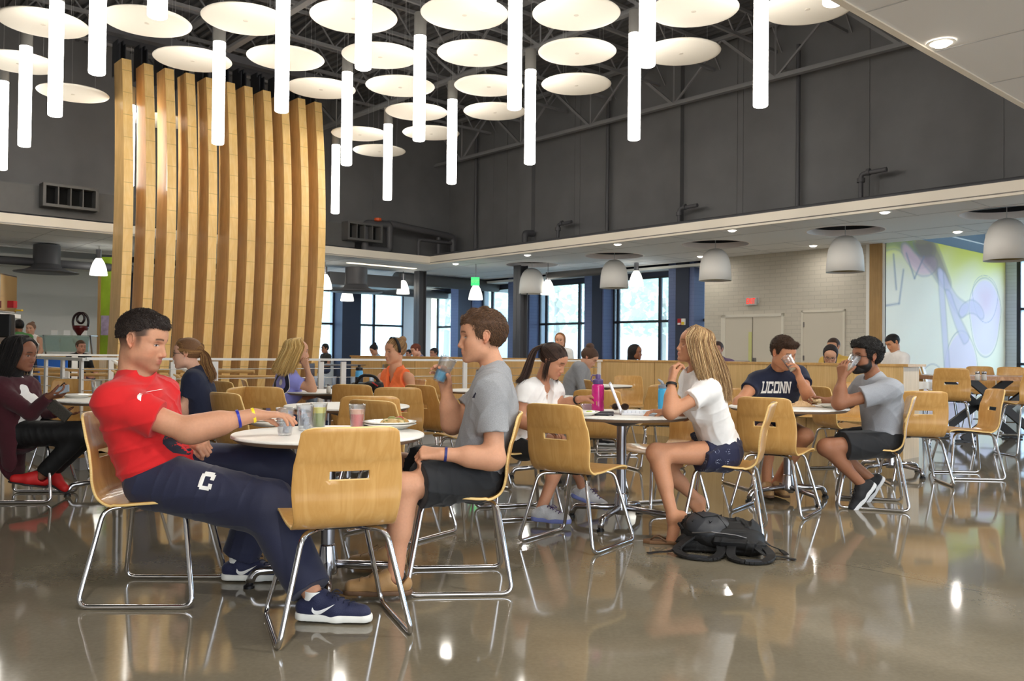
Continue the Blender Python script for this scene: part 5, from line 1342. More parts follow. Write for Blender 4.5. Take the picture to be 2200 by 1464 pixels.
# ---- head in its own frame: f forward, l to its left, u up; origin between the eyes inside the skull
class Frame:
    def __init__(s, o, f, u, sc=1.0):
        s.o = V3(o); s.f = nrm(f); s.l = nrm(np.cross(V3(u), s.f)); s.u = np.cross(s.f, s.l); s.s = sc
    def p(s, f, l, u): return s.o + (s.f * f + s.l * l + s.u * u) * s.s
    def v(s, f, l, u): return s.f * f + s.l * l + s.u * u
    def axes(s): return (s.f, s.l, s.u)
    def loc(s, P): q = (P - s.o) / s.s; return np.stack([q @ s.f, q @ s.l, q @ s.u], -1)
def head_ops(H, female=False, nose=1.0, jaw=1.0, ears=True, full=True):
    s = H.s; A = H.axes(); E = lambda c, r, k=.02, mode=0: ell(H.p(*c), [x * s for x in r], A, k * s, mode)
    C = lambda a, b, ra, rb, k=.01, mode=0, **q: cap(H.p(*a), H.p(*b), ra * s, rb * s, k * s, mode, **q)
    jw = jaw * (.92 if female else 1)
    o = [E((-.012, 0, .034), (.100, .0765, .086)), E((.026, 0, .036), (.064, .066, .060), .03), E((.026, 0, -.030), (.054, .058, .066), .03),
         E((.036, 0, -.078), (.044, .043 * jw, .033), .022), C((.004, .052 * jw, -.060), (.058, .020 * jw, -.099), .016, .0145, .022), C((.004, -.052 * jw, -.060), (.058, -.020 * jw, -.099), .016, .0145, .022),
         E((.066, 0, -.101), (.0165, .021 * jw, .0145), .014)]
    for sg in (1, -1): o += [E((.050, .041 * sg, -.026), (.024, .020, .022), .03), E((.034, .034 * sg, -.056), (.032, .024, .034), .03), E((.008, .046 * sg, -.045), (.034, .020, .040), .03)]
    if not full: return o
    br = .010 if female else .012
    o += [C((.080, .008, .019), (.060, .048, .018), br, .010, .014), C((.080, -.008, .019), (.060, -.048, .018), br, .010, .014)]
    for sg in (1, -1): o += [E((.090, .034 * sg, -.002), (.022, .019, .0125), .012, 1), E((.0625, .0315 * sg, -.002), (.0135, .0150, .0125), .004),
                             C((.074, .020 * sg, .0075), (.064, .046 * sg, .0060), .0036, .0034, .006), C((.073, .020 * sg, -.0105), (.065, .044 * sg, -.0095), .0030, .0030, .006)]
    nt = .099 + .012 * (nose - 1)
    o += [C((.080, 0, .012), (nt - .004, 0, -.034), .0075, .0085, .010), C((.074, 0, -.010), (.080, 0, -.044), .012, .0135, .014), E((nt - .003, 0, -.041), (.0100, .0095, .0085), .008)]
    for sg in (1, -1): o += [E((.0865, .0120 * sg, -.045), (.0110, .0068, .0078), .005)]
    o += [E((.066, 0, -.066), (.0205, .030, .022), .012), C((.0835, -.013, -.0655), (.0835, .013, -.0655), .0046, .0046, .007), C((.0815, -.011, -.0745), (.0815, .011, -.0745), .0056, .0056, .007),
          C((.0915, -.020, -.0700), (.0915, .020, -.0700), .0020, .0020, .002, 1)]
    if ears:
        for sg in (1, -1):
            q = lambda f, u, l=.0815: (f, l * sg, u)
            o += [E((-.014, .0755 * sg, .004), (.0150, .0065, .0265), .005)]
            hx = [(.001, .006), (-.001, .020), (-.009, .0315), (-.021, .031), (-.0285, .019), (-.0265, .002), (-.018, -.013), (-.011, -.021)]
            for u1, u2 in zip(hx[:-1], hx[1:]): o.append(C(q(*u1), q(*u2), .0036, .0036, .003))
            o += [E(q(-.009, -.023, .079), (.006, .0045, .007), .004), C(q(-.011, .021, .080), q(-.018, .008, .080), .0028, .003, .003), C(q(-.018, .008, .080), q(-.013, -.008, .080), .003, .0028, .003), C(q(.0, -.001, .079), q(-.002, -.007, .079), .0032, .003, .003)]
    return o
def face_paint(H, P, base, brow=(52, 36, 26), iris=(70, 60, 45), lips=(186, 104, 96), stubble=0, scalp=None, blush=.07, closed=False, hairline=None, beard=None):
    q = H.loc(P); f, l, u = q.T; al = np.abs(l); C_ = np.tile(V3(lin(base)[:3]), (len(P), 1))
    def mix(col, w):
        nonlocal C_; w = np.clip(w, 0, 1)[:, None]; C_ = C_ * (1 - w) + V3(lin(col)[:3]) * w
    def g(cf, cl, cu, rf, rl, ru, sym=True, p=2):
        ll = al if sym else l; return np.exp(-(((f - cf) / rf) ** 2 + ((ll - cl) / rl) ** 2 + ((u - cu) / ru) ** 2) ** (p / 2))
    hd = (np.linalg.norm(q / V3((.16, .12, .17)), axis=1) < 1)
    bl = [int(min(255, c)) for c in (base[0] * 1.0, base[1] * .78, base[2] * .74)]
    mix(bl, blush * 3 * g(.068, .042, -.032, .03, .022, .02) + blush * 2.5 * g(.11, 0, -.04, .016, .016, .014) + .5 * g(-.012, .082, -.01, .02, .02, .03))
    if stubble:
        dk = [int(c * .55) for c in base]; w = sstep(-u, .045, .07) * sstep(f + .02 * 0, .0, .03) + .8 * g(.095, 0, -.058, .02, .025, .006)
        w = w * (1 - g(.095, 0, -.071, .02, .018, .010)); mix(dk, stubble * w * hd)
    if beard:
        w = np.clip(sstep(-u - .35 * (f - .02) , .035, .052) * sstep(f, -.005, .012) * (f < .2) + sstep(-u, .0, .03) * sstep(f, -.004, .006) * (1 - sstep(f, .022, .036)) + 1.2 * g(.098, 0, -.0565, .02, .024, .0055), 0, 1) * (1 - .9 * g(.10, 0, -.071, .02, .016, .007)); mix(beard, w * hd)
    if scalp is not None:
        col, st, top = scalp; fl_ = -.028 + .078 * sstep(u, .004, .036) + .018 * sstep(u, .05, .075); m1 = sstep(fl_ - f, -.012, .014) * sstep(u, -.075, .02)
        m2 = (1 - sstep(np.abs(f - .016), .004, .020)) * sstep(u, -.045, .02); w = np.clip(np.maximum(m1, m2 * .8), 0, 1) * hd
        mix(col, st * w * (1 - g(-.013, .084, .004, .022, .012, .036, p=4)))
    mix(lips, .8 * g(.090, 0, -.0645, .018, .019, .0046, p=3) + .8 * g(.088, 0, -.0755, .018, .016, .0056, p=3)); mix((110, 50, 48), .8 * g(.092, 0, -.0700, .024, .021, .0014, p=3))
    # brows: a slim arc
    bu = .0205 + .004 * np.cos((al - .030) / .018 * 1.2); mix(brow, .95 * np.exp(-((u - bu) / .0042) ** 2) * sstep(al, .011, .016) * (1 - sstep(al, .046, .052)) * (f > .05))
    if closed:
        mix((60, 40, 34), .85 * np.exp(-((u + .006 + .0 * al) / .0013) ** 2) * np.exp(-((al - .031) / .013) ** 4) * (f > .05))
    else:
        al2 = (al - .0300) / .0128; lidu = .0044 * np.sqrt(np.clip(1 - al2 ** 2, 0, 1)); lidl = -.0046 * np.sqrt(np.clip(1 - al2 ** 2, 0, 1)); uc = u + .002
        op = (np.abs(al2) < 1) & (uc < lidu) & (uc > lidl) & (f > .05)
        mix((206, 196, 190), op * .9); mix(iris, op * (np.hypot((al - .0300), uc) < .0070)); mix((14, 12, 12), op * (np.hypot((al - .0300), uc) < .0036))
        mix((44, 30, 26), .9 * np.exp(-((uc - lidu) / .0013) ** 2) * (np.abs(al2) < 1.05) * (f > .05))
    mix([int(c * .86) for c in base], .35 * g(.08, .031, .010, .02, .014, .005))
    return C_
def hand_ops(Wp, d, n, side, s=1.0, curl=(.35, .5, .35), per=None, spread=.06, thumb=(.6, .35, .3), k=.006):
    """side +1 right, -1 left; n = direction the palm faces; per = per finger multipliers of the curl"""
    Wp = V3(Wp); d = nrm(d); n = V3(n); n = nrm(n - d * (n @ d)); t = nrm(np.cross(d, n)) * side
    o = []; offs = (.031, .0105, -.0105, -.030); reach = (.088, .092, .088, .080); segs = ((.043, .026, .021), (.047, .030, .022), (.043, .028, .021), (.034, .021, .019)); rad = (.0092, .0095, .0090, .0080)
    o.append(cap(Wp - d * .01 * s, Wp + d * .03 * s, .021 * s, .024 * s, .02, ax=n, sc=.72))
    per = per or (1, 1, 1, 1)
    tips = []
    for i in range(4):
        K = Wp + (d * reach[i] + t * offs[i]) * s
        o.append(cap(Wp + (d * .02 + t * offs[i] * .55) * s, K, .0155 * s, .0125 * s, .012 * s))
        a = 0; p = K; dd = nrm(d + t * spread * (1.5 - i) / 1.5)
        for j, L in enumerate(segs[i]):
            a += curl[j] * per[i]; v = dd * math.cos(a) + n * math.sin(a); q = p + v * L * s
            o.append(cap(p, q, rad[i] * s * (1 - .07 * j), rad[i] * s * (1 - .07 * (j + 1)), k * s * (1.2 if j == 0 else .5))); p = q
        tips.append(p)
    B_ = Wp + (d * .018 + t * .016 + n * .006) * s; a0, a1, a2 = thumb
    v = nrm(d * math.cos(a0) + t * math.sin(a0) + n * .35); q = B_ + v * .045 * s; o.append(cap(B_, q, .0165 * s, .0125 * s, .012 * s))
    v2 = nrm(v + (n * .6 - t * .5 + d * .1) * a1); r = q + v2 * .034 * s; o.append(cap(q, r, .0115 * s, .0105 * s, .005 * s))
    v3 = nrm(v2 + (n * .5 - t * .5) * a2); w = r + v3 * .027 * s; o.append(cap(r, w, .0105 * s, .0085 * s, .004 * s)); tips.append(w)
    return o, tips

class Fig:
    """a person; joints are world points, L = the person's left"""
    def __init__(s, name, label, sc=1.0, skin=(205, 152, 122), female=False, group=None):
        s.sc, s.skin, s.fem = sc, skin, female; s.J = {}; s.body = []; s.boxes = []; s.label = label; s.root = None; s.group = group; s.heads = []; s.kw = {}
    def setroot(s, p): s.root = empty('person', (p[0], p[1], 0), 0, s.label, 'person', s.group); s.o = V3((p[0], p[1], 0)); return s
    def pose(s, pelvis, chest, neck, face, lat=None, platF=None):
        """pelvis, chest, neck: points; face = facing of the chest (world vec), platF facing of the pelvis"""
        s.P, s.C, s.N = V3(pelvis), V3(chest), V3(neck)
        s.upc = nrm(s.N - s.C); f = V3(face); f = nrm(f - s.upc * (f @ s.upc)); s.fc = f; s.lc = np.cross(s.upc, f)
        s.upp = nrm(s.C - s.P); g = V3(platF if platF is not None else face); g = nrm(g - s.upp * (g @ s.upp)); s.fp = g; s.lp = np.cross(s.upp, g)
        w = (.168 if s.fem else .190) * s.sc
        s.sh = {1: s.C + s.lc * w + s.upc * .115 * s.sc, -1: s.C - s.lc * w + s.upc * .115 * s.sc}
        hw = .085 * s.sc; s.hp = {1: s.P + s.lp * hw, -1: s.P - s.lp * hw}
        return s
    def torso(s, inf=0, k=.05, waist=1.0, shrink=0):
        c = s.sc; e = inf; wd = .93 if s.fem else 1
        o = [ell(s.P + s.upp * .02 * c, ((.118 + e * 1), (.165 if not s.fem else .172) * 1 + e, .115 + e), (s.fp, s.lp, s.upp), k * c),
             ell((s.P * .52 + s.C * .48), ((.098 + e) * waist, (.142 * (.88 if s.fem else 1) + e) * waist, .15), (nrm(s.fp + s.fc), nrm(s.lp + s.lc), s.upp), k * c),
             ell(s.C + s.fc * .0, (.108 + e, .158 * wd + e, .165 + e), (s.fc, s.lc, s.upc), k * c)]
        for q in o: q.ra = tuple(np.array(q.ra) * c)
        o.append(cap(s.sh[1] * .82 + s.sh[-1] * .18, s.sh[-1] * .82 + s.sh[1] * .18, (.060 + e) * c, (.060 + e) * c, .05 * c))
        for sg in (1, -1): o.append(cap(s.sh[sg] * .85 + s.C * .15, s.C * .5 + s.P * .5 + s.lc * .07 * sg * c, (.066 + e) * c, (.075 + e) * c, .05 * c))
        if s.fem:
            for sg in (1, -1): o.append(ell(s.C + s.fc * .085 * c + s.lc * .072 * sg * c - s.upc * .02 * c, ((.052 + e) * c, (.062 + e) * c, (.060 + e) * c), (s.fc, s.lc, s.upc), .035 * c))
        return o
    def arm(s, sg, elbow, wrist, r=(.050, .040, .041, .0265), body=True):
        c = s.sc; E, Wr = V3(elbow), V3(wrist); s.J['e%d' % sg] = E; s.J['w%d' % sg] = Wr; S_ = s.sh[sg]; r = [x * c * (.88 if s.fem else 1) for x in r]
        o = [cap(S_, E, r[0], r[1], .035 * c), cap(S_ - s.upc * .01 * c, S_ * .7 + E * .3, r[0] * 1.12, r[0] * 1.02, .03 * c), cap(E, Wr, r[2], r[3], .022 * c), ell(E * .72 + Wr * .28, (r[2] * 1.12, r[2] * 1.12, .075 * c), None, .03 * c)]
        m = E * .70 + Wr * .30; d = nrm(Wr - E); o[-1] = cap(m - d * .04 * c, m + d * .04 * c, r[2] * 1.08, r[2] * .98, .04 * c)
        s.body += o; return s
    def hand(s, sg, d, n, fine=.0030, **kw):
        """sg +1 left"""
        o, tips = hand_ops(s.J['w%d' % sg], d, n, -sg, s.sc * (.92 if s.fem else 1.0), **kw); s.body += o; s.J['tips%d' % sg] = tips
        lo = np.min([q.bounds()[0] for q in o], 0) - .006; hi = np.max([q.bounds()[1] for q in o], 0) + .006; s.boxes.append((lo, hi, fine)); return s
    def leg(s, sg, knee, ankle, foot=None, r=(.082, .060, .052, .036), hip=None, bare=False, toe=None, sole=None):
        c = s.sc; K, A = V3(knee), V3(ankle); s.J['k%d' % sg] = K; s.J['a%d' % sg] = A; Hh = s.hp[sg]; r = [x * c for x in r]; d = nrm(A - K)
        th = nrm(K - Hh); back = nrm(-(th - d * (th @ d)) + 1e-6)
        s.body += [cap(Hh, K, r[0], r[1], .05 * c), cap(K, A, r[2], r[3], .03 * c), cap(K + d * .07 * c + back * .018 * c, K + d * .20 * c + back * .012 * c, .045 * c, .038 * c, .04 * c), ell(K, (r[1] * .98,) * 3, None, .02 * c)]
        return s
    def barefoot(s, sg, toe, down=(0, 0, -1), fine=.0035):
        A = s.J['a%d' % sg]; c = s.sc; t = nrm(toe); dn = nrm(V3(down) - t * (V3(down) @ t)); lt = np.cross(t, dn)
        hl = A - t * .03 * c + dn * .045 * c; ball = A + t * .145 * c + dn * .062 * c; o = [cap(A, hl, .036 * c, .03 * c, .02 * c), cap(A + t * .0, ball, .034 * c, .024 * c, .03 * c, ax=dn, sc=.8), cap(hl, ball, .028 * c, .026 * c, .03 * c)]
        for i in range(5):
            w = (i - 2) * .016 * c; L = (.045, .047, .042, .036, .03)[i] * c
            if sg > 0: w = -w
            o.append(cap(ball + lt * w, ball + lt * w * 1.15 + t * L + dn * .006 * c, (.0115, .0085, .008, .0075, .008)[i] * c * 1.1, (.012, .009, .0085, .008, .008)[i] * c * .9, .007 * c))
        s.body += o; lo = np.min([q.bounds()[0] for q in o], 0) - .006; hi = np.max([q.bounds()[1] for q in o], 0) + .006; s.boxes.append((lo, hi, fine)); return s
    def head(s, o, f, u=(0, 0, 1), sc=1.0, fine=.0024, nose=1.0, jaw=1.0, neck=.054, paint={}):
        H = Frame(o, f, u, sc * s.sc); s.H = H; s.body += head_ops(H, s.fem, nose, jaw)
        nk = H.p(-.030, 0, -.058); nr = neck * s.sc * (.87 if s.fem else 1)
        s.body += [cap(nk, s.N - s.fc * .012 * s.sc, nr, nr * 1.08, .03 * s.sc), cap(s.N - s.upc * .03, s.C + s.upc * .07 * s.sc, nr * 1.0, .07 * s.sc, .05 * s.sc)]
        for sg in (1, -1): s.body.append(cap(s.N - s.upc * .022, s.sh[sg] + s.upc * .008 * s.sc, .038 * s.sc, .036 * s.sc, .04 * s.sc))
        c = V3(o); r = .17 * H.s; lo = c - r; hi = c + r; lo = lo; s.boxes.insert(0, (lo, hi, fine)); s.paint = paint; return s
    def flush(s, res=.006, extra=()):
        V, Fc = mesh_ops(s.body + list(extra), res, s.boxes)
        cols = face_paint(s.H, V, s.skin, **s.paint)
        for sg in (1, -1):                                # nails and knuckles
            for tp in s.J.get('tips%d' % sg, []):
                w = np.exp(-(np.linalg.norm(V - tp, axis=1) / .010) ** 2)[:, None] * .35; cols = cols * (1 - w) + V3(lin([min(255, int(s.skin[0] * 1.05)), int(s.skin[1] * .82), int(s.skin[2] * .80)])[:3]) * w
        s.V, s.Fc = V, Fc
        s.bobj = to_obj('body', V, Fc, M['skin'], s.root, s.o, cols); return s.bobj
    def cloth(s, name, ops, material, res=.006, amp=.004, wl=.07, seed=1, dirs=None, label=None, n=4, post2=None):
        fo = folds(amp, wl, seed, dirs, n) if amp else None
        def post(P, D):
            if fo: D = fo(P, D)
            if post2: D = post2(P, D)
            return D
        V, Fc = mesh_ops(ops, res, (), post if (fo or post2) else None); o = to_obj(name, V, Fc, material, s.root, s.o)
        if label: o['label'] = label
        s.last = (V, Fc); return o
    def tee(s, material, name='tshirt', inf=.016, sleeve=.62, hem=-.03, collar=.062, sl_r=(.068, .066), open_=1.0, vneck=0, amp=.004, seed=1, res=.006, neckshift=(0, 0, 0), waist=1.04, long=False, hemn=None, cuts=None, wl=.075, cl=(.050, .012)):
        c = s.sc; o = s.torso(inf, .05, waist)
        for sg in (1, -1): o.append(cap(s.N - s.upc * .012 * c, s.sh[sg] + s.upc * .006 * c, .050 * c, .052 * c, .05 * c))
        o.append(cap(s.N - s.upc * .012 * c - s.fc * .012, s.C + s.upc * .06 * c - s.fc * .01, .068 * c, .095 * c, .05 * c))
        for sg in (1, -1):
            if 'e%d' % sg not in s.J: continue
            S_, E = s.sh[sg], s.J['e%d' % sg]; d = nrm(E - S_); L = np.linalg.norm(E - S_)
            if not long:
                o.append(cap(S_ - d * .01, S_ + d * (L * sleeve + .08), sl_r[0] * c, sl_r[1] * c, .03 * c, cuts=[(S_ + d * L * sleeve, d)]))
            else:
                W_ = s.J['w%d' % sg]; dd = nrm(W_ - E); o.append(cap(S_, E, sl_r[0] * c, sl_r[1] * .85 * c, .03 * c)); o.append(cap(E, W_ + dd * .08, sl_r[1] * .86 * c, .036 * c, .02 * c, cuts=[(W_ - dd * .005, dd)]))
        if sleeve < 0:
            for sg in (1, -1): o.append(ell(s.sh[sg] + s.lc * .015 * sg * c + s.upc * .01 * c, (.13 * c, .062 * c, .10 * c), (s.fc, s.lc, s.upc), .012, 1))
        hp_ = s.P + s.upp * hem * c; hn = -s.upp if hemn is None else hemn
        def post(P, D): return np.maximum(D, (P - hp_) @ nrm(hn))
        nk = s.N + V3(neckshift); top = s.H.p(-.03, 0, -.05) if hasattr(s, 'H') else nk + s.upc * .1
        d = nrm(top - s.N)
        o.append(cap(s.N + s.upc * cl[0] * c + s.fc * cl[1], s.N + d * .20 + s.fc * .02, collar * .98 * c, collar * 1.3 * c, .006, 1))
        if vneck: o.append(cap(s.N + s.fc * .05 * c + s.upc * .04 * c, s.C + s.fc * .14 * c + s.upc * (.12 - vneck) * c, .062 * c, .012 * c, .004, 1, ax=s.fc, sc=2.2))
        return s.cloth(name, o, material, res, amp, wl, seed, None, post2=post)
    def pants(s, material, name='shorts', frac=.8, inf=.016, r=(.102, .088), shin=None, top=.085, amp=.0045, seed=3, res=.006, wl=.085):
        c = s.sc; o = [ell(s.P + s.upp * .0 * c, ((.118 + inf) * c, (.168 + inf) * c, (.118 + inf) * c), (s.fp, s.lp, s.upp), .05 * c)]
        for sg in (1, -1):
            if 'k%d' % sg not in s.J: continue
            Hh, K, A = s.hp[sg], s.J['k%d' % sg], s.J['a%d' % sg]; d = nrm(K - Hh); L = np.linalg.norm(K - Hh)
            if shin is None: o.append(cap(Hh, Hh + d * (L * frac + .09), r[0] * c, r[1] * c, .035 * c, cuts=[(Hh + d * L * frac, d)]))
            else:
                dd = nrm(A - K); LL = np.linalg.norm(A - K); o.append(cap(Hh, K, r[0] * c, r[1] * c, .035 * c)); o.append(cap(K, K + dd * (LL * shin[0] + .07), shin[1] * c, shin[2] * c, .03 * c, cuts=[(K + dd * LL * shin[0], dd)]))
        tp = s.P + s.upp * top * c
        def post(P, D): return np.maximum(D, (P - tp) @ s.upp - .0)
        return s.cloth(name, o, material, res, amp, wl, seed, post2=post)
    def shoe(s, sg, toe, up=(0, 0, 1), upper=None, sole=None, laces=None, length=.285, res=.0042, low=0, kind='sneaker', lace_rows=5, soleh=.03):
        """toe = direction; the sole plane lies .085 below the ankle along up"""
        A = s.J['a%d' % sg]; c = s.sc; t = V3(toe); u = nrm(V3(up)); t = nrm(t - u * (t @ u)); w = np.cross(u, t); g = A - u * .082 * c; L = length * c
        P_ = lambda a, b, h: g + t * a * L + w * b + u * h
        sg_ = parent = None
        o = [cap(P_(-.13, 0, .045 * c), P_(.30, 0, .042 * c), .037 * c, .042 * c, .02), cap(P_(.30, 0, .040 * c), P_(.66, 0, .030 * c), .042 * c, .034 * c, .02), cap(P_(.28, 0, .045 * c), P_(.12, 0, .075 * c), .036 * c, .038 * c, .03)]
        if kind == 'sneaker': o += [cap(P_(-.02, 0, .05 * c), P_(.03, 0, .085 * c), .040 * c, .041 * c, .02), cap(P_(.0, 0, .10 * c), P_(.03, 0, .2 * c), .031 * c, .034 * c, .004, 1)]
        else: o += [cap(P_(-.06, 0, .062 * c), P_(.13, 0, .070 * c), .036 * c, .032 * c, .01, 1)]
        cutb = (P_(0, 0, soleh * .6), -u)
        for q in o:
            if q.mode == 0: q.cuts = [cutb]
        V, Fc = mesh_ops(o, res); up_ = to_obj('shoe', V, Fc, upper, s.root, s.o); s.shoeV = (V, Fc)
        so = [cap(P_(-.12, 0, soleh * .55), P_(.33, 0, soleh * .5), .040 * c, .044 * c, .012, ax=u, sc=soleh / .08), cap(P_(.33, 0, soleh * .5), P_(.69, 0, soleh * .62), .044 * c, .034 * c, .012, ax=u, sc=soleh / .08)]
        so = [cap(P_(-.12, 0, soleh * .5), P_(.33, 0, soleh * .5), .041 * c, .045 * c, .008), cap(P_(.33, 0, soleh * .5), P_(.68, 0, soleh * .5), .045 * c, .036 * c, .008)]
        for q in so: q.cuts = [(P_(0, 0, soleh), u), (P_(0, 0, 0), -u)]
        V2, F2 = mesh_ops(so, res); o2 = to_obj('shoe_sole', V2, F2, sole, up_, (0, 0, 0)); o2.data.transform(Matrix.Translation(-Vector(s.o)))
        if laces:
            m = MB(); bv = BVHTree.FromPolygons([tuple(x) for x in V], [tuple(int(i) for i in f) for f in Fc])
            for r_ in range(lace_rows):
                a = .22 + .30 * r_ / max(1, lace_rows - 1); pts = []
                for b in np.linspace(-.024, .024, 7):
                    h = bv.ray_cast(Vector(P_(a + .02 * math.sin(b * 90), b * c, .2)), Vector(-u))
                    if h[0] is not None: pts.append(h[0] + Vector(u) * .002)
                if len(pts) > 2: m.tube([p - Vector(s.o) for p in pts], .0028, 6)
            for sd in (-1, 1):
                h = P_(.24, 0, .105 * c); m.tube(rpath([Vector(h - s.o), Vector(h + w * .03 * sd + t * .01 + u * .01 - s.o), Vector(h + w * .035 * sd + t * .04 - u * .012 - s.o), Vector(h + t * .01 - s.o)], .012), .0022, 5)
            m.build('laces', laces, up_, smooth=True)
        return up_
    def strands(s, name, guides, cols, n=260, rad=.0028, jitter=.012, seed=5, parent=None, tipj=.02, smooth=True):
        """guides: list of polylines with the same number of points, in order across the sheet"""
        rnd = random.Random(seed); m = MB(); G = [[V3(p) for p in g] for g in guides]; base = len(G); K = len(G[0]); colr = []
        for i in range(n):
            u = rnd.random() * (base - 1.001); j = int(u); u -= j; off = V3([rnd.gauss(0, 1) for _ in range(3)]) * jitter; c = cols[rnd.randrange(len(cols))]; br = rnd.uniform(.8, 1.15); pts = []
            ph = rnd.random() * 6; L = rnd.uniform(.88, 1.0)
            ctl = [G[j][k] * (1 - u) + G[j + 1][k] * u + off * (.35 + .65 * k / (K - 1)) + V3([math.sin(ph + k * 1.3), math.cos(ph + k), math.sin(ph * 2 + k)]) * tipj * .15 * k / K for k in range(K)]
            cr = catmull(ctl, 4); cr = cr[:max(3, int(len(cr) * L))]; q = len(cr)
            a = len(m.v); m.tube([Vector(p - s.o) for p in cr], [rad * (1 - .75 * (z / (q - 1)) ** 3) for z in range(q)], 5, cap=False)
            l = V3(lin(c)[:3]) * br; colr += [l] * (len(m.v) - a)
        o = m.build(name, M['hairm'], parent or s.root, smooth=smooth, fix=False)
        at = o.data.color_attributes.new('paint', 'FLOAT_COLOR', 'POINT'); at.data.foreach_set('color', np.concatenate([np.array(colr), np.ones((len(colr), 1))], 1).astype(np.float32).ravel())
        return o
    def hair(s, ops, col, name='hair', res=.0035, amp=.0022, wl=.012, seed=2, col2=None, dirs=None, n=4):
        fo = folds(amp, wl, seed, dirs, n) if amp else None
        V, Fc = mesh_ops(ops, res, (), fo); c = np.tile(V3(lin(col)[:3]), (len(V), 1))
        if col2 is not None:
            w = (.5 + .5 * np.sin(V @ V3((140, 160, 60)) + 3 * np.sin(V @ V3((40, -50, 20)))))[:, None] * .7; c = c * (1 - w) + V3(lin(col2)[:3]) * w
        return to_obj(name, V, Fc, M['hairm'], s.root, s.o, c)
    def skull(s, a, t, ex=0.0):              # a: angle round the head (0 front, 90 its left), t: 0 crown .. 1 ear level
        H = s.H; r = math.sin(t * PI / 2); return H.p(-.016 + (.109 + ex) * r * math.cos(a), (.086 + ex) * r * math.sin(a), .036 + (.097 + ex) * math.cos(t * PI / 2))
    def pulled(s, tie, cols, n=420, rad=.0017, lo=125, tfront=.70, name='pulled_hair', seed=4):
        H = s.H; tl = H.loc(V3(H.p(*tie))[None])[0]; c = V3((-.016, 0, .036)); R = V3((.109, .086, .097)); td = nrm((tl - c) / R); gs = []
        for deg in range(-lo, lo + 1, 25):
            a = math.radians(deg); t = tfront + (1.18 - tfront) * min(1, abs(deg) / 70.0) ** 1.3; sd = nrm((math.cos(a) * math.sin(t * PI / 2), math.sin(a) * math.sin(t * PI / 2), math.cos(t * PI / 2))); g = []
            for k in np.linspace(0, 1, 6): v = nrm(sd * (1 - k) + td * k); g.append(H.p(*(c + R * v * (1 + .02 * math.sin(k * PI)))))
            gs.append(g)
        return s.strands(name, gs, cols, n, rad * H.s, .0016, seed, tipj=0)
    def tufts(s, obj, flow, cols, n=900, L=.018, lift=.5, rad=.0011, seed=3, region=None):
        me = obj.data; nv = len(me.vertices); co = np.zeros(nv * 3); me.vertices.foreach_get('co', co); co = co.reshape(-1, 3); nn = np.zeros(nv * 3); me.vertices.foreach_get('normal', nn); nn = nn.reshape(-1, 3)
        rnd = random.Random(seed); m = MB(); cl = []; H = s.H
        for _ in range(n):
            i = rnd.randrange(nv); p = co[i] + s.o; q = H.loc(p[None])[0]
            if region is not None and not region(q): continue
            fl = flow(q) if callable(flow) else flow; fw = H.v(*fl) + V3([rnd.gauss(0, .22) for _ in range(3)]); nr = nn[i]; fw = nrm(fw - nr * (fw @ nr)); l = L * H.s * rnd.uniform(.6, 1.3); h = lift * l * rnd.uniform(.3, 1)
            a = len(m.v); m.tube([Vector(p - nr * .003 - s.o), Vector(p + fw * l * .5 + nr * h * .8 - s.o), Vector(p + fw * l + nr * h - s.o)], [rad, rad * .9, rad * .3], 4, cap=False); cl += [V3(lin(cols[rnd.randrange(len(cols))])[:3]) * rnd.uniform(.7, 1.25)] * (len(m.v) - a)
        o = m.build('hair_tufts', M['hairm'], obj, smooth=True, fix=False); at = o.data.color_attributes.new('paint', 'FLOAT_COLOR', 'POINT'); at.data.foreach_set('color', np.concatenate([np.array(cl), np.ones((len(cl), 1))], 1).astype(np.float32).ravel()); return o
    def short_hair(s, col, vol=.012, line=.066, corner=.052, burn=(.026, .0), nape=-.05, col2=None, top=.0, res=.003, amp=.0022, quiff=None, wl=.012, side=0.0, seed=2, **kw):
        H = s.H; k = H.s; fz = lambda *a: H.p(*a); sd = vol * .55 + side
        nb = V3((line - burn[1], -(corner - burn[0]))); nb = nb / np.linalg.norm(nb); n_side = H.f * nb[0] + H.u * nb[1]
        R0 = ((.100 + vol) * k, (.0765 + sd) * k, (.086 + vol + top * .5) * k); c0 = fz(-.013, 0, .036 + top)
        R1 = ((.100 + vol * .75) * k, (.0795 + sd * .6) * k, (.088 + vol * .6) * k); c1 = fz(-.012, 0, .034)
        o = [ell(c0, R0, H.axes(), .006 * k, cuts=[(fz(.08, 0, line), nrm(-H.u + H.f * .12))]),
             ell(c1, R1, H.axes(), .006 * k, cuts=[(fz(corner, 0, line), n_side), (fz(0, 0, burn[1]), -H.u)]),
             ell(c1, R1, H.axes(), .006 * k, cuts=[(fz(-.030, 0, 0), nrm(H.f - H.u * .1)), (fz(0, 0, nape), nrm(-H.u + H.f * .2))])]
        if quiff: o += [cap(fz(*q[0]), fz(*q[1]), q[2] * k, q[3] * k, .016 * k) for q in quiff]
        for sg in (1, -1): o.append(ell(fz(-.014, .086 * sg, .003), (.019 * k, .024 * k, .033 * k), H.axes(), .005 * k, 1))
        return s.hair(o, col, res=res, amp=amp, col2=col2, wl=wl, seed=seed)
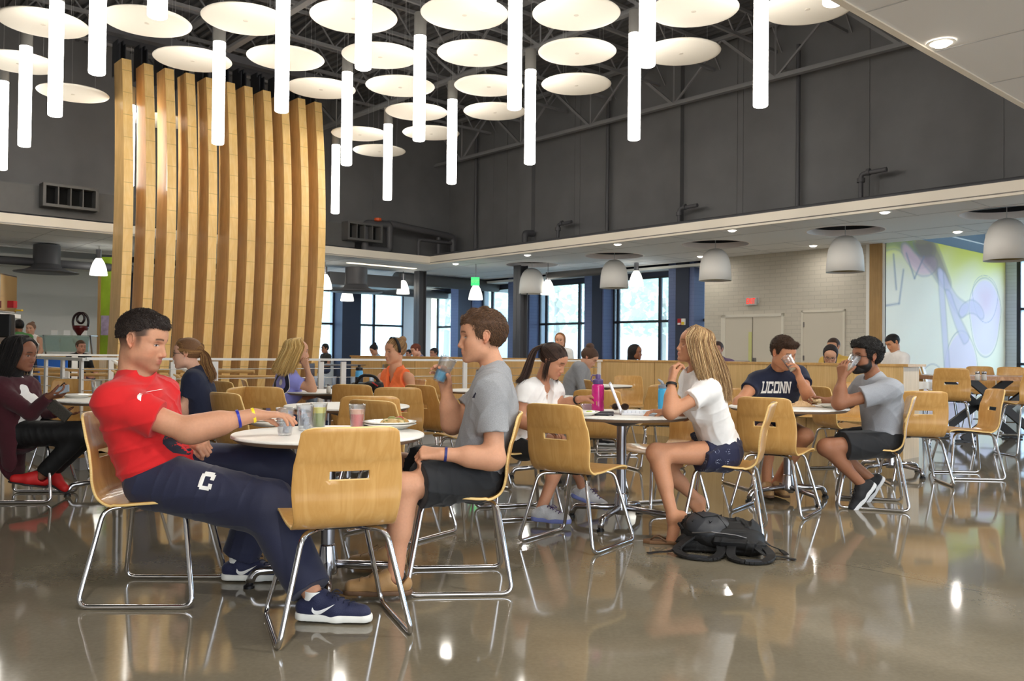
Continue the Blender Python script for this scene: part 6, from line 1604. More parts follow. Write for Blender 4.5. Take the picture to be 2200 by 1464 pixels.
def ring(parent, origin, c, axis, r, w, material, name='wristband', thick=.0022, flat=1.0, fax=None):
    axis = nrm(axis); u = nrm(np.cross(axis, V3((.3, .2, 1)))) if fax is None else nrm(V3(fax) - axis * (V3(fax) @ axis)); v = np.cross(axis, u); m = MB(); vs = []; fs = []; N = 32
    prof = [(-w / 2, 0), (-w / 2, thick), (w / 2, thick), (w / 2, 0)]
    for k in range(N):
        a = 2 * PI * k / N
        for z, t in prof: q = V3(c) + axis * z + (u * math.cos(a) * flat + v * math.sin(a)) * (r + t); vs.append(tuple(q - V3(origin)))
    for k in range(N):
        for j in range(4): l = (j + 1) % 4; kk = (k + 1) % N; fs.append((k * 4 + j, k * 4 + l, kk * 4 + l, kk * 4 + j))
    m.add(vs, fs); return m.build(name, material, parent, auto=.8)
def decal(name, polys_mesh, origin, right, up, V, Fc, material, parent, proot, off=.0015, reach=.2, cuts=3):
    """project a flat mesh (x right, y up, metres) on a surface"""
    R = nrm(right); U = V3(up); U = nrm(U - R * (U @ R)); N = np.cross(R, U)
    bm = bmesh.new(); bm.from_mesh(polys_mesh); bmesh.ops.triangulate(bm, faces=bm.faces)
    for _ in range(cuts):
        es = [e for e in bm.edges if e.calc_length() > .007]
        if es: bmesh.ops.subdivide_edges(bm, edges=es, cuts=1, use_grid_fill=False); bmesh.ops.triangulate(bm, faces=bm.faces)
    bv = BVHTree.FromPolygons([tuple(x) for x in V], [tuple(int(i) for i in f) for f in Fc])
    dead = []
    for v in bm.verts:
        p = V3(origin) + R * v.co.x + U * v.co.y + N * reach; h = bv.ray_cast(Vector(p), Vector(-N), reach * 2)
        if h[0] is None: dead.append(v); continue
        v.co = Vector(V3(h[0]) + N * off - V3(proot))
    bmesh.ops.delete(bm, geom=dead, context='VERTS')
    me = bpy.data.meshes.new(name); bm.to_mesh(me); bm.free(); me.materials.append(material)
    me.polygons.foreach_set('use_smooth', [True] * len(me.polygons)); o = bpy.data.objects.new(name, me); COL.objects.link(o); o.parent = parent; return o
def flat_text(txt, size, bold=0, sx=1):
    me = text_mesh(txt, size, 0, bold); me.transform(Matrix.Diagonal((sx, 1, 1, 1))); return me
def flat_poly(*loops):
    me = bpy.data.meshes.new('f'); bm = bmesh.new()
    for lp_ in loops:
        vs = [bm.verts.new((x, y, 0)) for x, y in lp_]
        try: bm.faces.new(vs)
        except Exception: pass
    bm.to_mesh(me); bm.free(); return me
def block_text(txt, h, w, t=.24, gap=.16):
    L = {'U': [(0, .0, t, 1), (1 - t, .0, 1, 1), (0, 0, 1, .2), (-.08, .84, t + .08, 1), (1 - t - .08, .84, 1.08, 1)], 'C': [(0, .08, t, .92), (.06, .8, 1, 1), (.06, 0, 1, .2), (1 - t, .62, 1, 1), (1 - t, 0, 1, .36)],
         'O': [(0, .06, t, .94), (1 - t, .06, 1, .94), (.06, .8, .94, 1), (.06, 0, .94, .2)], 'N': [(0, 0, t, 1), (1 - t, 0, 1, 1), (-.08, 0, t + .06, .16), (-.08, .84, t, 1), (1 - t - .06, .84, 1.08, 1)]}
    n = len(txt); cw = w / (n + (n - 1) * gap); ps = []
    for i, ch in enumerate(txt):
        x0 = -w / 2 + i * cw * (1 + gap)
        for a, b, c, d in L[ch]: ps.append([(x0 + a * cw, (b - .5) * h), (x0 + c * cw, (b - .5) * h), (x0 + c * cw, (d - .5) * h), (x0 + a * cw, (d - .5) * h)])
        if ch == 'N': ps.append([(x0, .5 * h), (x0 + cw * t * 1.1, .5 * h), (x0 + cw, -.5 * h), (x0 + cw * (1 - t * 1.1), -.5 * h)])
    return flat_poly(*ps)
def swoosh(L):
    top = [(-.5, .10), (-.42, -.02), (-.30, -.05), (-.1, .0), (.5, .26)]; bot = [(.5, .26), (-.05, -.14), (-.28, -.24), (-.44, -.20), (-.53, -.06), (-.5, .10)]
    return flat_poly([(x * L, y * L) for x, y in [tuple(p) for p in catmull(top, 5)] + [tuple(p) for p in catmull(bot, 5)][1:-1]])
# ------------------------------------------------------------------ people
def cm(name, rgb, rough=.85, **k): return mat(name, rgb, rough, bump=k.pop('bump', .12), bscale=k.pop('bscale', 420), var=k.pop('var', .04), vscale=k.pop('vscale', 30), sheen=k.pop('sheen', .1), **k)
def G(px, Y, z): return V3((PX(px, Y), Y, z))
def J(px, py, Y): return V3(PY(px, py, Y))
M['redtee'] = cm('red_cotton', (206, 26, 30)); M['navypant'] = cm('navy_track_fabric', (30, 34, 60), .7)
M['greytee'] = cm('heather_grey_cotton', (146, 147, 150), .9, var=.16, vscale=220); M['blackshort'] = cm('black_short_fabric', (26, 28, 32), .8)
M['whitetee'] = cm('white_cotton', (238, 236, 234)); M['navytee'] = cm('navy_cotton', (28, 34, 58)); M['gtee2'] = cm('pale_grey_cotton', (158, 162, 170), .9, var=.08, vscale=200)
M['navyshoe'] = cm('navy_shoe_mesh', (26, 32, 66), .6, bump=.3, bscale=300); M['whitesole'] = mat('white_rubber', (226, 226, 220), .5); M['lacen'] = mat('navy_lace', (22, 26, 50), .7)
M['swoosh'] = mat('swoosh_white', (240, 240, 240), .5); M['printw'] = mat('print_white', (236, 236, 232), .7); M['printn'] = mat('print_navy', (34, 34, 52), .7)
M['black'] = mat('black_matte', (14, 14, 16), .6)

# --- the man in the red shirt
f = Fig('person', 'man in a red t-shirt and navy track pants, leaning back, reaching for a cup', 1.07, (196, 144, 114)); f.setroot(G(352, 4.02, 0))
f.pose(J(352, 1020, 4.03), J(304, 914, 4.0), J(292, 812, 4.0), (1, -.10, 0), platF=(1, -.08, 0))
f.arm(-1, J(404, 926, 3.83), J(548, 892, 3.95), r=(.056, .050, .051, .029)); f.hand(-1, nrm(J(622, 888, 4.02) - J(548, 890, 3.95)), (.25, .15, -1), curl=(.22, .42, .30), per=(.45, .9, 1.15, 1.35), spread=.10, thumb=(.5, .3, .2), fine=.0027)
f.arm(1, J(336, 945, 4.30), J(404, 950, 4.10)); f.hand(1, nrm((1, -.45, -.10)), (.1, .3, -1), curl=(1.0, 1.25, .8), thumb=(.35, .5, .5), fine=.0027)
f.leg(-1, J(578, 1092, 3.80), G(683, 3.64, .095), r=(.088, .062, .056, .038)); f.leg(1, J(592, 1012, 4.22), G(519, 4.26, .095), r=(.088, .062, .056, .038))
f.head(J(308, 735, 4.0), (math.cos(.17), -.10, -math.sin(.17)), (math.sin(.17), 0, math.cos(.17)), sc=1.03, nose=1.4, jaw=1.06, neck=.060, fine=.0022, paint=dict(stubble=.38, scalp=((58, 50, 46), .9, 0), brow=(48, 34, 28), iris=(60, 66, 66)))
f.flush(.0055)
f.tee(M['redtee'], cl=(.020, .026), inf=.024, sleeve=.60, hem=-.02, collar=.060, sl_r=(.077, .084), seed=4, amp=.011, wl=.10, res=.005, waist=1.12)
red_tee = f.last
f.pants(M['navypant'], 'track_pants', r=(.124, .114), shin=(.92, .106, .082), inf=.022, seed=9, amp=.006, wl=.17, res=.0055, top=.06); red_pants = f.last
hr = f.short_hair((34, 26, 24), vol=.011, line=.070, corner=.050, burn=(.018, .044), nape=.022, top=.005, col2=(44, 34, 30), wl=.010, quiff=[((.058, -.03, .100), (.058, .03, .100), .020, .020), ((.084, -.02, .082), (.084, .02, .082), .012, .012)])
f.tufts(hr, lambda q: (.5, .2, -.5) if q[2] > .06 else (0, 0, -1), [(36, 28, 26), (48, 38, 32), (60, 48, 40)], 5200, .0095, .35, .0009)
for sg, toe in ((-1, (1, -.10, 0)), (1, (1, .02, 0))):
    up_ = f.shoe(sg, toe, (0, 0, 1), M['navyshoe'], M['whitesole'], M['lacen'], length=.292, res=.0035)
    A = f.J['a%d' % sg]; t = nrm(toe); decal('logo_mark', swoosh(.095), A + t * .055 + V3((0, 0, -.035)), t, (0, 0, 1), *f.shoeV, M['swoosh'], up_, f.o, cuts=2)
    m = MB(); ring(up_, f.o, A + V3((0, 0, .015)), (0, 0, 1), .041, .035, M['printw'], 'sock')
w = f.J['w-1']; d = nrm(w - f.J['e-1'])
ring(f.root, f.o, w - d * .075, d, .0375, .012, mat('blue_band', (36, 46, 160), .4), 'wristband', fax=(0, 0, 1), flat=1.06)['label'] = 'blue rubber wristband'
ring(f.root, f.o, w - d * .008, d, .0310, .012, mat('yellow_band', (240, 214, 30), .4), 'wristband', fax=(0, 0, 1), flat=1.06)['label'] = 'yellow rubber wristband'
vw = V3((0, -1, 0)); pr = lambda px, py, Y: J(px, py, Y)
c_out = [(-.5, .5), (.5, .5), (.5, .15), (.2, .15), (.2, .28), (-.2, .28), (-.2, -.28), (.2, -.28), (.2, -.15), (.5, -.15), (.5, -.5), (-.5, -.5)]
bmC = flat_poly(*[[(x * .064, y * .070) for x, y in q] for q in ([(-.36, .5), (.36, .5), (.36, .27), (-.36, .27)], [(-.5, .38), (-.2, .38), (-.2, -.38), (-.5, -.38)], [(-.36, -.5), (.36, -.5), (.36, -.27), (-.36, -.27)], [(.2, .40), (.5, .40), (.5, .10), (.2, .10)], [(.2, -.40), (.5, -.40), (.5, -.10), (.2, -.10)])])
decal('letter_print', bmC, J(450, 1032, 3.8), nrm((1, 0, -.12)), (.2, 0, 1), *red_pants, M['printw'], f.root, f.o, cuts=3)
blk = flat_poly([(-.09, .05), (-.05, .06), (-.035, .02), (.0, .0), (.06, -.01), (.085, -.03), (.10, -.055), (.03, -.055), (-.03, -.045), (-.075, -.01)])
decal('shirt_print', blk, J(380, 960, 3.85), (1, 0, -.25), (0, 0, 1), *red_tee, M['printn'], f.root, f.o, cuts=3)
decal('chest_logo', flat_poly([(-.010, .028), (.005, .024), (.010, .0), (.013, -.028), (.002, -.02), (-.008, -.002)]), J(318, 846, 3.85), (1, 0, 0), (0, 0, 1), *red_tee, M['printw'], f.root, f.o, cuts=2)

# --- the man in the grey shirt drinking something blue
f = Fig('person', 'man in a grey polo t-shirt and black shorts holding a blue drink', 1.03, (198, 146, 116)); f.setroot(G(1022, 4.27, 0))
f.pose(J(1020, 1018, 4.27), J(1056, 888, 4.27), J(1057, 797, 4.27), (-1, .0, 0), platF=(-1, -.25, 0))
f.arm(1, J(1064, 986, 4.03), J(948, 976, 4.0), r=(.052, .044, .047, .029)); f.hand(1, nrm((-1, .1, .05)), (.1, .5, -.8), curl=(.95, 1.2, .8), thumb=(.4, .6, .5), fine=.0028)
f.arm(-1, J(972, 912, 4.42), J(960, 846, 4.36), r=(.050, .044, .045, .028)); f.hand(-1, nrm((-.20, 0, 1)), (-.55, -.8, .15), curl=(.55, .65, .45), spread=.10, thumb=(.75, .35, .35), fine=.0028)
f.leg(1, J(866, 1046, 3.98), G(856, 3.96, .11)); f.leg(-1, J(862, 1000, 4.52), G(848, 4.45, .10))
f.head(J(1034, 726, 4.27), (-1, -.16, .02), (.0, 0, 1), sc=1.05, nose=1.1, neck=.052, fine=.0022, paint=dict(brow=(70, 48, 34), iris=(70, 56, 44), scalp=((104, 76, 56), .6, 0)))
f.flush(.0055)
f.tee(M['greytee'], cl=(.030, .022), inf=.020, sleeve=.62, hem=-.02, collar=.058, sl_r=(.072, .074), seed=11, amp=.009, wl=.09, res=.005); gt = f.last
f.pants(M['blackshort'], frac=.80, r=(.108, .104), inf=.018, seed=12, amp=.010, wl=.12, top=.07)
hr = f.short_hair((84, 58, 40), vol=.011, line=.062, corner=.060, burn=(.026, -.010), nape=-.052, top=.004, col2=(66, 46, 32), quiff=[((.076, -.040, .078), (.076, .030, .082), .018, .018), ((.045, -.045, .104), (.045, .030, .108), .022, .022), ((-.01, -.04, .122), (-.01, .025, .125), .016, .016)])
f.tufts(hr, lambda q: (-.95, -.35, .1) if q[2] > .075 else (-.45, 0, -.8), [(96, 68, 46), (74, 52, 36), (120, 88, 60)], 6500, .017, .10, .0009)
for sg, toe in ((1, (-1, -.05, 0)), (-1, (-1, .1, 0))):
    up_ = f.shoe(sg, toe, (0, 0, 1), M['boat'] if 'boat' in M else M.setdefault('boat', cm('tan_leather', (158, 122, 78), .55, var=.12)), M.setdefault('brownsole', mat('brown_rubber', (96, 70, 48), .6)), M.setdefault('lacet', mat('tan_lace', (120, 92, 58), .6)), length=.29, kind='boat', lace_rows=3, res=.0038, soleh=.022)
w = f.J['w1']; d = nrm(w - f.J['e1']); ring(f.root, f.o, w - d * .02, d, .033, .012, mat('navy_white_band', (40, 48, 110), .4), 'wristband', fax=(0, 0, 1), flat=1.0)
decal('chest_logo', flat_poly([(-.008, -.014), (.0, .0), (.008, .014), (.012, .006), (.006, -.004), (.004, -.014)]), J(1015, 852, 3.9), (1, 0, 0), (0, 0, 1), *gt, M['printn'], f.root, f.o, cuts=1)
g_hand = (f.J['w-1'], nrm((-.20, 0, 1)), nrm((-.55, -.8, .15)))
cpos = Vector(g_hand[0] + g_hand[1] * .055 + g_hand[2] * .052)
cu = tumbler(cpos, 'blue drink in a tilted ribbed tumbler in the grey shirt man hand', (70, 176, 214), .44, tilt=None); cu.rotation_euler = (math.radians(6), math.radians(24), 0)

# --- ponytail girl, white v neck
f = Fig('person', 'girl with brown ponytail in a white v neck top and black sport shorts', .97, (190, 136, 106), female=True); f.setroot(G(1130, 6.1, 0))
f.pose(J(1128, 952, 6.12), J(1152, 872, 6.08), J(1164, 826, 6.05), (.75, -.65, -.1), platF=(1, -.25, 0))
f.arm(1, J(1204, 872, 6.10), J(1246, 858, 5.95)); f.hand(1, nrm((1, -.15, .22)), (.1, -.2, -1), curl=(.7, .7, .4), thumb=(.3, .6, .4), fine=.004)
f.arm(-1, J(1116, 905, 5.88), J(1165, 925, 5.75)); f.hand(-1, nrm((1, 0, 0)), (0, .2, -1), fine=.005)
f.leg(-1, J(1212, 966, 5.78), G(1166, 5.72, .105)); f.leg(1, J(1225, 958, 6.15), J(1253, 1052, 6.2))
f.head(J(1189, 777, 5.98), (.80, -.42, -.40), (.30, -.15, .95), sc=.98, fine=.0032, paint=dict(closed=True, brow=(60, 40, 30), lips=(196, 100, 96)))
f.flush(.007)
f.tee(M['whitetee'], 'vneck_top', inf=.018, sleeve=.42, hem=-.06, collar=.062, sl_r=(.062, .064), vneck=.13, seed=21, amp=.008, res=.006)
f.pants(M['blackshort'], frac=.42, r=(.100, .098), inf=.014, top=.07, seed=22)
H = f.H
f.hair([ell(H.p(-.014, 0, .036), (.110 * H.s, .086 * H.s, .096 * H.s), H.axes(), .01, cuts=[(H.p(.080, 0, .072), nrm(H.f * .80 - H.u * .55)), (H.p(.02, 0, .0), nrm(H.f * .6 - H.u * .7)), (H.p(-.09, 0, -.03), -H.u)]), cap(H.p(-.10, 0, .07), H.p(-.125, 0, .06), .028 * H.s, .024 * H.s, .02)], (52, 36, 28), col2=(70, 48, 36), wl=.02, amp=.0015)
tail = [H.p(-.11, 0, .075), J(1150, 752, 5.98), J(1138, 780, 5.95), J(1128, 808, 5.93), J(1112, 826, 5.92)]
f.pulled((-.115, 0, .072), [(52, 36, 28), (70, 48, 36), (44, 30, 24)], 520)
f.strands('ponytail', [[t + H.l * x * (.6 + .5 * k) for k, t in enumerate(tail)] for x in (-.022, -.008, .008, .022)], [(56, 38, 30), (74, 52, 38), (44, 30, 24)], 420, .0022, .008)
f.strands('loose_hair', [[H.p(-.02, -.080, .02), H.p(-.015, -.088, -.05), H.p(.0, -.08, -.12), H.p(.01, -.07, -.17)], [H.p(.01, -.078, .03), H.p(.02, -.080, -.05), H.p(.03, -.075, -.10), H.p(.04, -.07, -.15)]], [(56, 38, 30)], 40, .0014, .004)
f.strands('loose_hair', [[H.p(.0, .085, .02), H.p(.02, .088, -.05), H.p(.05, .085, -.11), H.p(.08, .08, -.15)], [H.p(-.02, .085, .02), H.p(-.01, .09, -.05), H.p(.0, .09, -.12), H.p(.02, .08, -.16)]], [(56, 38, 30)], 70, .0016, .006)
for sg, toe, up in ((-1, (1, -.45, 0), (0, 0, 1)), (1, (.92, -.25, -.38), (.30, -.1, .95))):
    up_ = f.shoe(sg, toe, up, M.setdefault('runner', cm('grey_runner_mesh', (200, 200, 202), .6, bump=.3, bscale=200)), M.setdefault('bluesole', mat('blue_grey_sole', (120, 130, 190), .5)), M.setdefault('lacep', mat('purple_lace', (66, 44, 96), .7)), length=.27, res=.005)
w = f.J['w1']; d = nrm(w - f.J['e1']); ring(f.root, f.o, w - d * .03, d, .029, .014, M['black'], 'fitness_band')
m = MB(); nk = [f.N + f.fc * .05 + f.lc * x - f.upc * (.035 + .0 if abs(x) > .05 else .06) for x in (-.06, -.03, 0, .03, .06)]
bvx = BVHTree.FromPolygons([tuple(x) for x in f.V], [tuple(int(i) for i in q) for q in f.Fc]); pts = []
for x in np.linspace(-.062, .062, 15):
    q = f.N + f.lc * x - f.upc * (.075 * math.sqrt(max(0, 1 - (x / .066) ** 2)) - .02); h = bvx.ray_cast(Vector(q + f.fc * .3), Vector(-f.fc))
    if h[0] is not None: pts.append(h[0] + Vector(f.fc) * .003 - Vector(f.o))
if len(pts) > 3: m.tube(pts, .0028, 6); m.build('pearl_necklace', M['printw'], f.root, smooth=True)

# --- blonde girl in white tee and patterned navy shorts
f = Fig('person', 'girl with long streaked blonde hair, white tee and navy bandana shorts, chin on hand', .985, (190, 136, 104), female=True); f.setroot(G(1545, 5.5, 0))
f.pose(J(1548, 962, 5.52), J(1515, 862, 5.42), J(1494, 800, 5.38), (-1, -.05, -.25), platF=(-1, .05, 0))
f.arm(1, J(1440, 888, 5.12), J(1443, 818, 5.22), r=(.050, .042, .042, .027)); f.hand(1, nrm((.10, .25, 1)), (.9, .2, .1), curl=(.9, 1.0, .6), thumb=(.3, .5, .4), fine=.0036)
f.arm(-1, J(1470, 890, 5.66), J(1428, 886, 5.66)); f.hand(-1, nrm((-1, -.15, .12)), (0, 0, -1), curl=(.45, .55, .35), spread=.1, fine=.0036)
f.leg(1, J(1410, 974, 5.30), J(1446, 1112, 5.22), r=(.086, .060, .054, .034)); f.leg(-1, J(1418, 1000, 5.62), J(1503, 1078, 5.72), r=(.086, .06, .054, .034))
f.barefoot(1, (-.42, -.1, -.75), (.3, 0, -1)); f.barefoot(-1, (.35, .1, -.42), (-.6, 0, -.5))
f.head(J(1490, 744, 5.34), (-.97, -.10, .22), (.22, 0, .97), sc=.97, fine=.003, nose=.9, paint=dict(closed=True, brow=(130, 96, 66), lips=(206, 120, 112)))
f.flush(.0065)
f.tee(M['whitetee'], inf=.018, sleeve=.46, hem=.035, collar=.060, sl_r=(.066, .070), seed=31, amp=.009, wl=.10, res=.0055)
def bandana():
    m = cm('navy_bandana_print', (24, 28, 58), .8); t = m.node_tree; b = t.nodes['Principled BSDF']
    co = t.nodes.new('ShaderNodeTexCoord'); vo = t.nodes.new('ShaderNodeTexVoronoi'); vo.inputs['Scale'].default_value = 15; vo.inputs['Randomness'].default_value = .35
    t.links.new(co.outputs['Object'], vo.inputs['Vector'])
    w1 = t.nodes.new('ShaderNodeMath'); w1.operation = 'MULTIPLY'; w1.inputs[1].default_value = 7; t.links.new(vo.outputs['Distance'], w1.inputs[0])
    fr = t.nodes.new('ShaderNodeMath'); fr.operation = 'FRACT'; t.links.new(w1.outputs[0], fr.inputs[0]); a = t.nodes.new('ShaderNodeMath'); a.operation = 'LESS_THAN'; a.inputs[1].default_value = .34; t.links.new(fr.outputs[0], a.inputs[0])
    lim = t.nodes.new('ShaderNodeMath'); lim.operation = 'LESS_THAN'; lim.inputs[1].default_value = .30; t.links.new(vo.outputs['Distance'], lim.inputs[0])
    vo2 = t.nodes.new('ShaderNodeTexVoronoi'); vo2.inputs['Scale'].default_value = 120; t.links.new(co.outputs['Object'], vo2.inputs['Vector']); c = t.nodes.new('ShaderNodeMath'); c.operation = 'LESS_THAN'; c.inputs[1].default_value = .45; t.links.new(vo2.outputs['Distance'], c.inputs[0])
    mu = t.nodes.new('ShaderNodeMath'); mu.operation = 'MULTIPLY'; t.links.new(a.outputs[0], mu.inputs[0]); t.links.new(lim.outputs[0], mu.inputs[1]); mv = t.nodes.new('ShaderNodeMath'); mv.operation = 'MULTIPLY'; t.links.new(mu.outputs[0], mv.inputs[0]); t.links.new(c.outputs[0], mv.inputs[1])
    mx = t.nodes.new('ShaderNodeMix'); mx.data_type = 'RGBA'; mx.inputs[6].default_value = lin((24, 28, 58)); mx.inputs[7].default_value = lin((190, 200, 222)); t.links.new(mv.outputs[0], mx.inputs[0]); t.links.new(mx.outputs[2], b.inputs['Base Color']); return m
f.pants(bandana(), frac=.36, r=(.118, .120), inf=.020, top=.10, seed=32, amp=.006, wl=.1)
H = f.H; BL = [(176, 140, 96), (206, 172, 124), (120, 90, 62), (150, 114, 78), (222, 192, 146)]
f.hair([ell(H.p(-.016, 0, .036), (.112 * H.s, .088 * H.s, .098 * H.s), H.axes(), .01, cuts=[(H.p(.086, 0, .076), nrm(H.f * .84 - H.u * .45)), (H.p(.030, 0, .0), nrm(H.f * .85 - H.u * .4)), (H.p(-.09, 0, -.07), -H.u)])], (132, 100, 68), col2=(176, 142, 100), wl=.02, amp=.0012)
def fall(adeg, end, mid=None):
    a = math.radians(adeg); fr = max(0, (70 - adeg) / 50) if adeg < 180 else 0; top = H.p(.020 + .05 * fr, .012, .132 - .028 * fr); g = [top, f.skull(a, .45 + .1 * fr, .004), f.skull(a, .75, .006), f.skull(a, 1.0, .006)]; e = V3(end); g3 = g[-1]
    for k in (.22, .45, .7, 1): q = g3 * (1 - k) + e * k; q = q + (V3(mid) * math.sin(k * PI) if mid is not None else 0); g.append(q)
    return g
f.strands('long_hair', [fall(38, J(1505, 815, 5.25), (-.012, -.02, 0)), fall(56, J(1512, 838, 5.24), (-.012, -.02, 0)), fall(75, J(1530, 862, 5.22), (-.01, -.02, 0)), fall(100, J(1545, 868, 5.24), (.0, -.02, 0)), fall(125, J(1558, 872, 5.28), (.02, -.01, 0)), fall(150, J(1568, 874, 5.32), (.03, 0, 0)), fall(180, J(1568, 868, 5.40), (.035, 0, 0)), fall(215, J(1560, 860, 5.48), (.03, 0, 0)), fall(260, J(1535, 850, 5.52), (0, .02, 0))], BL, 2600, .0016, .0068, tipj=.06)
m = MB(); w = f.J['w1']; d = nrm(w - f.J['e1']); ring(f.root, f.o, w - d * .03, d, .031, .016, M['black'], 'fitness_band')
ft = G(1432, 5.2, .0); m = MB(); m.X = Matrix.Translation(Vector(ft - f.o)) @ Matrix.Rotation(math.radians(170), 4, 'Z')
m.prism([(x * .13, y * .045) for x, y in [(-1, .4), (-.9, .8), (-.4, .8), (.2, .95), (.7, 1), (1, .5), (1, -.5), (.7, -1), (.2, -.95), (-.4, -.8), (-.9, -.8), (-1, -.4)]], 0, .018); m.build('flip_flop', mat('brown_flipflop', (110, 78, 50), .6), f.root, bevel=.004)
m = MB(); m.X = Matrix.Translation(Vector(ft - f.o)) @ Matrix.Rotation(math.radians(170), 4, 'Z'); m.tube(rpath([(-.01, -.04, .018), (.05, -.02, .05), (.085, 0, .018)], .03), .005, 6); m.tube(rpath([(-.01, .04, .018), (.05, .02, .05), (.085, 0, .018)], .03), .005, 6); m.build('flip_flop_strap', mat('brown_strap', (96, 70, 48), .6), f.root, smooth=True)

# --- the man in the navy college shirt
f = Fig('person', 'man in a navy shirt with white college lettering drinking from a clear cup', 1.0, (196, 138, 104)); f.setroot(G(1662, 7.4, 0))
f.pose(J(1662, 920, 7.5), J(1668, 838, 7.28), J(1672, 796, 7.18), (.12, -1, -.1), platF=(.15, -1, 0))
f.arm(-1, J(1588, 866, 7.05), J(1622, 870, 6.92), r=(.052, .044, .044, .03)); f.hand(-1, nrm((1, -.1, 0)), (0, .2, -1), fine=.005)
f.arm(1, J(1740, 858, 7.0), J(1718, 813, 6.86), r=(.052, .044, .044, .03)); f.hand(1, nrm((-.25, -.15, 1)), (-1, .1, -.1), curl=(.6, .7, .5), thumb=(.9, .3, .3), spread=.1, fine=.004)
f.leg(1, J(1729, 938, 6.78), G(1668, 7.02, .10), r=(.086, .066, .056, .036)); f.leg(-1, J(1650, 938, 6.80), G(1648, 7.0, .10), r=(.086, .066, .056, .036))
f.head(J(1683, 760, 7.06), (.42, -.85, -.30), (.12, -.28, .95), sc=1.06, fine=.0032, jaw=1.05, paint=dict(brow=(66, 44, 30), closed=True, stubble=.15))
f.flush(.008)
f.tee(M['navytee'], inf=.020, sleeve=.40, hem=-.06, collar=.060, sl_r=(.074, .078), seed=41, amp=.005, res=.0065); ut = f.last
f.pants(cm('plum_short_fabric', (92, 70, 92), .8), frac=.8, r=(.105, .10), seed=42)
hr = f.short_hair((70, 46, 30), vol=.014, line=.064, nape=-.045, top=.004, col2=(56, 38, 26), quiff=[((.07, -.04, .09), (.07, .04, .09), .024, .024)])
f.tufts(hr, (.6, -.3, .4), [(78, 52, 34), (56, 38, 26)], 2600, .014, .35, .0013)
decal('letter_print', block_text('UCONN', .095, .245), J(1674, 832, 7.08) , nrm((1, .10, 0)), (0, .1, 1), *ut, M['printw'], f.root, f.o, cuts=3, off=.005)
for sg in (1, -1): f.shoe(sg, (.1, -1, 0) if sg > 0 else (-.15, -1, 0), (0, 0, 1), M['boat'], M['brownsole'], None, kind='boat', res=.005, soleh=.02)
tumbler(Vector(f.J['w1']) + Vector((-.050, -.015, .062)), 'clear tumbler at the lips of the navy college shirt man', (214, 196, 160), .25).rotation_euler = (math.radians(-28), math.radians(-22), 0)

# --- the bearded man
f = Fig('person', 'bearded man with glasses in a grey t-shirt drinking from a cup', 1.0, (150, 102, 76)); f.setroot(G(1903, 6.6, 0))
f.pose(J(1893, 946, 6.62), J(1896, 862, 6.60), J(1876, 814, 6.58), (-1, -.12, -.15), platF=(-1, -.15, 0))
f.arm(1, J(1802, 868, 6.45), J(1809, 814, 6.46), r=(.052, .044, .044, .03)); f.hand(1, nrm((.0, 0, 1)), (.75, .6, .0), curl=(.6, .7, .5), thumb=(.8, .3, .3), spread=.1, fine=.004)
f.arm(-1, J(1826, 864, 6.92), J(1768, 862, 6.95), r=(.050, .044, .042, .03)); f.hand(-1, nrm((-1, 0, .1)), (0, -.7, -.4), curl=(.7, .8, .5), fine=.004)
f.leg(1, J(1775, 962, 6.42), J(1852, 1042, 6.46), r=(.084, .064, .054, .036)); f.leg(-1, J(1782, 958, 6.80), J(1872, 1030, 6.80), r=(.084, .064, .054, .036))
f.head(J(1860, 768, 6.56), (-.97, -.22, .06), (.06, 0, 1), sc=1.06, fine=.003, nose=1.2, jaw=1.05, paint=dict(brow=(20, 16, 14), beard=(22, 18, 16), iris=(40, 28, 22), scalp=((40, 30, 26), .8, 0)))
H = f.H
f.flush(.007)
f.tee(M['gtee2'], inf=.020, sleeve=.55, hem=-.04, collar=.058, sl_r=(.078, .084), seed=51, amp=.007, wl=.10, res=.006)
f.pants(M['blackshort'], frac=.74, r=(.110, .112), inf=.020, seed=52, amp=.007, wl=.12)
hr = f.short_hair((18, 15, 14), vol=.022, line=.066, corner=.056, burn=(.03, -.02), nape=-.055, top=.005, col2=(28, 24, 22), side=.004, amp=.004, quiff=[((.07, -.04, .094), (.07, .04, .094), .026, .026)])
f.tufts(hr, (.2, 0, .3), [(20, 17, 16), (32, 27, 25)], 3600, .012, .5, .0014)
f.hair([ell(H.p(.036, 0, -.080), (.052 * H.s, .052 * H.s, .040 * H.s), H.axes(), .015, cuts=[(H.p(.0, 0, -.062), nrm(H.u + H.f * .16)), (H.p(.0, 0, 0), -H.f)]), cap(H.p(.068, -.014, -.104), H.p(.068, .014, -.104), .022 * H.s, .022 * H.s, .02), cap(H.p(.082, -.026, -.062), H.p(.0915, 0, -.056), .0055 * H.s, .005 * H.s, .004), cap(H.p(.082, .026, -.062), H.p(.0915, 0, -.056), .0055 * H.s, .005 * H.s, .004),
        cap(H.p(.012, .066, -.01), H.p(.008, .060, -.06), .009 * H.s, .014 * H.s, .02), cap(H.p(.012, -.066, -.01), H.p(.008, -.060, -.06), .009 * H.s, .014 * H.s, .02), cap(H.p(.008, -.060, -.06), H.p(.05, -.032, -.095), .015 * H.s, .017 * H.s, .02), cap(H.p(.008, .060, -.06), H.p(.05, .032, -.095), .015 * H.s, .017 * H.s, .02)], (24, 19, 17), 'beard', amp=.002, wl=.008)
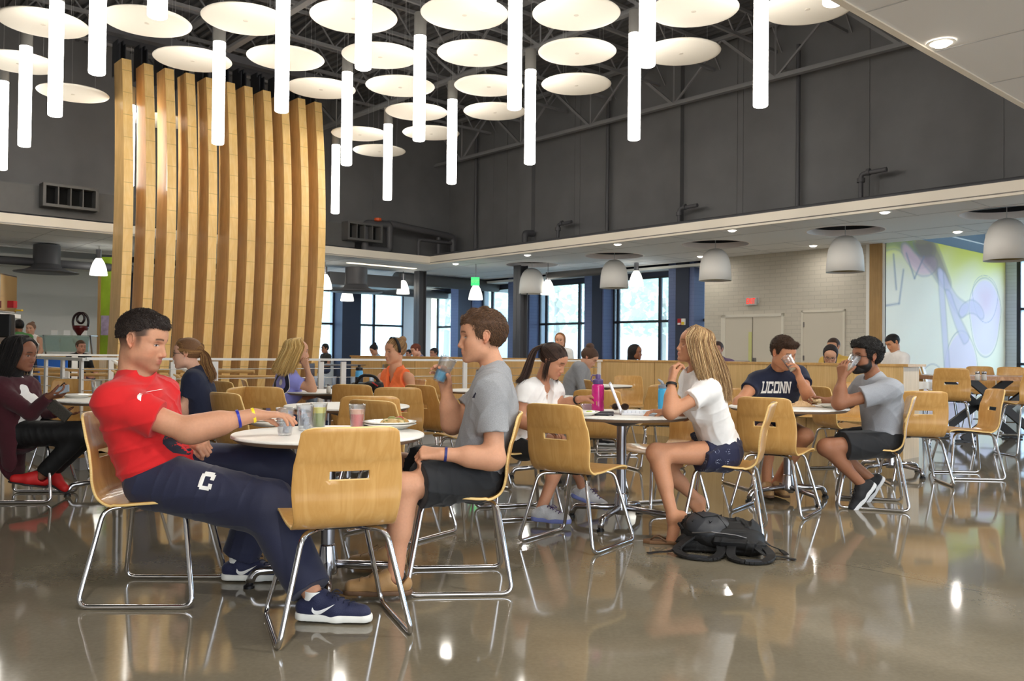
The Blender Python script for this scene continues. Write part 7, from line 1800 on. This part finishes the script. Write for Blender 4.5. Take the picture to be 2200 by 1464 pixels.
def glasses(f, col=(20, 20, 22), r=.021, parent=None):
    H = f.H; m = MB(); P_ = lambda *a: Vector(H.p(*a) - f.o)
    for sg in (1, -1):
        m.tube([P_(.094 - .014 * abs(math.cos(a)) * (math.cos(a) > 0), sg * (.033 + r * 1.15 * math.cos(a)), -.003 + r * .8 * math.sin(a)) for a in np.linspace(0, 2 * PI, 17)[:-1]], .0018 * H.s, 5, closed=True)
        m.tube([P_(.080, sg * .058, .004), P_(.05, sg * .076, .005), P_(-.005, sg * .083, .010)], .0018 * H.s, 5)
    m.tube([P_(.093, -.010, .0), P_(.097, 0, .003), P_(.093, .010, .0)], .0018 * H.s, 5)
    return m.build('glasses', mat('glasses_frame', col, .3), f.root, smooth=True)
glasses(f)
for sg, toe, up in ((1, (-.62, -.12, -.78), (-.72, 0, .62)), (-1, (-.55, -.1, -.8), (-.75, 0, .55))):
    up_ = f.shoe(sg, toe, up, M.setdefault('blackshoe', cm('black_shoe_mesh', (20, 20, 24), .7)), M.setdefault('greysole', mat('pale_sole', (206, 208, 210), .5)), M['black'], length=.28, res=.0048)
    if sg > 0: t = nrm(toe); decal('logo_mark', swoosh(.10), f.J['a1'] + t * .02 - V3((-.72, 0, .62)) * .03, t, nrm(up), *f.shoeV, M['swoosh'], up_, f.o, cuts=1)
tumbler(Vector(f.J['w1']) + Vector((.046, .02, .060)), 'clear tumbler held to the mouth of the bearded man', None, tilt=(0, math.radians(30), 0))
sw = crumble = crumbs(None, 'sandwich', [(206, 180, 136), (184, 150, 104), (226, 204, 164)], 16, .035, 0, .022, 31, .8)
sw.location = Vector(f.J['w-1']) + Vector((-.08, -.03, -.01)); tag(sw, 'wrapped sandwich piece held by the hidden hand on the men table', 'food')
# --- middle distance people
def sitter(label, head, Y, face, pel, chest, neck, skin, shirt, pants, female=False, sc=1.0, hf=None, hu=(0, 0, 1), res=.009, sleeve=.5, tee='tshirt', armsL=None, armsR=None, legs=True, group=None, paint={}, fineh=.0045, knees=None, long=False, inf=.018, hands=True, shoes=True, vneck=0, collar=.06, hem=-.05, pf=.85, shin=None, platF=None, nose=1.0):
    f = Fig('person', label, sc, skin, female=female, group=group); f.setroot(G(pel[0], pel[2] if len(pel) > 2 else Y, 0))
    q = lambda a: J(a[0], a[1], a[2] if len(a) > 2 else Y)
    f.pose(q(pel), q(chest), q(neck), face, platF=platF)
    for sg, A in ((1, armsL), (-1, armsR)):
        if A is None: A = None
        if A:
            f.arm(sg, q(A[0]), q(A[1]))
            if hands: f.hand(sg, A[2] if len(A) > 2 else nrm(q(A[1]) - q(A[0])), A[3] if len(A) > 3 else (0, 0, -1), fine=max(.0045, res * .5), curl=A[4] if len(A) > 4 else (.6, .7, .5))
        else:
            E = f.sh[sg] + V3((0, 0, -.25)) * sc + f.lc * .05 * sg + f.fc * .05; f.arm(sg, E, E + f.fc * .2 * sc + V3((0, 0, -.06)) - f.lc * .06 * sg)
            if hands: f.hand(sg, f.fc, (0, 0, -1), fine=.006)
    if legs:
        for sg in (1, -1):
            if knees: K, A = q(knees[(1 - sg) // 2][0]), q(knees[(1 - sg) // 2][1])
            else:
                K = f.hp[sg] + f.fp * .44 * sc; K[2] = .50 * sc; A = K + f.fp * .04 + V3((0, 0, -.40 * sc)); A[2] = .09
            f.leg(sg, K, A)
    f.head(q(head), hf if hf is not None else face, hu, sc=1.04, fine=fineh, paint=paint, nose=nose); f.flush(res)
    f.tee(shirt, tee, inf=inf, sleeve=sleeve, hem=hem, collar=collar, long=long, vneck=vneck, res=res * .9, amp=.005, seed=len(label)); f.teem = f.last
    if legs:
        f.pants(pants, 'trousers' if shin else 'shorts', frac=pf, shin=shin, res=res * .9, seed=len(label) + 1)
        if shoes:
            for sg in (1, -1): f.shoe(sg, nrm(f.fp * V3((1, 1, 0))), (0, 0, 1), M['blackshoe'], M['greysole'], None, res=.007)
    return f
LEG = (.93, .072, .058)
jeans = cm('denim', (52, 62, 92), .8)
# maroon cardigan woman with the phone
f = sitter('woman with long dark hair in a maroon cardigan looking at a phone', (47, 762), 6.5, (1, -.15, 0), (52, 930), (30, 868), (26, 820), (134, 88, 66), M['whitetee'], M['black'], True, 1.0, hf=(.96, -.16, -.10), hu=(.1, 0, 1), res=.008, armsR=((66, 888, 6.3), (106, 852, 6.25), (1, 0, .15), (.3, .4, 1)), armsL=((72, 890, 6.7), (122, 888, 6.55), (1, -.1, -.1), (0, 0, 1), (.15, .2, .2)), knees=(((192, 935, 6.62), (112, 1012, 6.66)), ((178, 930, 6.42), (88, 1022, 6.40))), shin=LEG, shoes=False, paint=dict(brow=(24, 18, 16), iris=(30, 22, 18), lips=(126, 66, 62)), fineh=.0035, long=False, sleeve=-.02, inf=.012)
mar = cm('maroon_knit', (66, 20, 30), .9)
c = f.sc; o = f.torso(.034, .05, 1.04)
o = [ell(f.P + f.upp * .0 - f.fp * .03, (.13, .19, .15), (f.fp, f.lp, f.upp), .05)] + [q for q in o[1:] if True]
fr = f.P * .4 + f.C * .6 + f.fc * .082
for q in o[:9]: q.cuts = tuple(q.cuts) + ((fr, f.fc + f.upc * .12),)
for sg in (1, -1):
    S_, E_, W_ = f.sh[sg], f.J['e%d' % sg], f.J['w%d' % sg]; o += [cap(S_, E_, .074, .056, .03), cap(E_, W_ + (W_ - E_) * .1, .054, .038, .02, cuts=[(W_ - nrm(W_ - E_) * .01, W_ - E_)])]
o.append(cap(f.P - f.fp * .10 - f.upp * .02, f.P - f.fp * .10 + V3((0, 0, -.22)), .13, .12, .04, ax=f.fp, sc=.35)); o.append(cap(f.P - f.lp * .17, f.P - f.lp * .18 + V3((.02, 0, -.20)), .07, .06, .05, ax=f.lp, sc=.4))
o.append(cap(f.N + f.upc * .05, f.N + f.upc * .2, .062, .08, .006, 1))
f.cloth('cardigan', o, mar, .008, .006, .09, 3)
H = f.H; DK = [(22, 18, 18), (34, 28, 26), (16, 13, 13)]
f.hair([ell(H.p(-.022, 0, .040), (.118 * H.s, .10 * H.s, .105 * H.s), H.axes(), .02, cuts=[(H.p(.078, 0, .078), nrm(H.f * .84 - H.u * .45)), (H.p(.030, 0, .0), nrm(H.f * .9 - H.u * .2))]), cap(H.p(-.06, 0, .0), H.p(-.10, -.0, -.16), .105 * H.s, .10 * H.s, .04, cuts=[(H.p(.02, 0, 0), H.f)])], (20, 16, 16), amp=.003, wl=.03, res=.006)
def fall2(f, adeg, end, ex=.02):
    a = math.radians(adeg); g = [f.H.p(.03, .0, .135), f.skull(a, .45, ex * .5), f.skull(a, .75, ex), f.skull(a, 1.0, ex)]; e = V3(end); g3 = g[-1]
    for k in (.3, .65, 1): g.append(g3 * (1 - k) + e * k)
    return g
f.strands('long_hair', [fall2(f, a, H.p(*e), .018) for a, e in ((-55, (.0, -.10, -.18)), (-80, (-.03, -.13, -.22)), (-110, (-.08, -.13, -.23)), (-150, (-.15, -.08, -.22)), (180, (-.18, 0, -.20)), (120, (-.1, .12, -.2)), (60, (0, .1, -.18)))], DK, 700, .0030, .008, tipj=.05)
red_f = mat('red_suede', (190, 30, 30), .6)
for sg, toe, up in ((1, (.80, -.2, -.55), (.5, 0, .85)), (-1, (-.9, -.3, .2), (.2, 0, 1))): f.shoe(sg, toe, up, red_f, mat('dark_flat_sole', (40, 34, 36), .6) if sg > 0 else bpy.data.materials['dark_flat_sole'], None, length=.25, kind='flat', soleh=.012, res=.006)
w = V3(f.J['w-1']); ph = slab_thing('phone', Vector(w + V3((.095, -.01, .045))), .2, (.11, .06, .01), mat('phone_case', (160, 170, 180), .3), 'small phone with blue screen held by the maroon cardigan woman', 'phone'); ph.rotation_euler = (math.radians(60), math.radians(-15), .1)
m = MB(); m.box(-.045, .045, -.026, .026, -.001, .0); m.build('screen', mat('blue_screen', (70, 110, 150), .2, emit=(60, 110, 160), es=.3), ph)
cl = slab_thing('wristlet', J(120, 893, 6.28), 0, (.17, .03, .085), mat('speckled_fabric', (58, 54, 48), .8, var=.5, vscale=240), 'speckled grey wristlet bag hanging from the maroon cardigan woman wrist', 'bag', .008); cl.rotation_euler = (0, math.radians(38), 0)
m = MB(); m.tube(rpath([(-.09, 0, .09), (-.11, 0, .17), (-.10, 0, .24), (-.085, 0, .17), (-.085, 0, .09)], .03), .004, 6); m.build('wrist_strap', M['black'], cl, smooth=True)

# navy tee girl with glasses and ponytail
f = sitter('girl with glasses and long light brown ponytail in a navy t-shirt', (401, 761), 6.85, (-1, -.12, 0), (440, 912), (430, 848), (420, 800), (222, 172, 146), M['navytee'], jeans, True, .98, hf=(-1, -.12, .02), res=.008, armsL=((392, 885, 6.7), (372, 872, 6.6), (-1, 0, .1)), armsR=((392, 872, 7.0), (372, 832, 6.95), (-.2, -.3, 1), (-1, -.5, 0), (1.0, 1.1, .7)), shin=LEG, paint=dict(brow=(110, 76, 50), lips=(190, 110, 104)), fineh=.0035, nose=.8)
H = f.H; LB = [(150, 108, 66), (122, 84, 52), (176, 134, 84)]
f.hair([ell(H.p(-.014, 0, .036), (.108 * H.s, .084 * H.s, .094 * H.s), H.axes(), .01, cuts=[(H.p(.080, 0, .072), nrm(H.f * .80 - H.u * .55)), (H.p(.02, 0, .0), nrm(H.f * .6 - H.u * .7)), (H.p(-.09, 0, -.03), -H.u)])], (120, 84, 54), amp=.001)
f.pulled((-.12, 0, .03), LB, 420); f.strands('ponytail', [[J(430 + x, 752, 6.85), J(440 + x * 1.5, 765, 6.85), J(444 + x * 2, 785, 6.84), J(452 + x * 2, 805, 6.82), J(455 + x, 824, 6.80)] for x in (-5, -2, 2, 5)], LB, 260, .0026, .010, tipj=.06)
glasses(f, (24, 30, 44)); m = MB(); p = H.p(-.008, -.084 if False else .084, -.030) - f.o; m.lathe([(0, -.005), (.005, 0), (0, .005)], 10, c=p); m.build('earring', M['printw'], f.root)

# lilac shirt blonde, back towards us
lil = cm('lilac_cotton', (148, 150, 224))
f = sitter('blonde girl in a lilac t-shirt with a round back print, hand on cheek', (640, 757), 8.62, (.85, .45, 0), (598, 898), (614, 838), (622, 800), (206, 156, 126), lil, jeans, True, 1.0, hf=(.90, .30, .0), res=.009, armsR=((671, 838, 8.45), (660, 792, 8.5), (-.35, 0, .9), (0, .8, .3), (.9, .9, .6)), armsL=((655, 850, 8.85), (690, 846, 8.8), (1, 0, 0)), shin=LEG, fineh=.004)
H = f.H; YB = [(222, 186, 116), (200, 160, 92), (236, 206, 140), (180, 140, 80)]
f.hair([ell(H.p(-.020, 0, .038), (.116 * H.s, .094 * H.s, .102 * H.s), H.axes(), .02, cuts=[(H.p(.080, 0, .078), nrm(H.f * .84 - H.u * .45)), (H.p(.022, 0, .0), nrm(H.f * .9 - H.u * .2)), (H.p(0, 0, -.06), -H.u)])], (190, 150, 88), amp=.002, wl=.02, res=.006)
f.strands('long_hair', [fall2(f, a, J(x, y, Y), .012) for a, x, y, Y in ((-60, 628, 812, 8.42), (-90, 612, 815, 8.42), (-120, 598, 812, 8.42), (-150, 586, 806, 8.46), (180, 582, 800, 8.52), (140, 590, 800, 8.6), (90, 610, 800, 8.75))], YB, 900, .0036, .007, tipj=.04)
import cmath
def circ(r, n=28): return [(r * math.cos(2 * PI * k / n), r * math.sin(2 * PI * k / n)) for k in range(n)]
def annulus(r0, r1, n=28): return flat_poly(*[[(r1 * math.cos(2 * PI * k / n), r1 * math.sin(2 * PI * k / n)), (r1 * math.cos(2 * PI * (k + 1) / n), r1 * math.sin(2 * PI * (k + 1) / n)), (r0 * math.cos(2 * PI * (k + 1) / n), r0 * math.sin(2 * PI * (k + 1) / n)), (r0 * math.cos(2 * PI * k / n), r0 * math.sin(2 * PI * k / n))] for k in range(n)])
bc0 = J(597, 823, 8.42); rt = nrm((.9, -.3, 0)); upv = (-.25, 0, 1)
decal('back_print', annulus(.078, .118), bc0, rt, upv, *f.teem, M['printn'], f.root, f.o, reach=.15, cuts=2)
decal('back_print', annulus(.118, .124), bc0, rt, upv, *f.teem, M['printw'], f.root, f.o, reach=.15, cuts=2)
decal('back_print', annulus(.0, .03, 12), bc0, rt, upv, *f.teem, M['printw'], f.root, f.o, reach=.15, cuts=2)

# orange tank top girl
orange = cm('orange_tank', (255, 122, 62))
f = sitter('girl in a bright orange tank top with black headband', (848, 756), 9.0, (-.55, -.85, 0), (852, 912), (850, 838), (850, 790), (216, 160, 126), orange, M['blackshort'], True, 1.06, hf=(-.80, -.60, -.02), res=.009, armsR=((812, 862, 8.8), (800, 900, 8.6), (0, -1, 0)), armsL=((888, 868, 8.95), (862, 905, 8.75), (-.4, -1, 0)), sleeve=-.02, tee='tank_top', collar=.082, vneck=.10, inf=.012, paint=dict(brow=(130, 90, 60), lips=(196, 110, 100)), fineh=.004)
H = f.H; DB = [(190, 150, 100), (150, 112, 72), (120, 88, 58)]
f.hair([ell(H.p(-.014, 0, .036), (.108 * H.s, .084 * H.s, .094 * H.s), H.axes(), .01, cuts=[(H.p(.080, 0, .070), nrm(H.f * .80 - H.u * .55)), (H.p(.02, 0, .0), nrm(H.f * .6 - H.u * .7)), (H.p(-.09, 0, -.03), -H.u)]), ell(H.p(-.085, 0, .115), (.042, .042, .036), None, .01)], (150, 114, 76), amp=.002, wl=.02)
f.pulled((-.085, 0, .10), DB, 300)
m = MB(); vs = []; N = 28
for k in range(N):
    a = -2.0 + 4.0 * k / (N - 1)
    for w_, e in ((-.014, .006), (.014, .006), (.014, .002), (-.014, .002)):
        y = (.088 + e) * math.sin(a); z = .036 + (.10 + e) * math.cos(a); vs.append(tuple(H.p(.020 + w_ - .02 * (1 - math.cos(a)), y, z) - f.o))
m.add(vs, [(i * 4 + j, i * 4 + (j + 1) % 4, i * 4 + 4 + (j + 1) % 4, i * 4 + 4 + j) for i in range(N - 1) for j in range(4)]); m.build('headband', M['black'], f.root, smooth=True)
bvx = BVHTree.FromPolygons([tuple(x) for x in f.V], [tuple(int(i) for i in q) for q in f.Fc]); pts = []
for x in np.linspace(-.07, .07, 13):
    q = f.N + f.lc * x - f.upc * (.02 + .15 * (1 - abs(x) / .07)); h = bvx.ray_cast(Vector(q + f.fc * .4), Vector(-f.fc))
    if h[0] is not None: pts.append(h[0] + Vector(f.fc) * .006 - Vector(f.o))
if len(pts) > 3:
    m = MB(); m.tube(pts, .003, 5); nk_ = m.build('cord_necklace', mat('cord_brown', (90, 60, 44), .7), f.root, smooth=True)
    m = MB(); m.lathe([(0, -.014), (.012, 0), (0, .014)], 8, c=pts[len(pts) // 2]); m.build('turquoise_pendant', mat('turquoise', (120, 190, 200), .4), nk_)

# grey sweater girl bent over her plate
f = sitter('girl with a curly bun in a grey sweater bent over a far plate', (1266, 770), 10.95, (.85, -.40, -.3), (1218, 868), (1236, 812), (1256, 790), (210, 160, 132), M['greytee'], jeans, True, 1.0, hf=(.80, -.30, -.55), hu=(.6, -.1, .8), res=.010, armsR=((1252, 838, 10.75), (1272, 832, 10.7), (1, 0, .1)), armsL=((1262, 842, 11.15), (1280, 835, 11.0), (1, 0, 0)), long=True, tee='sweater', shin=LEG, fineh=.005, platF=(1, -.2, 0), paint=dict(closed=True))
H = f.H; f.hair([ell(H.p(-.016, 0, .038), (.112 * H.s, .088 * H.s, .098 * H.s), H.axes(), .01, cuts=[(H.p(.080, 0, .070), nrm(H.f * .80 - H.u * .55)), (H.p(.03, 0, .0), nrm(H.f * .6 - H.u * .7)), (H.p(-.09, 0, -.05), -H.u)]), ell(H.p(-.075, 0, .125), (.055, .055, .045), None, .01)], (84, 58, 42), amp=.004, wl=.025, res=.005)

# --- people beyond the low wall and in the far left bay
def far(label, px, py, Y, face_, skin, shirt, hair, female=False, hs='short', lean=0.0, stand=False, sleeve=.5, arms=None, hf=None, long=False, group=None, sc=1.0, hu=(0, 0, 1)):
    face = (face_[0], face_[1], 0); hf = (hf if hf is None or len(hf) == 3 else tuple(hf) + (0,))
    f = Fig('person', label, sc, skin, female=female, group=group); h = J(px, py, Y); f.setroot((h[0], h[1], 0)); fd = nrm(V3((face[0], face[1], 0)))
    N = h - V3((0, 0, .145)) - fd * (.03 + lean * .05); C = N - V3((0, 0, .19)) - fd * lean * .10; P = C - V3((0, 0, .26)) - fd * lean * .14
    zoff = P[2] - (.95 if stand else .57)
    f.pose(P, C, N, fd + V3((0, 0, -.3 * lean)), platF=fd)
    for sg in (1, -1):
        if arms and arms.get(sg):
            e, w_ = arms[sg]; E = f.sh[sg] + fd * e[0] + f.lc * e[1] + V3((0, 0, e[2])); W_ = E + fd * w_[0] + f.lc * w_[1] + V3((0, 0, w_[2]))
        else: E = f.sh[sg] + V3((0, 0, -.24)) + f.lc * .05 * sg + fd * (.02 + .1 * lean); W_ = E + fd * .2 + V3((0, 0, -.03 if not stand else -.16)) - f.lc * .05 * sg
        f.arm(sg, E, W_); f.hand(sg, nrm(W_ - E), (0, 0, -1), fine=.008)
    for sg in (1, -1):
        fl = 0.0
        if stand: K = f.hp[sg] + V3((0, 0, -(f.hp[sg][2] - fl) * .48)) + fd * .03; A = np.array([K[0], K[1], fl + .09]) - fd * .03
        else: K = f.hp[sg] + fd * .42; K[2] = f.hp[sg][2] - .02; A = K + fd * .02; A[2] = fl + .09
        f.leg(sg, K, A)
    f.head(h, hf if hf is not None else face, hu, sc=1.05, fine=.0065, paint=dict(brow=tuple(int(c * .9) for c in hair), iris=(40, 30, 26))); f.flush(.013)
    f.tee(shirt, 'top', inf=.018, sleeve=sleeve, hem=-.08, res=.011, amp=.004, long=long)
    f.pants(jeans, 'trousers', shin=LEG, res=.013)
    for sg in (1, -1): f.shoe(sg, fd, (0, 0, 1), M['blackshoe'], M['greysole'], None, res=.010)
    H = f.H
    if hs == 'short': f.short_hair(hair, vol=.016, res=.006, amp=.003)
    elif hs == 'bun': f.hair([ell(H.p(-.014, 0, .036), (.110 * H.s, .086 * H.s, .096 * H.s), H.axes(), .01, cuts=[(H.p(.080, 0, .070), nrm(H.f * .80 - H.u * .55)), (H.p(.02, 0, .0), nrm(H.f * .6 - H.u * .7)), (H.p(-.09, 0, -.03), -H.u)]), ell(H.p(-.08, 0, .115), (.045, .045, .04), None, .01)], hair, res=.006, amp=.003)
    elif hs == 'long':
        f.hair([ell(H.p(-.020, 0, .038), (.116 * H.s, .094 * H.s, .102 * H.s), H.axes(), .02, cuts=[(H.p(.080, 0, .060), nrm(H.f * .84 - H.u * .45)), (H.p(.026, 0, .0), nrm(H.f * .9 - H.u * .2)), (H.p(0, 0, -.04), -H.u)]),
                cap(H.p(-.05, 0, -.02), H.p(-.07, 0, -.17), .088 * H.s, .075 * H.s, .03, cuts=[(H.p(.015, 0, 0), H.f)])], hair, res=.006, amp=.004, wl=.03)
    elif hs == 'cap':
        f.short_hair(hair, res=.006); m = MB(); m.lathe([(.098, -.01), (.10, .03), (.085, .075), (.05, .10), (0, .108)], 20, c=H.p(-.012, 0, .05) - f.o); cp = m.build('cap', M['black'], f.root, smooth=True); m = MB(); m.bar(H.p(.06, 0, .05) - f.o, H.p(.15, 0, .035) - f.o, .11, .008); m.build('cap_brim', M['black'], cp)
    return f
far('woman with light brown hair and sunglasses on her head, white top, beyond the wall', 1203, 732, 15.5, (-.25, -1), (222, 170, 140), M['whitetee'], (150, 100, 62), True, 'long')
f = far('woman with long black hair and bare shoulders beyond the wall, by the windows', 1366, 758, 14.6, (.9, -.45), (150, 98, 70), cm('dark_red_tank', (90, 30, 44)), (26, 20, 20), True, 'long', lean=.4, sleeve=-.02)
far('person in a purple shirt mostly hidden behind the streaked blonde hair', 1541, 752, 14.0, (-.6, -.8), (190, 140, 116), cm('dusky_purple', (112, 92, 122)), (60, 40, 36), False, 'short', lean=.8)
f = far('dark haired girl with glasses looking down beyond the wall, white top', 1784, 764, 11.8, (-.35, -.9), (206, 158, 130), M['whitetee'], (34, 26, 26), True, 'long', lean=.6, hf=(-.35, -.8, -.5), hu=(-.1, -.4, .9)); glasses(f, (70, 70, 86))
far('man in mustard sleeves behind the girl with glasses, head just showing', 1790, 746, 13.2, (-.6, -.6), (200, 148, 116), cm('mustard_cotton', (206, 170, 84)), (58, 40, 30), False, 'short', lean=.6)
far('black haired man in a white t-shirt in front of the mural', 1918, 738, 13.2, (-.85, -.25), (206, 150, 114), M['whitetee'], (18, 16, 18), False, 'short', hf=(-.85, -.2, -.4), hu=(-.35, 0, .93), lean=.3)
far('woman in a white tank top drinking at the far left counter', 66, 707, 18.0, (.1, -1), (206, 160, 134), M['whitetee'], (120, 90, 70), True, 'bun', stand=True, sleeve=-.02, arms={-1: ((.12, -.03, -.2), (.08, .10, .20))})
far('man in a green shirt behind the drink dispenser', 40, 702, 17.0, (-.6, .5), (150, 104, 80), cm('green_cotton', (76, 130, 72)), (24, 20, 20), False, 'short', stand=True)
far('short haired man in black sitting behind the left railing', 174, 746, 17.5, (.7, -.5), (214, 160, 136), M['blackshort'], (86, 60, 42), False, 'short', lean=.5, long=True)
far('man in a black cap and dark shirt at the far left windows', 698, 750, 25.0, (-.75, -.6), (178, 128, 104), cm('dark_olive', (52, 54, 52)), (30, 26, 26), False, 'cap', sleeve=.5)
far('woman with black hair bun at the far window tables', 803, 752, 20.5, (-.6, -.6), (200, 150, 124), cm('pale_blue', (150, 180, 206)), (20, 18, 22), True, 'bun', lean=.8, hf=(-.6, -.6, -.4))
far('red haired person in a purple grey shirt leaning at the far tables', 893, 753, 18.5, (-.85, -.4), (226, 170, 146), cm('purple_grey', (128, 124, 150)), (110, 56, 40), False, 'short', lean=1.2, hf=(-.85, -.4, -.3))
far('small dark haired person left of the red haired one, at the windows', 878, 761, 27.0, (-.6, -.6), (190, 140, 120), cm('navy_shirt', (36, 44, 80)), (26, 22, 26), False, 'short')
far('dark haired person in a blue shirt at the window table right of the steel column', 932, 760, 21.0, (-.7, -.6), (180, 130, 110), cm('royal_blue', (40, 70, 160)), (26, 22, 24), False, 'short', lean=.8)
f = None

# ------------------------------------------------------------------ bags
M['packblack'] = cm('black_pack_nylon', (12, 12, 14), .5, bump=.5, sheen=0); M['packgrey'] = cm('grey_pack_nylon', (44, 46, 51), .45, sheen=0)
p = G(1552, 5.02, 0); bk = empty('backpack', p, 0, 'black and grey backpack lying flat on the floor under the blonde girl chair', 'backpack'); o3 = V3(p)
X_, Y_, Z_ = V3((.97, -.25, 0)), V3((.25, .97, 0)), V3((0, 0, 1)); pt = lambda a, b, c: o3 + X_ * a + Y_ * b + Z_ * c
ops = [ell(pt(0, 0, .09), (.23, .15, .09), (X_, Y_, Z_), .03, cuts=[(pt(0, 0, .005), -Z_)]), ell(pt(-.10, 0, .12), (.12, .12, .07), (X_, Y_, Z_), .04), ell(pt(.14, -.03, .07), (.10, .13, .07), (X_, Y_, Z_), .03, cuts=[(pt(0, 0, .005), -Z_)])]
V, Fc = mesh_ops(ops, .006, (), folds(.012, .09, 5)); to_obj('bag_body', V, Fc, M['packblack'], bk, o3)
V, Fc = mesh_ops([ell(pt(-.07, -.05, .15), (.13, .10, .065), (X_, Y_, nrm((0, -.3, 1))), .02)], .006, (), folds(.008, .07, 6)); to_obj('front_pocket', V, Fc, M['packgrey'], bk, o3)
m = MB(); q = lambda a, b, c: tuple(pt(a, b, c) - o3)
bvp = BVHTree.FromPolygons([tuple(x) for x in V], [tuple(int(i) for i in f_) for f_ in Fc]); cd = []
for a_, b_ in ((-.16, -.10), (-.10, .0), (-.06, -.12), (.0, -.01), (.03, -.10), (-.02, -.05), (-.10, -.09), (-.15, -.02)):
    h = bvp.ray_cast(Vector(pt(a_, b_, .5)), Vector((0, 0, -1)))
    if h[0] is not None: cd.append(h[0] + Vector((0, 0, .006)) - Vector(o3))
m.tube(cd, .004, 6); m.build('bungee_cord', M['black'], bk)
V, Fc = mesh_ops([cap(pt(-.16, .03, .12), pt(.16, .02, .11), .075, .07, .03)], .006, (), folds(.018, .07, 12)); to_obj('top_flap', V, Fc, M['packblack'], bk, o3)
for pts, nm in ((((-.20, -.12, .06), (-.27, -.17, .02), (-.34, -.19, .012), (-.40, -.22, .008)), 'strap'), (((.16, -.12, .08), (.24, -.18, .03), (.32, -.12, .015), (.40, -.14, .008)), 'strap'), (((.20, .02, .10), (.27, .0, .05), (.33, .03, .02), (.36, -.03, .01)), 'strap')):
    cr = catmull([q(*p_) for p_ in pts], 4); m = MB()
    for a, b_ in zip(cr[:-1], cr[1:]): m.bar(a, b_ + (b_ - a) * .15, .028, .005)
    m.build(nm, M['packblack'], bk)
for pts in ([(-.15, -.09, .10), (-.24, -.19, .035), (-.17, -.27, .014), (-.05, -.28, .014), (.0, -.20, .03), (.0, -.14, .06)], [(.06, -.14, .07), (.06, -.23, .02), (.13, -.30, .014), (.23, -.27, .014), (.27, -.17, .03), (.22, -.08, .07)]):
    cr = catmull([q(*p_) for p_ in pts], 5); m = MB()
    for a, b_ in zip(cr[:-1], cr[1:]): m.bar(a, b_ + (b_ - a) * .2, .052, .014)
    ss = m.build('shoulder_strap', M['packblack'], bk, bevel=.003); k = len(cr) // 2; m = MB(); m.bar(cr[k - 3] + V3((0, 0, .004)), cr[k + 1] + V3((0, 0, .004)), .040, .014); m.build('strap_pad', M['packgrey'], ss)
ops = [cap(pt(-.20, -.06, .05), pt(.20, -.10, .05), .05, .045, .02), cap(pt(-.02, -.13, .085), pt(.16, -.14, .07), .034, .03, .015)]
V, Fc = mesh_ops(ops, .005, (), folds(.010, .06, 9)); to_obj('side_pocket', V, Fc, M['packblack'], bk, o3)
m = MB(); m.tube([q(-.16, -.13, .12), q(-.05, -.155, .135), q(.08, -.15, .125), q(.17, -.12, .10)], .004, 6); m.build('zipper', M['steel'], bk)
m = MB(); m.tube(rpath([q(-.20, .04, .12), q(-.25, .0, .15), q(-.21, -.05, .12)], .03), .010, 6); m.build('haul_loop', M['packblack'], bk)
p = G(778, 7.72, 0); bk = empty('backpack', p, 0, 'black backpack hung over a chair back in front of the orange top girl', 'backpack'); o3 = V3(p); cz = lambda px, py, Y: J(px, py, Y)
ops = [cap(cz(748, 850, 8.02), cz(740, 905, 8.0), .07, .06, .04), cap(cz(760, 835, 8.0), cz(812, 832, 7.95), .055, .055, .05), cap(cz(820, 845, 7.95), cz(822, 880, 7.95), .02, .02, .03)]
V, Fc = mesh_ops(ops, .008, (), folds(.010, .09, 7)); to_obj('bag_body', V, Fc, M['packblack'], bk, o3)
m = MB(); m.tube(rpath([tuple(cz(764, 826, 7.95) - o3), tuple(cz(776, 806, 7.95) - o3), tuple(cz(806, 808, 7.95) - o3), tuple(cz(818, 828, 7.95) - o3)], .06), .014, 8); m.build('top_handle', M['packblack'], bk, smooth=True)
m = MB(); m.bar(tuple(cz(800, 822, 7.9) - o3), tuple(cz(812, 830, 7.9) - o3), .03, .01); m.build('red_badge', M['red'], bk)
